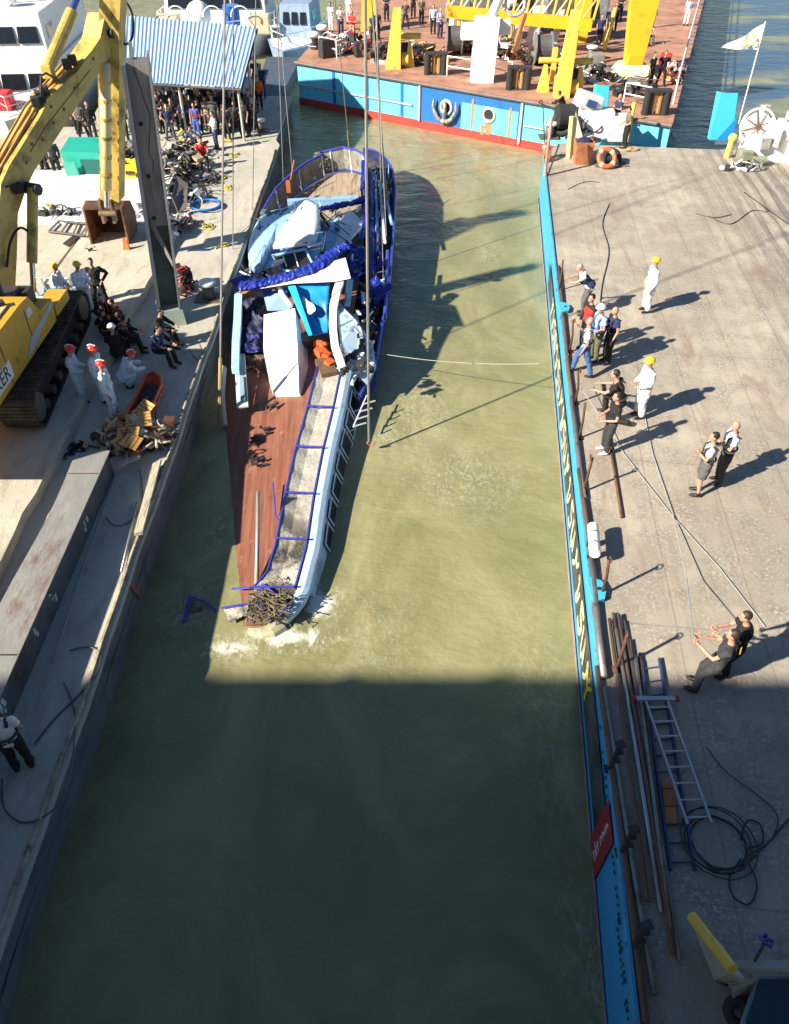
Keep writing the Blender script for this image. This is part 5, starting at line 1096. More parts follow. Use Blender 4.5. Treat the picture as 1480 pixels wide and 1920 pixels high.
# dark roller fairleads
for (px, py, lb_, m2) in ((818, 140, 'black roller fairlead near the anchor recess', black_r), (972, 168, 'black and tan roller fairlead right of the white pedestal', black_r), (1228, 215, 'dark fairlead at the right corner of the far vessel', black_r)):
    c = F(px, py); t = thing('fairlead', lb_, 'fairlead', c, 'fairleads on the far vessel edge')
    obj('roller', B().cyl(c + Vector((-.5, 0, 0)), c + Vector((-.5, 0, 1.05)), .2, 14).cyl(c + Vector((.45, 0, 0)), c + Vector((.45, 0, 1.05)), .2, 14), m2, t); obj('frame', B().box(c + Vector((0, .1, 1.08)), (1.3, .5, .1)).box(c + Vector((0, .1, .03)), (1.3, .5, .06)), steel_d, t); obj('core', B().cyl(c + Vector((-.15, .1, .05)), c + Vector((-.15, .1, 1.0)), .13, 10).cyl(c + Vector((.15, .1, .05)), c + Vector((.15, .1, 1.0)), .13, 10), M('tan_core', (.38, .22, .07), .6), t)
def railing(pts, label, h=1.0, mid=2, mat=white_p, r_=.035, grp='white guard rails', sub=None):
    t = thing('guard_rail', label, 'railing', pts[0], grp); rb2 = B()
    for k in range(mid): rb2.tube([p + Vector((0, 0, h * (k + 1) / mid)) for p in pts], r_, 6)
    obj('rail', rb2, mat, t)
    L2 = sum((b_ - a).length for a, b_ in zip(pts, pts[1:])); n = max(1, int(L2 / 1.3))
    for i in range(n + 1):
        d = L2 * i / n; 
        for a, b_ in zip(pts, pts[1:]):
            l = (b_ - a).length
            if d <= l + 1e-6: p = a.lerp(b_, d / l); break
            d -= l
        obj('post', B().cyl(p, p + Vector((0, 0, h)), r_, 6), mat, t)
    return t
railing([F(600, 103), F(632, 110)], 'short white guard rail at the left corner of the far vessel')
railing([F(838, 142), F(885, 150)], 'white guard rail left of the white pedestal')
railing([F(925, 145), F(958, 155)], 'white guard rail right of the white pedestal')
railing([F(1168, 195), F(1215, 205)], 'white guard rail behind the right barge corner', mid=2)
railing([F(1262, 195), F(1281, 120), F(1312, 5), F(1330, -60)], 'pale railing along the right side of the far vessel', r_=.045)
top('deck_winch_pile', B().ell(F(1108, 132, .3), (.9, .7, .5), 14, 8).box(F(1118, 112, .5), (.8, .8, .7), bev=.05), M('grey_cover', (.22, .22, .2), .8, var=.4), 'grey tarpaulin-covered winch left of the thick crane leg', 'winch', smooth=False)
bollard(F(1108, 112), 'white-capped bollard behind the tarpaulin-covered winch', 'white-capped bollards', 1.2)
for px, py, lb_ in ((590, 92, 'white mushroom vent at the left corner of the far vessel, nearer one'), (606, 78, 'white mushroom vent behind the nearer one at the corner')):
    c = F(px, py); t = thing('vent', lb_, 'vent', c); obj('stem', B().cyl(c, c + Vector((0, 0, .7)), .28, 12), steel_d, t); obj('cap', B().ell(c + Vector((0, 0, .8)), (.42, .42, .2), 14, 8), white_p, t, smooth=True)
for px, py, px2, py2, lb_ in ((1133, 95, 1155, 15, 'slim yellow stay bar left of the thick crane leg'), (1128, 85, 1134, 55, 'short yellow bar beside the slim yellow stay')):
    a = F(px, py); top('stay_bar', B().cyl(a, atY(px2, py2, a.y + .5), .13, 8), yl, lb_, 'bar')
# tyres and mixed gear on vessel left corner
top('gear_box', B().box(F(678, 92, .4), (.9, .6, .8), rz=.3, bev=.05), steel_d, 'dark box in front of the man in the red shirt', 'machinery')
top('gear_box', B().box(F(612, 90, .5), (.9, .6, 1.0), rz=.6, bev=.1), steel_d, 'dark box behind the short guard rail at the left corner', 'machinery')
# ================================================================== gear on the far end of the right barge
wc = dkp(1410, 305); wt_ = thing('anchor_winch', 'white anchor winch with a large spoked wheel at the far right of the right barge', 'winch', wc)
obj('frame', B().box(wc + Vector((.55, .5, .55)), (2.0, 1.3, 1.1), bev=.06).box(wc + Vector((.9, .2, 1.35)), (1.1, .9, .7), bev=.06), wt, wt_)
obj('side_plate', B().prism([wc + Vector(v) for v in ((1.5, -.6, 0), (1.62, -.6, 0), (1.62, .8, 0), (1.5, .8, 0))], [wc + Vector(v) for v in ((1.5, -.35, 2.1), (1.62, -.35, 2.1), (1.62, .3, 2.1), (1.5, .3, 2.1))]), M('cream_plate', (.78, .72, .48), .5, var=.1), wt_)
wcc = wc + Vector((-.1, .3, 1.45)); wlb = B().torus(wcc, .70, .05, (-.15, -1, .1), 28, 8).torus(wcc, .52, .035, (-.15, -1, .1), 28, 8).cyl(wcc + Vector((0, .02, 0)), wcc + Vector((0, .14, 0)), .5, 28)
obj('wheel', wlb, white_p, wt_); hbm = B().cyl(wcc - Vector((0, .2, 0)), wcc + Vector((0, .2, 0)), .13, 12)
for i in range(8): a = i * .785 + .3; hbm.cyl(wcc + Vector((0, -.05, 0)), wcc + Vector((.66 * math.cos(a), -.0, .66 * math.sin(a))), .022, 6)
obj('hub', hbm, M('hub_brown', (.16, .09, .06), .7, var=.3), wt_)
ex2 = B()
for q_ in ((-.2, 1.0, 1.2, .5, .4, .8), (.3, .9, 1.9, .35, .35, .5), (.75, -.25, 1.1, .3, .3, .7), (-.5, .6, .9, .25, .5, .4), (1.15, .0, 1.95, .4, .5, .3), (.2, -.3, .9, .5, .2, .5)): ex2.box(wc + Vector(q_[:3]), q_[3:], rz=q_[0], bev=.04)
obj('fitting', ex2, M('winch_grey', (.5, .5, .48), .5, var=.25, dirt='#6a5a48', damt=.4, dscale=4), wt_)
obj('gear_case', B().box(wc + Vector((-.45, -.1, .35)), (.6, .6, .5), bev=.08).cyl(wc + Vector((-.2, -.45, .25)), wc + Vector((.4, -.45, .25)), .18, 12), M('gear_green', (.22, .24, .18), .6, var=.5, dirt='#8a7a30', damt=.3, dscale=5), wt_)
obj('bollard_cap', B().cyl(wc + Vector((1.9, .8, 0)), wc + Vector((1.9, .8, .9)), .2, 12).cyl(wc + Vector((1.9, .8, .9)), wc + Vector((1.9, .8, 1.0)), .34, 14), M('cap_dark', (.3, .3, .28), .6, var=.4), wt_)
fy = dkp(1362, 296); top('marker_post', B().cyl(fy, fy + Vector((.05, .05, .75)), .12, 10).ell(fy + Vector((.08, .08, .85)), (.2, .16, .18), 10, 6), M('marker_yellow', (.8, .58, .12), .5, var=.15), 'short yellow and white post left of the winch', 'post')
def slab_blue(px0, px1, pyb, pyt, lbl, n='fender_board'):
    a, b_ = dkp(px0, pyb), dkp(px1, pyb); tp = atY((px0 + px1) / 2 + 22, pyt, a.y + .5); hgt = tp.z - ZR
    t = thing(n, lbl, 'board', (a + b_) / 2); wv = (b_ - a)
    lean = Vector((.0, .3, 0))
    obj('panel', B().prism([a, b_, b_ + Vector((0, .3, 0)), a + Vector((0, .3, 0))], [a + lean + Vector((wv.x * .1, 0, hgt)), b_ + lean + Vector((-wv.x * .15, 0, hgt)), b_ + lean + Vector((0, .3, hgt - .15)), a + lean + Vector((0, .3, hgt))]), M('board_cyan', (.06, .50, .74), .4, var=.08), t)
    obj('fold', B().prism([a.lerp(b_, .3) - Vector((0, .02, 0)), b_ - Vector((0, .02, 0)), b_ + Vector((.0, -.02, hgt * .5)) + lean * .4], [a.lerp(b_, .3) - Vector((0, .05, 0)), b_ - Vector((0, .05, 0)), b_ + Vector((.0, -.05, hgt * .5)) + lean * .4]), M('board_deep', (.02, .26, .68), .4, var=.1), t)
slab_blue(1330, 1372, 262, 172, 'tall bright blue board standing by the flagpole')
slab_blue(1108, 1138, 232, 158, 'smaller bright blue board standing behind the white deck crane winch')
fp = dkp(1385, 232); ft = atY(1436, 40, fp.y + .8); t = thing('flag', 'white triangular flag with a small yellow emblem on a leaning striped pole', 'flag', fp)
obj('pole', B().cyl(fp, ft, .035, 8), M('pole_pale', (.55, .52, .48), .5, var=.1), t)
f0, f1 = fp.lerp(ft, .985), fp.lerp(ft, .735); tipf = atY(1352, 91, fp.y + .6); vs = []; N = 12
for i in range(N + 1):
    u = i / N; top_ = f0.lerp(tipf, u); bot = f1.lerp(tipf, u); w_ = Vector((0, .16 * math.sin(u * 9) * (.3 + u), 0)); vs += [top_ + w_, bot + w_]
obj('cloth', B().add(vs, [(2 * i, 2 * i + 1, 2 * i + 3, 2 * i + 2) for i in range(N)]), M('flag_white', (.85, .85, .83), .7, var=.02), t, smooth=True)
ec = (f0 + f1 + tipf) / 3 + Vector((.15, -.14, 0)); em = []
for s in ((0, .3), (-.26, -.15), (.26, -.15)):
    em.append(ec + Vector((s[0], 0, s[1])))
eb = B()
for a, b_ in zip(em, em[1:] + em[:1]): eb.tube([a, a.lerp(b_, .4)], .035, 5).tube([a.lerp(b_, .6), b_], .035, 5)
obj('emblem', eb, M('emblem_yellow', (.8, .7, .15), .6), t)
# left cluster at the barge corner
wc = dkp(1120, 268); t = thing('deck_winch', 'white deck winch with a yellow davit at the far left of the right barge', 'winch', wc)
obj('housing', B().box(wc + Vector((-.1, .8, .7)), (1.7, 1.0, 1.2), rz=-.1, bev=.1).box(wc + Vector((1.0, .5, .55)), (.9, .8, 1.1), bev=.05).box(wc + Vector((-.5, .9, 1.6)), (1.2, .9, .7), rz=.2, ry=.3, bev=.12), wt, t)
obj('housing_window', B().box(wc + Vector((-.45, .35, 1.6)), (.5, .1, .3), rz=.2, ry=.3), M('win_blue', (.06, .10, .28), .3), t)
a = dkp(1066, 297); obj('davit', B().cyl(a, atY(1073, 218, a.y + .25), .12, 8), M('davit_yellow', (.78, .66, .25), .5, var=.1), t); obj('davit', B().cyl(wc + Vector((1.45, .2, 0)), wc + Vector((1.5, .3, 1.7)), .1, 8), yl, t)
obj('drum', B().cyl(wc + Vector((-1.9, .9, .9)), wc + Vector((-1.1, 1.0, .9)), .55, 18).cyl(wc + Vector((-1.2, .5, .5)), wc + Vector((-.9, .5, .5)), .6, 18), black_r, t)
obj('apron', B().plate([a, a + Vector((.9, -.05, 0)), a + Vector((.5, .35, 1.0)), a + Vector((.1, .3, 1.9))], .05), M('apron_cream', (.72, .66, .5), .6, var=.15), t)
bc_ = dkp(1090, 305); t = thing('crate', 'open orange-brown steel bin holding dark blue bags', 'bin', bc_)
def shellbox(c, w_, d_, h, fl=.08, t=.04):
    b_ = B()
    for s in (-1, 1):
        b_.prism([c + Vector((s * w_ / 2, -d_ / 2, 0)), c + Vector((s * w_ / 2, d_ / 2, 0)), c + Vector((s * (w_ / 2 - t), d_ / 2, 0)), c + Vector((s * (w_ / 2 - t), -d_ / 2, 0))], [c + Vector((s * (w_ / 2 + fl), -d_ / 2 - fl, h)), c + Vector((s * (w_ / 2 + fl), d_ / 2 + fl, h)), c + Vector((s * (w_ / 2 + fl - t), d_ / 2 + fl, h)), c + Vector((s * (w_ / 2 + fl - t), -d_ / 2 - fl, h))])
        b_.prism([c + Vector((-w_ / 2 + t, s * d_ / 2, 0)), c + Vector((w_ / 2 - t, s * d_ / 2, 0)), c + Vector((w_ / 2 - t, s * (d_ / 2 - t), 0)), c + Vector((-w_ / 2 + t, s * (d_ / 2 - t), 0))], [c + Vector((-w_ / 2 - fl + t, s * (d_ / 2 + fl), h)), c + Vector((w_ / 2 + fl - t, s * (d_ / 2 + fl), h)), c + Vector((w_ / 2 + fl - t, s * (d_ / 2 + fl - t), h)), c + Vector((-w_ / 2 - fl + t, s * (d_ / 2 + fl - t), h))])
    return b_.box(c + Vector((0, 0, .04)), (w_ - .1, d_ - .1, .05))
obj('bin_walls', shellbox(bc_, .65, .6, .95), M('bin_rust', (.42, .17, .08), .7, var=.25, dirt='#7a4028', damt=.3, dscale=3), t)
top('bag', B().ell(bc_ + Vector((0, 0, .85)), (.34, .3, .24), 10, 8).ell(bc_ + Vector((.12, -.12, .95)), (.18, .16, .14), 10, 6), M('bag_navy', (.02, .02, .09), .8, var=.5, bump=.5), 'dark blue bag stuffed in the orange-brown bin', 'bag', smooth=True)
lr = M('lifebuoy_orange', (.72, .15, .04), .5, var=.15)
def lifebuoy(c, R_, nrm, lb_):
    t = thing('lifebuoy', lb_, 'lifebuoy', c - Vector((0, 0, R_))); obj('ring', B().torus(c, R_, .1, nrm, 32, 10), lr, t, smooth=True)
    nv = Vector(nrm).to_track_quat('Z', 'Y')
    for i in range(4):
        a = R(45 + 90 * i); p = c + nv @ Vector((R_ * math.cos(a), R_ * math.sin(a), 0)); q = nv @ Vector((-math.sin(a), math.cos(a), 0)); obj('band', B().cyl(p - q * .07, p + q * .07, .108, 10), M('band_pale', (.75, .55, .42), .5), t)
lifebuoy(dkp(1138, 296, .42), .36, (.1, -.8, .6), 'orange lifebuoy leaning in front of the white deck winch')
lifebuoy(dkp(1026, 285, .35), .36, (.9, -.35, .3), 'orange lifebuoy hanging edge-on by the barge corner post')
tyre('tyre', dkp(1055, 232, .6), .42, .17, (-.3, -.8, .3), 'black tyre hung by the dark figure at the far left corner')
tyre('tyre', dkp(1146, 298, .2), .34, .15, (0, -.7, .6), 'black tyre behind the orange lifebuoy')
for px, py, lb_ in ((1030, 258, 'white-capped bollard at the far left corner of the right barge'),): bollard(dkp(px, py), lb_, 'white-capped bollards', 1.1)
p = dkp(1022, 330); top('corner_post', B().tube([p, p + Vector((0, .1, 1.2)), p + Vector((.02, .2, 2.3))], .07, 8), M('post_pinkish', (.42, .30, .25), .6, var=.3), 'slim pinkish post standing at the far left corner of the right barge', 'post')
a, b_ = dkp(1018, 240, 0), dkp(1020, 318, 0); top('edge_cable', rope([p + Vector((0, 0, .1)), a + Vector((-.1, .2, 1.0)), FE(.7, ZF + .1, .2)], .025), black_r, 'black mooring cable from the right barge corner to the far vessel', 'rope')
gr = dkp(1168, 282); top('coiled_rope', B().torus(gr + Vector((.1, .1, .04)), .3, .04, (0, 0, 1), 20, 6, jit=.02).torus(gr + Vector((.5, .12, .04)), .25, .035, (0, 0, 1), 20, 6, jit=.02), M('tan_rope', (.42, .28, .14), .8), 'tan rope coil at the feet of the man by the lifebuoy', 'rope')
top('deck_mat', B().plate([dkp(1115, 300, .03), dkp(1172, 303, .03), dkp(1180, 312, .03), dkp(1116, 313, .03)], .03, (0, 0, 1)), M('mat_brown', (.16, .13, .10), .9), 'flat brown mat on the deck below the lifebuoy', 'mat')
# ================================================================== CANOPY, GEAR AND VESSELS BEHIND THE LEFT BARGE
random.seed(5)
cn = thing('canopy', 'light blue corrugated roof on posts over the crowd', 'canopy', at(360, 170, ZL))
c00, c10, c11, c01 = at(222, 150, 3.75), at(452, 164, 3.75), at(482, 50, 4.9), at(222, 28, 4.9)
c00 = c10 + (c00 - c10) * 1.02
N = 150; vs = []; fs = []
for i in range(N + 1):
    u = i / N; h = .033 * math.sin(u * 2 * math.pi * 34)
    a = c00.lerp(c10, u) + Vector((0, 0, h)); b_ = c01.lerp(c11, u) + Vector((0, 0, h)); vs += [a, b_, a - Vector((0, 0, .02)), b_ - Vector((0, 0, .02))]
for i in range(N): k = 4 * i; fs += [(k, k + 4, k + 5, k + 1), (k + 2, k + 3, k + 7, k + 6)]
fs += [(4 * i, 4 * i + 2, 4 * i + 6, 4 * i + 4) for i in range(N)]
obj('roof_sheet', B().add(vs, fs), M('roof_corrugated', (.42, .58, .80), .4, .1, var=.08, dirt='#c4cdd8', damt=.12, dscale=.6), cn)
for u, v in ((.02, .05), (.5, .03), (.97, .03), (.97, .95), (.5, .95), (.1, .95), (.98, .5)):
    p = c00.lerp(c10, u).lerp(c01.lerp(c11, u), v); obj('post', B().cyl(Vector((p.x, p.y, ZL)), p - Vector((0, 0, .05)), .07, 8), M('canopy_post', (.45, .44, .40), .5, var=.15), cn)
bmr = B().tube([c00 - Vector((0, 0, .12)), c10 - Vector((0, 0, .12))], .06, 4).tube([c10 - Vector((0, 0, .12)), c11 - Vector((0, 0, .12))], .06, 4); obj('edge_beam', bmr, steel_d, cn)
# extra barge apron so that the canopy and crowd stand on something
struct_apron = B().slab([(-16.2, 44.02), (-7.8, 44.02), (-8.6, 49.8), (-9, 58), (-18, 58)], .2, ZL - .01)
top('pontoon', struct_apron, walk_m, 'pontoon under the far half of the blue canopy', 'pontoon')
# green skip
c = at(160, 342, ZL); gm_ = M('green_paint', (.02, .36, .28), .45, var=.1, dirt='#24584c', damt=.2)
t = thing('generator', 'green steel container with an open dark side, left of the excavator stick', 'container', c)
obj('body', B().prism([c + Vector(v) for v in ((-.6, 0, 0), (.9, -.1, 0), (.9, 1.4, 0), (-.6, 1.4, 0))], [c + Vector(v) for v in ((-.75, 0, 1.3), (.95, -.1, 1.3), (.95, 1.4, 1.5), (-.75, 1.4, 1.5))]), gm_, t)
obj('side_opening', B().prism([c + Vector(v) for v in ((.05, -.07, .1), (.85, -.13, .1), (.85, -.09, .1), (.05, -.04, .1))], [c + Vector(v) for v in ((.05, -.07, 1.0), (.85, -.13, 1.0), (.85, -.09, 1.0), (.05, -.04, 1.0))]), M('green_dark', (.004, .11, .10), .6), t)
obj('door', B().prism([c + Vector(v) for v in ((-.55, -.35, 0), (-.05, -.25, 0), (-.05, -.2, 0), (-.55, -.3, 0))], [c + Vector(v) for v in ((-.65, -.35, .95), (-.15, -.25, .95), (-.15, -.2, .95), (-.65, -.3, .95))]), M('green_light', (.10, .50, .40), .45, var=.1), t)
top('fuel_tank', B().tube([at(150, 346, ZL + .12), at(188, 342, ZL + .14)], .13, 10).ell(at(134, 345, ZL + .1), (.16, .12, .1), 10, 6), M('cream_yellow', (.66, .58, .22), .5, var=.15), 'pale yellow cylinder lying in front of the green container', 'tank')
# yellow machine
c = at(245, 352, ZL); t = thing('pump_unit', 'yellow machine with dark openings between the excavator stick and the steel column', 'machine', c)
obj('housing', B().prism([c + Vector(v) for v in ((-.9, 0, 0), (.8, 0, 0), (.7, 1.1, 0), (-.9, 1.1, 0))], [c + Vector(v) for v in ((-.8, .1, .75), (.6, .1, .8), (.4, 1.0, .95), (-.8, 1.0, .9))]), M('machine_yellow', (.82, .56, .03), .4, var=.1), t)
obj('opening', B().box(c + Vector((.1, .05, .62)), (.35, .12, .12)).box(c + Vector((.45, .05, .5)), (.2, .12, .12)).box(c + Vector((-.35, .5, .9)), (.5, .1, .1)), steel_d, t)
def junk(center, sx, sy, n, mats, label, sz=(.08, .4), hz=.5, name='scrap_pile', cat='scrap'):
    t = thing(name, label, cat, center); bs_ = [B() for _ in mats]
    for i in range(n):
        p = center + Vector((random.gauss(0, sx * .45), random.gauss(0, sy * .45), random.random() ** 1.5 * hz)); b_ = bs_[i % len(mats)]; k = random.random()
        if k < .4: b_.box(p, (random.uniform(*sz), random.uniform(*sz), random.uniform(*sz) * .6), rz=random.uniform(0, 3), rx=random.uniform(-.7, .7))
        elif k < .75: q = Vector((random.uniform(-1, 1), random.uniform(-1, 1), random.uniform(-.4, .6))) * sz[1]; b_.cyl(p, p + q, random.uniform(.012, .04), 6)
        else: b_.torus(p, random.uniform(sz[0], sz[1] * .7), random.uniform(.015, .04), (random.uniform(-1, 1), random.uniform(-1, 1), 1), 14, 5)
    for b_, m_ in zip(bs_, mats):
        if b_.v: obj('piece', b_, m_, t)
    return t
tan = M('tan_scrap', (.42, .33, .22), .7, var=.3); redp = M('red_plastic', (.45, .03, .03), .5); orp = M('orange_timber', (.42, .14, .045), .7, var=.35)
junk(at(250, 300, ZL + .3), 1.1, .8, 90, [steel_d, tan, rust, galv, orp], 'heap of hoses and brown scrap above the yellow machine', hz=.8)
junk(at(330, 330, ZL + .1), 1.0, 2.2, 190, [steel_d, steel_d, galv, tan, black_r], 'long dark heap of gear right of the steel column', hz=.9)
junk(at(368, 372, ZL), .6, .8, 60, [galv, steel_d, white_p], 'grey pump parts beside the blue hose ring', hz=.4)
junk(at(335, 430, ZL), .55, .7, 70, [white_p, steel_d, galv, redp], 'white and red gear heap at the foot of the steel column', hz=.5)
junk(at(258, 415, ZL), .5, .8, 50, [galv, steel_d, white_p], 'grey crates and fittings between bucket and column', hz=.5)
junk(at(120, 405, ZS), .9, .25, 46, [steel_d, galv, black_r], 'dark netting heap on the white sheet', hz=.3)
junk(at(85, 395, ZS), .5, .5, 30, [galv, tan, M('lime', (.45, .5, .08), .6)], 'pale tangled line with a lime strap on the white sheet', hz=.15, sz=(.05, .25))
junk(at(170, 480, ZL), .3, .7, 40, [steel_d, tan, black_r], 'dark shackles beside the slab step, left of the standing man in black', hz=.25)
junk(at(350, 545, ZL), .2, .5, 36, [redp, black_r, steel_d], 'red and black dive gear behind the foot of the steel column', hz=.8)
junk(at(298, 395, ZL), .5, 1.0, 70, [steel_d, black_r, galv, tan], 'dark dive bottles and boxes left of the blue hose ring', hz=.6)
junk(at(285, 330, ZL), .6, 1.2, 80, [steel_d, black_r, rust], 'black gear stack between yellow machine and steel column', hz=1.0)
junk(at(352, 300, ZL), .7, 1.2, 80, [steel_d, black_r, M('yellow_net', (.5, .45, .12), .8), tan], 'black bags and yellow netting behind the man seated in navy', hz=.9)
junk(at(395, 340, ZL), .4, 1.0, 40, [galv, steel_d, black_r], 'loose fittings between the heap and the yellow lines', hz=.25)
top('brown_sheet', B().plate([at(330, 330, ZL + .7), at(352, 345, ZL + .5), at(350, 390, ZL + .25), at(335, 400, ZL + .2), at(322, 370, ZL + .6)], .05), M('brown_sheet', (.15, .12, .11), .7, var=.2), 'dark brown sheet hanging over the gear heap', 'sheet')
top('hose_ring', B().torus(at(386, 384, ZL + .06), .62, .05, (0, 0, 1), 36, 8).torus(at(386, 384, ZL + .14), .60, .045, (0, 0, 1), 36, 8), M('hose_blue', (.01, .16, .55), .4, var=.15), 'ring of bright blue hose lying on the walkway', 'hose', smooth=True)
tx2 = [(420, 300), (432, 340), (408, 365), (422, 415), (430, 470), (405, 500)]
rag_m = M('yellow_rag', (.55, .46, .10), .8, var=.3)
for (px, py), l_ in zip([(428, 263), (440, 291), (418, 333), (428, 352), (392, 425), (417, 462)], ['farthest yellow rag on the walkway beyond the crowd shade', 'yellow rag near the shadow of the canopy', 'yellow coiled line beside the blue hose ring', 'yellow strap below the coiled line', 'small yellow float near the white gear heap', 'yellow line scraps nearest the white bollard']):
    c = at(px, py, ZL + .02); b_ = B()
    for k in range(5): b_.tube(smoothline([c + Vector((random.uniform(-.25, .25), random.uniform(-.35, .35), random.uniform(0, .05))) for _ in range(4)], 4), .018, 5)
    top('strap', b_, rag_m, l_, 'strap')
# white sheet deck cover and little grey rack
ws = B().slab([(-9.6, 30.2), (-9.8, 36.2), (-26, 36.2), (-26, 30.2)], ZL + .02, ZL + .38)
top('white_pontoon', ws, M('white_sheet', (.80, .80, .78), .6, var=.06), 'broad white-painted platform behind the excavator bucket', 'platform')
top('pipe_rail', B().tube([at(20, 345, ZL + .45), at(190, 358, ZL + .45)], .05, 6), galv, 'grey pipe lying along the far edge of the white platform', 'pipe')
a = at(95, 432, ZS + .1); lt = thing('rack', 'small grey ladder-like rack lying on the slab left of the bucket', 'rack', a)
P0, P1, Q0, Q1 = at(92, 434, ZS + .08), at(160, 442, ZS + .08), at(110, 415, ZS + .08), at(165, 420, ZS + .08)
obj('side_bar', B().cyl(P0, P1, .05, 6).cyl(Q0, Q1, .05, 6), steel_d, lt); rg_ = B()
for i in range(4): rg_.cyl(P0.lerp(P1, i / 3), Q0.lerp(Q1, i / 3), .04, 6)
obj('cross_bar', rg_, galv, lt)
top('dark_plank', B().plate([at(118, 457, ZS + .03), at(140, 440, ZS + .03), at(148, 446, ZS + .03), at(128, 462, ZS + .03)], .03, (0, 0, 1)), steel_d, 'short dark board on the slab below the grey rack', 'plank')
# aluminium access frame behind the yellow helmets
fr4 = thing('access_scaffold', 'silver braced frame behind the workers in yellow helmets', 'frame', at(80, 560, ZS)); b_ = B()
pts = [at(58, 520, ZS + .6), at(130, 522, ZS + .6), at(140, 560, ZS + .6), at(58, 556, ZS + .6)]
for i in range(4): b_.cyl(pts[i], pts[(i + 1) % 4], .035, 6).cyl(pts[i], Vector((pts[i].x, pts[i].y, ZS)), .03, 6)
for i in range(5): u = i / 4; b_.cyl(pts[0].lerp(pts[1], u), pts[3].lerp(pts[2], (u + .2) % 1), .025, 6)
obj('tube', b_, galv, fr4)
top('metal_sheet', B().box(at(95, 548, ZS + .3), (2.2, 1.1, .08), rz=.05), M('panel_greygreen', (.42, .46, .42), .5, var=.15), 'pale grey-green panel lying under the silver frame', 'panel')
# stretcher
sc_ = at(266, 742, ZL); t = thing('stretcher', 'orange basket stretcher with black padding beside the crouching worker', 'stretcher', sc_)
sl = [at(*p, ZL + .3) for p in [(274, 704), (288, 698), (301, 706), (303, 722), (286, 760), (265, 790), (245, 800), (233, 786), (240, 768), (262, 728)]]
orr = M('stretcher_orange', (.62, .09, .03), .45, var=.12)
obj('rim', B().tube(sl, .045, 7, closed=True).tube([p - Vector((0, 0, .16)) for p in sl], .03, 6, closed=True), orr, t, smooth=True)
cs = sum(sl, Vector()) / len(sl)
obj('shell', B().rings([[cs + (p - cs) * .8 - Vector((0, 0, .26)) for p in sl], [p - Vector((0, 0, .02)) for p in sl]], cap=False), orr, t)
obj('shell_base', B().prism([cs + (p - cs) * .8 - Vector((0, 0, .3)) for p in sl], [cs + (p - cs) * .8 - Vector((0, 0, .25)) for p in sl]), orr, t)
obj('padding', B().prism([cs + (p - cs) * .72 - Vector((0, 0, .24)) for p in sl], [cs + (p - cs) * .7 - Vector((0, 0, .1)) for p in sl]), M('padding_black', (.015, .015, .022), .7, var=.4), t)
# slatted wooden chairs and debris pile
chm = M('slat_wood', (.62, .33, .09), .55, var=.2, stretch=(4, 1, 1))
def slatseat(px, py, rz_, tilt, label, w_=.5, n=4, back=True, z=.3):
    c = at(px, py, ZL + z); t = thing('folding_chair', label, 'chair', Vector((c.x, c.y, ZL + max(0, z - .3))), 'broken slatted chairs'); m = Euler((tilt, 0, rz_)).to_matrix(); b_ = B(); l_ = B()
    for i in range(n):
        cc2 = c + m @ Vector((0, (i - (n - 1) / 2) * .11, 0)); b_.v_ = None
        bb = B().box((0, 0, 0), (w_, .09, .025), bev=.004); b_.add([cc2 + m @ v for v in bb.v], bb.f)
    obj('seat', b_, chm, t)
    for s in (-1, 1): l_.cyl(c + m @ Vector((s * w_ * .45, -.3, -.03)), c + m @ Vector((s * w_ * .45, .3, -.03)), .014, 6).cyl(c + m @ Vector((s * w_ * .45, .2, -.03)), c + m @ Vector((s * w_ * .45, -.1, -.35)), .014, 6)
    obj('leg', l_, steel_d, t); return t
slatseat(272, 765, -.7, .5, 'slatted chair seat tilted up on the black end of the stretcher', z=.5)
slatseat(260, 788, .3, .2, 'slatted orange chair lying across the near end of the stretcher', .65, 5, z=.5)
slatseat(240, 812, .1, .1, 'slatted chair flat on the scrap in front of the stretcher', .55, z=.55)
slatseat(216, 805, 1.3, 1.1, 'slatted chair standing on edge at the left end of the scrap heap', .6, 4, z=.4)
slatseat(247, 828, 1.4, .3, 'slatted chair at the near side of the scrap heap', .5, 4, z=.55)
slatseat(228, 828, .9, .6, 'slatted chair fragment touching the girder head', .45, 3, z=.5)
junk(at(262, 828, ZL + .05), .85, .6, 230, [M('scrap_pale', (.45, .42, .34), .7, var=.4), rust, orp, M('scrap_pale', 0), steel_d, tan], 'heap of broken chair frames and muddy scrap at the girder head', sz=(.05, .3), hz=.45)
top('timber_plank', B().plate([at(222, 868, ZL + .25), at(262, 852, ZL + .25), at(264, 858, ZL + .25), at(225, 875, ZL + .25)], .05, (0, 0, 1)), pl_m, 'short pale plank at the near side of the scrap heap', 'plank')
# near-edge dark fenders by the water next to the wreck
top('fender_net', B().tube([at(418, 690, .9), at(414, 740, .6), at(420, 800, .1)], .12, 7), net, 'net-wrapped pole between the wreck and the left barge', 'fender')
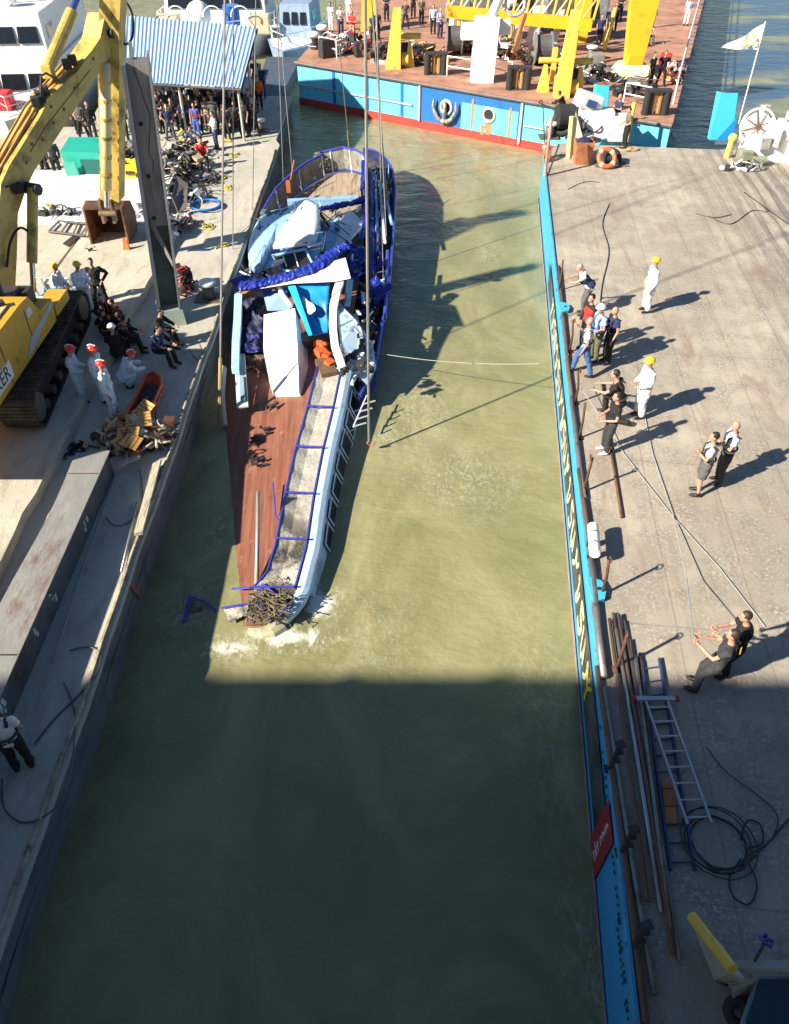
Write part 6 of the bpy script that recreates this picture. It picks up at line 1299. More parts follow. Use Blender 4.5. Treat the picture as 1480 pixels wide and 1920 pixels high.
# white patrol ship, left
def ship(name, label, p0, hdg, L2, W_, zs, cab, col=white_p, hullc=None):
    t = thing(name, label, 'ship', Vector((p0[0], p0[1], 0))); c, s = math.cos(hdg), math.sin(hdg)
    def q(x, y, z): return Vector((p0[0] + x * c - y * s, p0[1] + x * s + y * c, z))
    pl = [(-W_, 0), (-W_, -L2 * .6), (-W_ * .6, -L2 * .85), (0, -L2), (W_ * .6, -L2 * .85), (W_, -L2 * .6), (W_, 0)]
    obj('hull', B().prism([q(x * .85, y * .95, -.5) for x, y in pl], [q(x, y, zs) for x, y in pl]), hullc or col, t)
    obj('deck', B().prism([q(x * .93, y * .96, zs) for x, y in pl], [q(x * .93, y * .96, zs + .03) for x, y in pl]), M('ship_deck', (.60, .66, .66), .6, var=.1), t)
    for i, (x0, x1, y0, y1, z0, z1, win) in enumerate(cab):
        k = .12; cbn = obj('cabin', B().prism([q(x, y, z0) for x, y in ((x0, y0), (x1, y0), (x1, y1), (x0, y1))], [q(x, y, z1) for x, y in ((x0 + k, y0 + .35), (x1 - k, y0 + .35), (x1 - k, y1), (x0 + k, y1))]), col, t)
        if win:
            n = 3; wd = (x1 - x0 - .5) / n; zm = (z0 + z1) / 2 + .15; f_ = (zm - z0) / (z1 - z0) * .35
            for j in range(n):
                xa = x0 + .25 + j * wd; obj('window', B().prism([q(xa + .08, y0 + f_ - .16, zm - .35), q(xa + wd - .08, y0 + f_ - .16, zm - .35), q(xa + wd - .08, y0 + f_, zm - .35), q(xa + .08, y0 + f_, zm - .35)], [q(xa + .12, y0 + f_ + .0, zm + .4), q(xa + wd - .12, y0 + f_ + .0, zm + .4), q(xa + wd - .12, y0 + f_ + .2, zm + .4), q(xa + .12, y0 + f_ + .2, zm + .4)]), glass_d, cbn)
            for s2 in (-1, 1):
                xs_ = x0 + .04 if s2 < 0 else x1 - .04
                obj('window', B().prism([q(xs_ - .03, y0 + 1.0, zm - .3), q(xs_ + .03, y0 + 1.0, zm - .3), q(xs_ + .03, y0 + 2.2, zm - .3), q(xs_ - .03, y0 + 2.2, zm - .3)], [q(xs_ - .03 - s2 * .05, y0 + 1.0, zm + .3), q(xs_ + .03 - s2 * .05, y0 + 1.0, zm + .3), q(xs_ + .03 - s2 * .05, y0 + 2.2, zm + .3), q(xs_ - .03 - s2 * .05, y0 + 2.2, zm + .3)]), glass_d, cbn)
    rl = B(); pr = [q(x * .92, y * .94, zs + .9) for x, y in pl]; rl.tube(pr, .03, 6).tube([p - Vector((0, 0, .45)) for p in pr], .02, 6)
    for a, b_ in zip(pr, pr[1:]):
        n = max(1, int((b_ - a).length / 1.2))
        for i in range(n): p = a.lerp(b_, i / n); rl.cyl(p - Vector((0, 0, .9)), p, .025, 5)
    obj('guard_rail', rl, white_p, t); return t, q
ps_, q = ship('patrol_ship', 'white ship with dark wheelhouse windows moored behind the excavator boom', (-21.9, 60, 0), R(5), 16, 3.0, 1.5, [(-2.4, 2.4, -13.0, -1, 1.5, 3.4, True), (-2.1, 2.1, -12.4, -2, 3.4, 5.7, True)])
obj('mast', B().cyl(q(0, -9, 5.6), q(0, -9, 8.5), .12, 8).cyl(q(-1.2, -9, 7.5), q(1.2, -9, 7.5), .05, 6).ell(q(0, -10, 6.1), (.5, .5, .35), 12, 8), white_p, ps_)
obj('red_locker', B().box(q(-.6, -13.8, 2.0), (1.2, .8, .9), bev=.1), M('locker_red', (.7, .03, .04), .4, var=.1), ps_)
obj('blue_stripe', B().box(q(1.5, -13.8, 1.75), (.35, 2.4, .5), rz=.5), M('stripe_blue', (.02, .05, .30), .5), ps_)
gs, q = ship('grey_launch', 'pale blue-grey launch with rails behind the white ship', (-20.5, 66, 0), R(20), 9, 1.8, 1.0, [(-1.0, 1.0, -4.5, -1, 1.0, 2.6, True)], M('launch_bluegrey', (.34, .42, .56), .5, var=.2))
obj('mast', B().cyl(q(0, -2, 2.6), q(0, -2, 5.0), .06, 6), white_p, gs)
bs2, q = ship('white_vessel', 'white service vessel moored behind the blue canopy', (-13.5, 76, 0), R(0), 13, 4.8, 1.5, [(-3.8, 3.8, -7.5, -1, 1.5, 4.2, True)])
obj('radome', B().ell(q(-.8, -9.6, 2.6), (.9, .9, .9), 16, 10), white_p, bs2, smooth=True); obj('drum', B().cyl(q(1.6, -9.6, 1.5), q(1.6, -9.6, 3.2), .6, 18), M('drum_blue', (.01, .10, .50), .4), bs2, smooth=False)
obj('deck_box', B().box(q(-3.0, -9.8, 2.1), (1.6, 1.2, 1.1), bev=.1).box(q(3.6, -9.4, 2.0), (1.5, 1.2, 1.2), bev=.1), M('box_sand', (.55, .48, .33), .6, var=.2), bs2)
hl = B(); 
for x in (-2.2, .4, 2.4): hl.torus(q(x, -10.4, 2.6), .7, .05, (0, 1, .2), 16, 5, 0, 180)
obj('rail_hoop', hl, white_p, bs2)
b3, q = ship('small_launch', 'blue-grey launch at the right of the white service vessel', (-6.8, 72, 0), R(-6), 10, 2.0, 1.1, [(-1.2, 1.2, -5.5, -1, 1.1, 3.2, True)], M('launch_slate', (.25, .33, .48), .5, var=.25))
top('dark_pontoon', B().slab([(-8.3, 47), (-7.0, 47), (-6.6, 62), (-9, 62)], -.2, .8), M('pontoon_slate', (.06, .08, .12), .7, var=.3), 'dark narrow pontoon right of the canopy posts', 'pontoon')

# ================================================================== PEOPLE
DEPS = lambda: bpy.context.evaluated_depsgraph_get()
FOLD = bpy.data.textures.new('cloth_folds', 'CLOUDS'); FOLD.noise_scale = .085; FOLD.noise_depth = 1; FOLD.noise_type = 'SOFT_NOISE'
def remesh(b, vox, smooth_it=3, folds=0):
    me = bpy.data.meshes.new('tmp'); me.from_pydata(b.v, [], b.f); bm = bmesh.new(); bm.from_mesh(me); bmesh.ops.recalc_face_normals(bm, faces=bm.faces); bm.to_mesh(me); bm.free()
    o = bpy.data.objects.new('tmp', me); C.objects.link(o); m = o.modifiers.new('r', 'REMESH'); m.mode = 'VOXEL'; m.voxel_size = vox; m.use_smooth_shade = True
    s = o.modifiers.new('s', 'SMOOTH'); s.iterations = smooth_it; s.factor = .5
    if folds:
        dm = o.modifiers.new('d', 'DISPLACE'); dm.texture = FOLD; dm.strength = folds; dm.mid_level = .5; dm.texture_coords = 'LOCAL'
    bpy.context.view_layer.update(); out = bpy.data.meshes.new_from_object(o.evaluated_get(DEPS())); bpy.data.objects.remove(o); bpy.data.meshes.remove(me)
    for p in out.polygons: p.use_smooth = True
    return out
V = Vector
def torso(b, P, Cc, N_, wp, wc, dp, dc):
    # elliptical torso from pelvis P to chest C to neck N
    ax = (Cc - P).normalized(); side = V((1, 0, 0)); fwd = side.cross(ax).normalized() * -1
    rs_ = []
    for c, w_, d in ((P - ax * .13, wp * .75, dp * .8), (P - ax * .05, wp, dp), (P.lerp(Cc, .45), wp * .86, dp * .86), (P.lerp(Cc, .8), wc * .98, dc), (Cc, wc, dc), (Cc + ax * .10, wc * .86, dc * .8), (Cc + ax * .155, wc * .45, dc * .5)):
        rs_.append([c + side * w_ * math.cos(a) + fwd * d * math.sin(a) for a in [2 * math.pi * j / 16 for j in range(16)]])
    b.rings(rs_)
def J(**k):
    d = dict(P=V((0, 0, .94)), Cc=V((0, .0, 1.27)), N=V((0, .005, 1.47)), Hd=V((0, .03, 1.63)))
    arms = k.pop('arms', 'side'); legs = k.pop('legs', 'stand'); d.update(k)
    P, Cc = d['P'], d['Cc']; sh = Cc + V((0, 0, .115))
    A = {}
    for s in (-1, 1):
        S0 = sh + V((s * .185, 0, 0))
        if arms == 'side': e, h = S0 + V((s * .07, -.02, -.28)), S0 + V((s * .06, .08, -.53))
        elif arms == 'front': e, h = S0 + V((s * .07, .02, -.28)), S0 + V((-s * .05, .25, -.36))
        elif arms == 'fold': e, h = S0 + V((s * .06, .08, -.26)), S0 + V((-s * .2, .24, -.22))
        elif arms == 'reach': e, h = S0 + V((s * .06, .2, -.18)), S0 + V((s * .0, .44, -.22))
        elif arms == 'pull': e, h = S0 + V((s * .05, .16, -.24)), S0 + V((-s * .08, .42, -.2))
        elif arms == 'hips': e, h = S0 + V((s * .2, -.12, -.22)), S0 + V((s * .02, .06, -.40))
        elif arms == 'knees': e, h = S0 + V((s * .08, .18, -.22)), S0 + V((-s * .02, .42, -.26))
        elif arms == 'back': e, h = S0 + V((s * .1, -.1, -.27)), S0 + V((-s * .1, -.16, -.47))
        elif arms == 'one': e, h = (S0 + V((s * .07, -.02, -.28)), S0 + V((s * .06, .08, -.53))) if s < 0 else (S0 + V((s * .08, .12, -.22)), S0 + V((s * .0, .3, -.02)))
        A[s] = (S0, e, h)
    G = {}
    for s in (-1, 1):
        H0 = P + V((s * .095, 0, -.04))
        if legs == 'stand': k_, a, f = V((s * .11, .03, .49)), V((s * .12, -.01, .09)), .2
        elif legs == 'wide': k_, a, f = V((s * .17, .04, .49)), V((s * .23, .0, .09)), .2
        elif legs == 'stride': k_, a, f = (V((s * .11, .16 * s + .03, .49)), V((s * .12, .26 * s, .09)), .2)
        elif legs == 'sit': k_, a, f = P + V((s * .16, .40, .28)), P + V((s * .15, .62, -.08)), .2
        elif legs == 'crouch': k_, a, f = P + V((s * .17, .36, .02 + .05 * s)), V((s * .15, P.y + .08, .09)), .2
        elif legs == 'kneel': k_, a, f = (V((s * .14, P.y + .38, .5)), V((s * .14, P.y + .34, .09)), .2) if s > 0 else (V((s * .13, P.y + .1, .07)), V((s * .13, P.y - .33, .1)), .12)
        G[s] = (H0, k_, a)
    d['A'] = A; d['G'] = G; return d
POSES = dict(
    stand=J(), hands=J(arms='front', Hd=V((0, .06, 1.62))), fold=J(arms='fold'), hips=J(arms='hips', legs='wide'), stride=J(legs='stride', arms='one'),
    back=J(arms='back', legs='wide'),
    lean=J(P=V((0, -.08, .93)), Cc=V((0, .14, 1.22)), N=V((0, .22, 1.40)), Hd=V((0, .32, 1.53)), arms='reach'),
    bend=J(P=V((0, -.12, .92)), Cc=V((0, .2, 1.13)), N=V((0, .33, 1.27)), Hd=V((0, .45, 1.34)), arms='reach', legs='wide'),
    pull=J(P=V((0, -.12, .88)), Cc=V((0, -.14, 1.22)), N=V((0, -.12, 1.41)), Hd=V((0, -.08, 1.57)), arms='pull', legs='stand'),
    sit=J(P=V((0, 0, .15)), Cc=V((0, .12, .46)), N=V((0, .18, .65)), Hd=V((0, .25, .79)), arms='knees', legs='sit'),
    seat=J(P=V((0, 0, .5)), Cc=V((0, .10, .82)), N=V((0, .16, 1.01)), Hd=V((0, .22, 1.16)), arms='knees', legs='sit'),
    crouch=J(P=V((0, -.1, .36)), Cc=V((0, .12, .64)), N=V((0, .22, .81)), Hd=V((0, .31, .94)), arms='reach', legs='crouch'),
    kneel=J(P=V((0, -.05, .52)), Cc=V((0, .08, .84)), N=V((0, .14, 1.03)), Hd=V((0, .2, 1.17)), arms='reach', legs='kneel'))
for s in (-1, 1):
    H0, k_, a = POSES['seat']['G'][s]; POSES['seat']['G'][s] = (H0, V((s * .14, .44, .52)), V((s * .14, .5, .09)))
CACHE = {}
def hand(b, h, d):
    d = d.normalized(); up = V((0, 0, 1)); sd_ = d.cross(up); sd_ = sd_.normalized() if sd_.length > .1 else V((1, 0, 0))
    for i, (o, l) in enumerate(((-.03, .065), (-.01, .08), (.012, .075), (.032, .058))):
        p = h + d * .075 + sd_ * o; b.tube([p, p + d * l * .55 - up * .008, p + d * l * .8 - up * .03], .0095, 5)
    b.tube([h + d * .02 + sd_ * .035, h + d * .05 + sd_ * .065 - up * .01, h + d * .085 + sd_ * .06 - up * .02], .011, 5)
def parts_for(pose):
    if pose in CACHE: return CACHE[pose]
    d = POSES[pose]; A, G = d['A'], d['G']; o = {}
    N_, Hd = d['N'], d['Hd']
    b = B(); torso(b, d['P'], d['Cc'], N_, .155, .17, .105, .115)
    b.tube([d['Cc'] + V((0, 0, .1)), N_, Hd - V((0, .01, .07))], .055, 10, [.07, .055, .055])
    b.ell(Hd, (.076, .094, .115), 14, 10).ell(Hd + V((0, .03, -.055)), (.055, .062, .06), 10, 8).ell(Hd + V((0, .1, -.012)), (.014, .022, .022), 8, 6)
    for s in (-1, 1): b.ell(Hd + V((s * .079, -.005, -.01)), (.012, .02, .032), 6, 6)
    for s in (-1, 1):
        S0, e, h = A[s]; b.tube([S0 + V((-s * .05, 0, 0)), S0, S0.lerp(e, .5), e, e.lerp(h, .4), h], .04, 10, [.045, .056, .047, .04, .037, .026])
        dd = (h - e).normalized(); b.tube([h - dd * .01, h + dd * .04, h + dd * .08], .03, 8, [.026, .038, .034], flat=.7)
        H0, k_, a = G[s]; b.tube([H0, H0.lerp(k_, .4), k_, k_.lerp(a, .35), a], .07, 10, [.088, .08, .056, .056, .037])
    me = remesh(b, .018); bb = B()
    for s in (-1, 1): S0, e, h = A[s]; hand(bb, h, h - e)
    bm = bmesh.new(); bm.from_mesh(me); m2 = bpy.data.meshes.new('h'); m2.from_pydata(bb.v, [], bb.f); bm.from_mesh(m2); bm.to_mesh(me); bm.free()
    for p in me.polygons: p.use_smooth = True
    o['body'] = me
    def top_mesh(k, sl, hem, loose=0.):
        b = B(); torso(b, d['P'] + V((0, 0, 0)), d['Cc'], N_, .175 + loose, .198 + loose, .128 + loose, .138 + loose)
        for s in (-1, 1):
            S0, e, h = A[s]; pts = [S0 + V((-s * .06, 0, 0)), S0, S0.lerp(e, .6)]; rr = [.06, .076 + loose * .5, .066 + loose * .5]
            if sl: pts += [e, e.lerp(h, .5), h]; rr += [.06 + loose * .5, .055 + loose * .5, .042 + loose * .4]
            b.tube(pts, .06, 10, rr)
        b.tube([d['Cc'] + V((0, 0, .09)), N_ - V((0, 0, .03))], .08, 10, [.11, .072]); o[k] = remesh(b, .02, 3, .05 if k == 'suit' else .035)
    top_mesh('tee', False, 0); top_mesh('sleeve', True, 0); top_mesh('suit', True, 0, .022)
    for k, fr_, ls in (('trousers', 1., 0.), ('shorts', .42, .012), ('suit_legs', 1., .02)):
        b = B()
        for s in (-1, 1):
            H0, k_, a = G[s]
            pts = [H0 + V((0, 0, .03)), H0.lerp(k_, .4), k_] + ([k_.lerp(a, .4), a + V((0, 0, .02))] if fr_ == 1 else []); rr = [.115 + ls, .1 + ls, .078 + ls, .076 + ls, .068 + ls]
            if fr_ < 1: pts = [H0 + V((0, 0, .03)), H0.lerp(k_, .4), H0.lerp(k_, .85)]; rr = [.115 + ls, .105 + ls, .095 + ls]
            b.tube(pts, .1, 10, rr[:len(pts)])
        P = d['P']; b.ell(P + V((0, 0, 0)), (.172 + ls, .128 + ls, .125), 14, 8); o[k] = remesh(b, .02, 3, .05 if k == 'suit_legs' else .035)
    b = B()
    for s in (-1, 1):
        H0, k_, a = G[s]; f = V((0, 1, 0)); 
        if pose in ('sit',): f = V((0, .9, .25))
        b.tube([a + V((0, -.06, -.03)), a + V((0, .02, -.03)), a + f * .12 + V((0, 0, -.05)), a + f * .19 + V((0, 0, -.055))], .05, 10, [.042, .052, .046, .034], flat=.9); b.tube([a + V((0, 0, .05)), a - V((0, 0, .03))], .05, 8)
    o['shoes'] = remesh(b, .02)
    b = B().ell(Hd + V((0, -.018, .03)), (.084, .096, .105), 14, 10); v2 = remesh(b, .02); bm = bmesh.new(); bm.from_mesh(v2)
    bmesh.ops.delete(bm, geom=[v for v in bm.verts if v.co.y > Hd.y + .045 and v.co.z < Hd.z + .075 or v.co.z < Hd.z - .055], context='VERTS'); bm.to_mesh(v2); bm.free(); o['hair'] = v2
    b = B().ell(Hd + V((0, -.005, .045)), (.118, .135, .118), 18, 12); me = bpy.data.meshes.new('hm'); me.from_pydata(b.v, [], b.f); bm = bmesh.new(); bm.from_mesh(me)
    bmesh.ops.delete(bm, geom=[v for v in bm.verts if v.co.z < Hd.z + .035], context='VERTS')
    for v in bm.verts:
        if v.co.z < Hd.z + .06: v.co.y += .02; v.co.x *= 1.08; v.co.y = Hd.y + (v.co.y - Hd.y) * 1.1
    bm.to_mesh(me); bm.free()
    for p in me.polygons: p.use_smooth = True
    o['helmet'] = me
    b = B().tube([Hd + V((0, -.11, .13)), Hd + V((0, -.02, .168)), Hd + V((0, .1, .13))], .02, 6); me = bpy.data.meshes.new('st'); me.from_pydata(b.v, [], b.f); o['helmet_stripe'] = me
    b = B(); torso(b, d['P'] + V((0, 0, .1)), d['Cc'] + V((0, 0, -.03)), N_, .19, .215, .15, .165); o['vest'] = remesh(b, .03)
    b = B()
    for s in (-1, 1): b.ell(Hd + V((s * .03, .085, .012)), (.012, .01, .008), 6, 5)
    me = bpy.data.meshes.new('ey'); me.from_pydata(b.v, [], b.f); o['eyes'] = me
    b = B(); cf = d['Cc']; b.rings([[cf + V((x * s_, .155 if pose not in ('bend',) else .1, z)) for x, z in ((-.11, .08), (.11, .08), (.12, -.18), (-.12, -.18))] for s_ in (1, .9)]); o['bib'] = None
    b = B()
    for s in (-1, 1): b.tube([cf + V((s * .12, -.13, .1)), cf + V((s * .12, .0, .17)), cf + V((s * .11, .14, .08)), d['P'].lerp(cf, .3) + V((s * .11, .15, 0))], .03, 6, flat=.5)
    b.tube([d['P'].lerp(cf, .35) + V((.19 * math.cos(a), .155 * math.sin(a), 0)) for a in [2 * math.pi * i / 14 for i in range(14)]], .025, 5, closed=True)
    me = bpy.data.meshes.new('hn'); me.from_pydata(b.v, [], b.f)
    o['harness'] = me; CACHE[pose] = o; return o
def cl(name, rgb, rough=.85, var=.12): return M('cloth_' + name, rgb, rough, var=var, scale=9, bump=.5, bscale=14)
CM = dict(white=cl('white', (.72, .72, .72)), suit=cl('suit', (.62, .68, .76)), black=cl('black', (.012, .012, .014)), navy=cl('navy', (.018, .03, .10)), red=cl('red', (.62, .03, .025)), blue=cl('blue', (.05, .14, .45)), lblue=cl('lightblue', (.36, .48, .78)),
          jeans=cl('jeans', (.045, .12, .30)), grey=cl('grey', (.42, .43, .44)), dgrey=cl('darkgrey', (.10, .10, .105)), green=cl('green', (.03, .14, .07)), orange=cl('orange', (.70, .14, .02)), tan=cl('tan', (.38, .28, .18)), olive=cl('olive', (.12, .12, .07)), charcoal=cl('charcoal', (.035, .037, .042)))
skin = M('skin', (.50, .27, .19), .5, var=.08); skin_d = M('skin_tanned', (.36, .19, .13), .5, var=.08)
hair = dict(brown=M('hair_brown', (.035, .02, .012), .6, var=.4), black=M('hair_black', (.012, .011, .01), .6, var=.4), grey=M('hair_grey', (.28, .26, .24), .7, var=.3))
hm = dict(yellow=M('helmet_yellow', (.75, .52, .02), .35, var=.05), red=M('helmet_red', (.75, .05, .04), .3, var=.05), white=M('helmet_white', (.75, .75, .75), .4, var=.05), black=black_r)
shoe = M('shoe_black', (.012, .012, .013), .5); shoe_w = M('shoe_white', (.7, .7, .7), .5)
def person(pos, face, pose, label, up='tee', upc='black', lo='trousers', loc='black', head='brown', helmet=None, vest=None, harness=None, shoes=shoe, sk=skin, group=None, lean=0, hgt=1.0, mini=False):
    P = parts_for(pose); t = thing('person', label, 'person', pos, group)
    t.rotation_euler = (R(-lean), 0, R(face)); t.rotation_mode = 'XYZ'; t.scale = (hgt,) * 3
    def pt(n, key, mat):
        me = P[key]; o = bpy.data.objects.new(n, me)
        if not me.materials: me.materials.append(None)
        C.objects.link(o); o.parent = t; o.material_slots[0].link = 'OBJECT'; o.material_slots[0].material = mat; return o
    bd = pt('body', 'body', sk)
    upn = {'tee': 'shirt', 'sleeve': 'jacket', 'suit': 'coverall_top'}[up]; pt(upn, up, CM[upc]); pt({'trousers': 'trousers', 'shorts': 'shorts', 'suit_legs': 'coverall_legs'}[lo], lo, CM[loc]); pt('shoes', 'shoes', shoes)
    if head: pt('hair', 'hair', hair[head])
    if helmet:
        h_ = pt('helmet', 'helmet', hm[helmet])
        if helmet == 'red': s_ = pt('helmet_stripe', 'helmet_stripe', hm['white']); s_.parent = h_
    if vest: pt('vest', 'vest', CM[vest])
    if harness: pt('harness', 'harness', CM[harness])
    if not mini: pt('eyes', 'eyes', black_r)
    return t
def RP(px, py): return dkp(px, py)
def LP(px, py, z=ZL): return at(px, py, z)
# --- right barge  (face: 0 looks away from the camera, 90 looks left, 180 towards the camera)
person(RP(1210, 584), 95, 'stand', 'person in white coverall and yellow helmet standing alone on the far middle of the deck', 'suit', 'white', 'suit_legs', 'white', None, 'yellow', sk=skin)
person(RP(1197, 781), 100, 'hands', 'person in white coverall and yellow helmet beside the two men in black', 'suit', 'white', 'suit_legs', 'white', None, 'yellow')
person(RP(1092, 590), 80, 'lean', 'man in white shirt and navy vest leaning out at the barge edge', 'tee', 'white', 'trousers', 'dgrey', 'grey', vest='navy')
person(RP(1094, 655), 120, 'stand', 'person in black wearing a bright red life vest', 'sleeve', 'black', 'trousers', 'black', 'black', vest='red')
person(RP(1136, 680), 105, 'stand', 'balding man in dark uniform with black trousers at the right of the cluster', 'tee', 'navy', 'trousers', 'black', None, harness='black')
person(RP(1112, 676), 110, 'hands', 'man in a light blue shirt with a blue harness in the middle of the cluster', 'tee', 'lblue', 'trousers', 'olive', None, helmet='white', harness='blue')
person(RP(1090, 702), 75, 'stride', 'man in white T-shirt and blue jeans nearest in the cluster', 'tee', 'white', 'trousers', 'jeans', 'grey', harness='navy')
person(RP(1152, 786), 60, 'kneel', 'dark-haired man in black crouching over a camera bag', 'tee', 'black', 'trousers', 'black', 'black', harness='charcoal', hgt=1.1)
person(RP(1132, 848), 95, 'hands', 'man in black with white shoes at the left of the white coverall', 'tee', 'black', 'trousers', 'charcoal', 'brown', shoes=shoe_w, lean=-3)
person(RP(1306, 926), 75, 'fold', 'man in grey T-shirt, dark vest and shorts', 'tee', 'grey', 'shorts', 'dgrey', 'black', harness='charcoal')
person(RP(1345, 905), 85, 'fold', 'bald man in white shirt and slate vest behind the man in shorts', 'tee', 'white', 'trousers', 'charcoal', None, harness='navy', vest=None)
t = person(RP(1302, 1288), 62, 'pull', 'nearer man in black with yellow back lettering hauling on the line', 'tee', 'charcoal', 'trousers', 'charcoal', 'brown', lean=-5, hgt=1.03)
t2 = person(RP(1356, 1262), 80, 'pull', 'farther man in black with yellow back lettering holding the second line', 'tee', 'black', 'trousers', 'black', 'brown', lean=5)
ylt = M('letter_yellow', (.75, .5, .03), .6)
def backtext(t, s):
    bpy.context.view_layer.update(); cu = bpy.data.curves.new('tx', 'FONT'); cu.body = s; cu.size = .075; cu.extrude = .004; cu.align_x = 'CENTER'; o = bpy.data.objects.new('tx', cu); C.objects.link(o); bpy.context.view_layer.update()
    me = bpy.data.meshes.new_from_object(o.evaluated_get(DEPS())); bpy.data.objects.remove(o)
    for v in me.vertices: v.co = V((v.co.x, -.305 - v.co.z + .0, 1.27 + v.co.y))
    me.materials.clear(); me.materials.append(ylt); o = bpy.data.objects.new('back_lettering', me); C.objects.link(o); o.parent = t
backtext(t, 'T.E.K.'); backtext(t2, 'T.E.K.')
person(RP(1170, 277), 100, 'hands', 'man in dark uniform standing with hands low by the lifebuoy', 'tee', 'olive', 'trousers', 'black', 'brown')
person(RP(1152, 250), 120, 'fold', 'man in navy shirt sitting back against the white deck winch', 'tee', 'navy', 'trousers', 'dgrey', 'grey')
person(RP(1052, 240), 60, 'lean', 'figure in black bending at the corner beside the hanging tyre', 'sleeve', 'black', 'trousers', 'black', 'brown')
person(RP(1078, 236), 120, 'hands', 'figure in pale clothes half hidden behind the white deck winch', 'tee', 'tan', 'trousers', 'grey', 'brown')
# --- left barge
wk_ = dict(up='suit', upc='suit', lo='suit_legs', loc='suit', head=None)
person(LP(158, 752), -80, 'hands', 'leftmost worker in pale blue coverall and red helmet, next to the excavator track', helmet='red', **wk_)
person(LP(200, 752), -95, 'stand', 'worker in pale blue coverall and red helmet between two others', helmet='red', **wk_)
person(LP(216, 782), -85, 'stand', 'worker in coverall and red helmet nearest the slatted chairs, one sleeve sunlit', helmet='red', **wk_)
person(LP(240, 724), -60, 'crouch', 'worker in coverall and red helmet crouching over the stretcher', helmet='red', **wk_)
person(LP(127, 592, ZS), -100, 'hands', 'left one of two workers in yellow helmets behind the track', helmet='yellow', **wk_)
person(LP(168, 588, ZS), -120, 'hands', 'right one of two workers in yellow helmets behind the track', helmet='yellow', **wk_)
person(LP(194, 578), 190, 'hips', 'man dressed all in black standing below the excavator bucket', 'sleeve', 'black', 'trousers', 'black', 'black')
dv_ = [(205, 615, 200, 'red', 'diver in black with red straps seated farthest in the shaded group'), (238, 628, 110, 'orange', 'diver in black seated at the right of the shaded group'), (212, 650, 30, 'orange', 'diver in black with orange strap seated on the left of the shaded group'), (236, 665, -70, 'orange', 'diver in black with an orange strap in the middle of the shaded group'), (248, 648, 60, None, 'plain black-suited diver tucked behind the right of the group')]
for px, py, f, hn, lb_ in dv_: person(LP(px, py), f, 'seat' if hn else 'crouch', lb_, 'sleeve', 'black', 'trousers', 'black', 'black', harness=hn, group='divers resting in the shade')
person(LP(226, 688), 10, 'seat', 'diver in black wearing a white cap beside the red-helmeted workers', 'sleeve', 'black', 'trousers', 'black', None, helmet='white', group='divers resting in the shade')
person(LP(303, 648), -100, 'seat', 'farther of two divers in black sitting right of the group', 'sleeve', 'black', 'trousers', 'black', 'black')
person(LP(300, 680), -110, 'seat', 'nearer diver in black with a bright blue shoulder', 'sleeve', 'black', 'trousers', 'black', 'black', harness='blue')
person(LP(48, 1440), 20, 'hands', 'man in white shirt and dark vest at the bottom left, seen from behind', 'tee', 'white', 'trousers', 'black', 'grey', harness='charcoal', hgt=1.0)
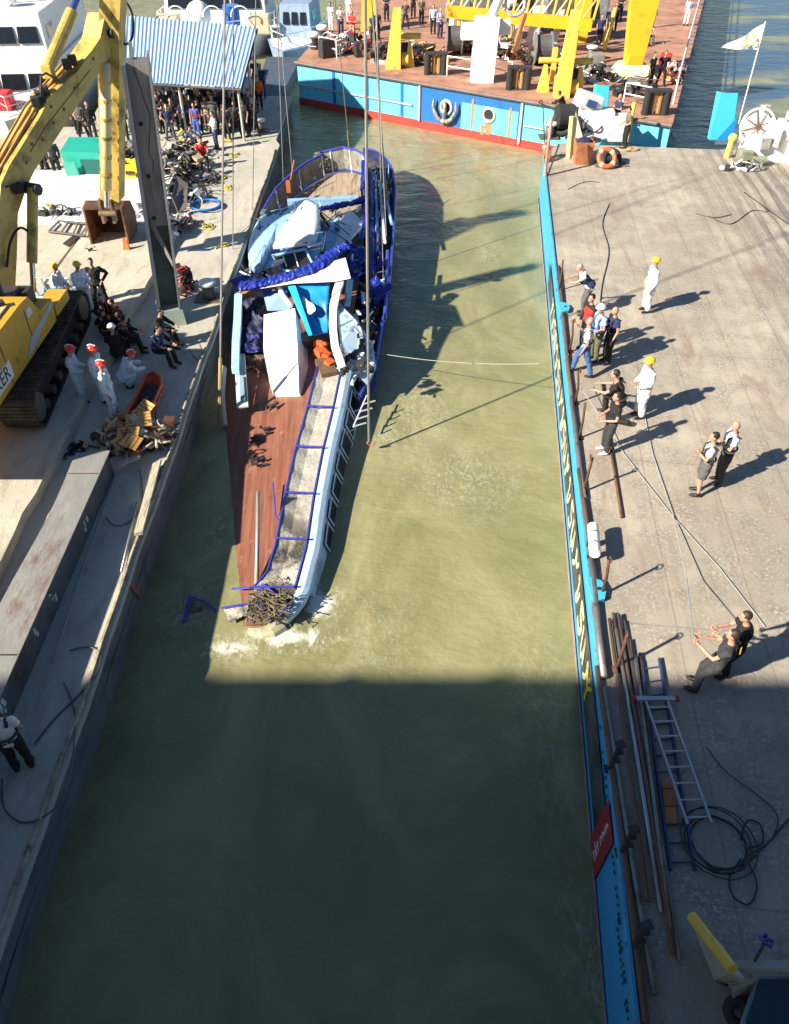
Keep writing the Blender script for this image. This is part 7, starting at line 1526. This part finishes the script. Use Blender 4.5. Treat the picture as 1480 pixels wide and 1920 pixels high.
# --- crowd under and beside the canopy
wh_ = ['beside the white-shirted man', 'leaning on a canopy post', 'next to the far bollard', 'behind the navy group', 'under the roof edge', 'by the gear heap']
crowd = [(408, 280, 'white', 'navy', 'fold', 120, 'man in white shirt with folded arms in front of the crowd'), (372, 258, 'blue', 'blue', 'stand', 180, 'person in blue overalls with red collar before the crowd'), (322, 262, 'navy', 'dgrey', 'hips', 200, 'man in navy polo standing right of the steel column'), (368, 285, 'navy', 'charcoal', 'seat', 160, 'man in navy sitting on the gear heap'), (382, 312, 'red', 'black', 'seat', 200, 'person in red jacket sitting at the edge of the canopy shade'),
         (300, 250, 'charcoal', 'charcoal', 'stand', 170, 'dark figure right behind the steel column'), (338, 230, 'navy', 'navy', 'stand', 150, 'person in navy behind the man in navy polo'), (352, 240, 'dgrey', 'olive', 'fold', 190, 'person in grey behind the blue overalls'), (392, 245, 'tan', 'dgrey', 'stand', 170, 'person in tan shirt left of the white-shirted man'), (428, 262, 'black', 'black', 'stand', 170, 'black-clad figure just right of the white shirt'), (446, 258, 'charcoal', 'black', 'hips', 190, 'dark figure between the two right canopy posts'),
         (462, 256, 'black', 'black', 'stand', 150, 'black-clad figure nearest the far bollard'), (438, 240, 'black', 'charcoal', 'fold', 200, 'black-clad figure in the second row on the right'), (470, 236, 'navy', 'black', 'stand', 180, 'navy figure under the right edge of the roof'), (455, 228, 'black', 'black', 'stand', 160, 'black figure deep under the right of the roof'), (488, 205, 'orange', 'black', 'stand', 200, 'person in orange jacket right of the roof'), (482, 170, 'charcoal', 'black', 'stand', 190, 'dark figure beyond the person in orange'), (494, 185, 'navy', 'navy', 'stand', 170, 'navy figure at the far right behind the roof'),
         (318, 232, 'green', 'charcoal', 'stand', 190, 'person in dark green under the middle of the roof'), (304, 226, 'dgrey', 'black', 'stand', 160, 'grey figure under the roof above the column edge'), (412, 236, 'black', 'black', 'hips', 180, 'black figure behind the white-shirted man'), (380, 228, 'olive', 'black', 'stand', 200, 'olive figure under the roof middle'), (366, 222, 'black', 'navy', 'stand', 170, 'dark figure above the blue overalls'), (425, 222, 'charcoal', 'black', 'stand', 190, 'charcoal figure in the rear row'), (398, 218, 'navy', 'black', 'stand', 160, 'navy figure in the rear row of the crowd'), (345, 215, 'black', 'black', 'stand', 180, 'black figure in the rear row left of the olive one'),
         (235, 245, 'black', 'black', 'stand', 180, 'dark figure between excavator stick and steel column'), (238, 270, 'navy', 'charcoal', 'fold', 190, 'navy figure above the yellow machine'), (244, 228, 'dgrey', 'black', 'stand', 170, 'grey figure deep between stick and column'), (90, 330, 'black', 'black', 'fold', 180, 'black figure under the boom, left one'), (112, 335, 'charcoal', 'black', 'stand', 200, 'black figure beside the green container'), (84, 318, 'navy', 'black', 'stand', 170, 'dark figure half hidden by the boom'), (160, 260, 'dgrey', 'black', 'hips', 180, 'figure in patterned grey behind the green container'), (178, 262, 'black', 'charcoal', 'stand', 200, 'dark figure left of the excavator stick'), (150, 250, 'tan', 'black', 'stand', 190, 'tan figure above the green container')]
hk = ['brown', 'black', 'grey', 'brown', 'black']
ups = ['black', 'charcoal', 'navy', 'black', 'dgrey', 'olive']; n_ = 0
rowd = ['first', 'second', 'third', 'fourth']
for r_i, (py0, xs_) in enumerate(((252, range(306, 478, 24)), (238, range(300, 486, 21)), (226, range(310, 490, 20)))):
    for k_i, px0 in enumerate(xs_):
        u = ups[n_ % 6]; n_ += 1
        pz_ = ('stand', 'fold', 'hips', 'back', 'hands')[n_ % 5]
        crowd.append((px0 + random.uniform(-5, 5), py0 + random.uniform(-4, 4), u, 'black', pz_, random.choice((150, 175, 200, 215)), '%s-clad onlooker %s in the %s row shaded by the canopy' % ({'dgrey': 'grey', 'black': ('black', 'all-black')[n_ % 6 == 4]}.get(u, u), dict(stand='with arms hanging', fold='with folded arms', hips='with hands on hips', back='with hands behind the back', hands='with hands held together')[pz_], rowd[r_i])))
for i, (px, py, u, l, ps3, f, lb_) in enumerate(crowd):
    person(LP(px, py), f, ps3, lb_, 'tee' if i % 3 else 'sleeve', u, 'trousers', l, hk[i % 5], hgt=random.uniform(.93, 1.06), vest='orange' if u == 'orange' else None, harness='red' if u == 'blue' else None, group='people gathered on the left barge', mini=True)
# --- far vessel
fv = [(622, 60, 'white', 'white', 'stand', 'person in white at the left edge of the far deck'), (640, 66, 'white', 'navy', 'fold', 'person in white shirt beside the other in white'), (662, 78, 'red', 'tan', 'fold', 'man in a bright red shirt with folded arms'), (672, 100, 'black', 'black', 'kneel', 'figure in black bending in front of the red shirt'), (700, 82, 'navy', 'black', 'stand', 'dark figure right of the broad yellow leg'), (708, 76, 'charcoal', 'black', 'stand', 'second dark figure right of the broad yellow leg'), (760, 55, 'dgrey', 'charcoal', 'hips', 'man in slate shirt behind the left winch stand'), (825, 72, 'lblue', 'navy', 'fold', 'man in light blue shirt standing in front'), (812, 64, 'lblue', 'black', 'stand', 'man in blue shirt left of the front one'), (842, 50, 'lblue', 'navy', 'stand', 'man in blue shirt behind the cable reel'), (790, 48, 'olive', 'black', 'stand', 'dark figure beside the yellow bars'),
      (725, 40, 'navy', 'black', 'fold', 'navy figure in the back row left of the left winch stand'), (775, 34, 'black', 'black', 'stand', 'black figure in the back row behind the yellow bars'), (862, 34, 'lblue', 'navy', 'hips', 'blue-shirted figure under the left end of the girder'), (930, 38, 'navy', 'black', 'stand', 'navy figure behind the pedestal arm'), (1160, 40, 'black', 'black', 'fold', 'black figure behind the slim yellow stay'), (1150, 60, 'navy', 'black', 'stand', 'navy figure between slim stay and thick crane leg'),
      (655, 45, 'white', 'grey', 'stand', 'person in white behind the red shirt'), (1216, 165, 'black', 'black', 'stand', 'left one of two men in black by the thick crane leg'), (1237, 162, 'black', 'black', 'hips', 'right one of two men in black by the thick crane leg'), (1122, 85, 'navy', 'black', 'stand', 'dark-clad man left of the slim yellow bar'), (1140, 75, 'charcoal', 'black', 'stand', 'dark-clad man right of the slim yellow bar'), (1222, 52, 'white', 'white', 'stand', 'person in white on the shaded deck behind the crane leg'), (1290, 12, 'white', 'grey', 'stand', 'person in white at the far right rail'), (1212, 82, 'white', 'dgrey', 'seat', 'seated person in white behind the crane leg'), (1285, 48, 'lblue', 'white', 'stand', 'person in pale blue at the far right rail')]
for i, (px, py, u, l, ps3, lb_) in enumerate(fv):
    person(F(px, py), random.choice((150, 180, 200, 220)), ps3, lb_, 'tee', u, 'trousers', l, hk[i % 5], group='crew on the far vessel', mini=True)
for px, py, sx, sy, n2, mts, lb_ in ((650, 96, 1.6, .8, 60, [steel_d, white_p, redp, galv], 'mixed dark and white gear at the left corner of the far vessel'), (715, 112, 1.0, .7, 44, [steel_d, galv, rust], 'dark gear right of the broad yellow leg'), (785, 118, 1.2, .8, 60, [yellow_p, steel_d, galv], 'yellow and dark winch parts beside the left winch stand'), (868, 96, 1.0, .6, 50, [steel_d, rust, galv, M('rose_paint', (.4, .15, .13), .6)], 'dark and rose machinery left of the white pedestal'), (945, 108, 1.0, .8, 50, [steel_d, rust, white_p], 'rusty gear between pedestal and strut'), (1000, 118, 1.2, .8, 60, [steel_d, galv, rust], 'dark winch parts below the white covers'), (1045, 120, .8, .8, 40, [steel_d, galv, white_p], 'gear behind the right winch stand'), (1120, 150, 1.0, .7, 36, [steel_d, galv, black_r], 'grey gear under the tarpaulin-covered winch'), (1180, 178, 1.2, .5, 30, [steel_d, black_r, galv], 'black rope heap by the white guard rail'), (1260, 150, .5, 1.2, 40, [white_p, steel_d, redp, yellow_p], 'white and red gear along the right rail'), (1090, 232, .8, .4, 0, [steel_d], '')):
    if n2: junk(F(px, py), sx, sy, int(n2 * 1.6), mts, lb_, sz=(.08, .6), hz=.9, name='deck_clutter', cat='machinery')
junk(dkp(1105, 262), 1.0, .5, 60, [steel_d, black_r, white_p, galv], 'tangled gear around the white deck winch', sz=(.06, .45), hz=.8, name='deck_clutter', cat='machinery')
junk(dkp(1395, 318), .9, .25, 50, [galv, steel_d, white_p], 'chain and hose heap in front of the white anchor winch', sz=(.05, .35), hz=.3, name='deck_clutter', cat='machinery')
top('float_buoy', B().box(at(918, 518, .25), (.22, .16, .08), bev=.02).torus(at(914, 519, .27), .1, .014, (0, 0, 1), 14, 5).torus(at(923, 516, .27), .1, .014, (0, 0, 1), 14, 5), black_r, 'small dark float bobbing alone on the sunlit water', 'float')

# heaps and shredded wreckage that nobody could count
STUFF = {'piece', 'deck_debris', 'loose_cable', 'splintered_strip', 'silt_lump', 'torn_metal', 'tangled_net', 'passage_wreckage', 'engine_cover_detail', 'roof_fittings'}
for o in list(C.objects):
    if o.name.split('.')[0] in STUFF: o['kind'] = 'stuff'
# pieces that belong apart: one mesh for each
SPLIT = {'side_plate', 'side_bar', 'cross_bar', 'roller', 'frame', 'boom_pipes', 'hydraulic_hose', 'drum', 'flange', 'opening', 'rail_hoop', 'core', 'railing_post', 'tapered_plate', 'rail', 'clamp_ring', 'door_seam', 'linkage', 'bucket_tooth', 'foot', 'deck_box', 'housing', 'bolt_hole', 'bolt_marks', 'weld_seam', 'panel_frame', 'bent_rail', 'bent_frames', 'boom_cap', 'strap', 'stand', 'mast_stay', 'window_pillar', 'hose_manifold', 'side_opening', 'rubbing_strake', 'recess_edge', 'cable', 'beam', 'machine_block', 'cover_panel', 'chalk_mark', 'rust_streak', 'tube', 'hub', 'gear_case', 'arm', 'edge_beam', 'machinery', 'leg', 'broken_glazing', 'life_jackets', 'guard_rail', 'mast', 'emblem', 'lift_cylinder', 'fitting', 'door', 'side_rail', 'undercarriage'}
for o in list(C.objects):
    if o.type != 'MESH' or o.parent is None or o.name.split('.')[0] not in SPLIT or o.data.users > 1 or o.parent.get('category') == 'person': continue
    me = o.data; par = list(range(len(me.vertices)))
    def find(i):
        while par[i] != i: par[i] = par[par[i]]; i = par[i]
        return i
    for e in me.edges:
        a, b_ = find(e.vertices[0]), find(e.vertices[1])
        if a != b_: par[a] = b_
    isl = {}
    for p in me.polygons: isl.setdefault(find(p.vertices[0]), []).append(p)
    if len(isl) < 2 or len(isl) > 60: continue
    base = o.name.split('.')[0]; first = True
    for ps__ in isl.values():
        vi = sorted({v for p in ps__ for v in p.vertices}); mp_ = {v: i for i, v in enumerate(vi)}
        m2 = bpy.data.meshes.new(base); m2.from_pydata([me.vertices[v].co.copy() for v in vi], [], [[mp_[v] for v in p.vertices] for p in ps__])
        for m_ in me.materials: m2.materials.append(m_)
        for q, p in zip(m2.polygons, ps__): q.use_smooth = p.use_smooth
        if first: o.data = m2; first = False
        else: n2 = bpy.data.objects.new(base, m2); C.objects.link(n2); n2.parent = o.parent; n2.location = o.location
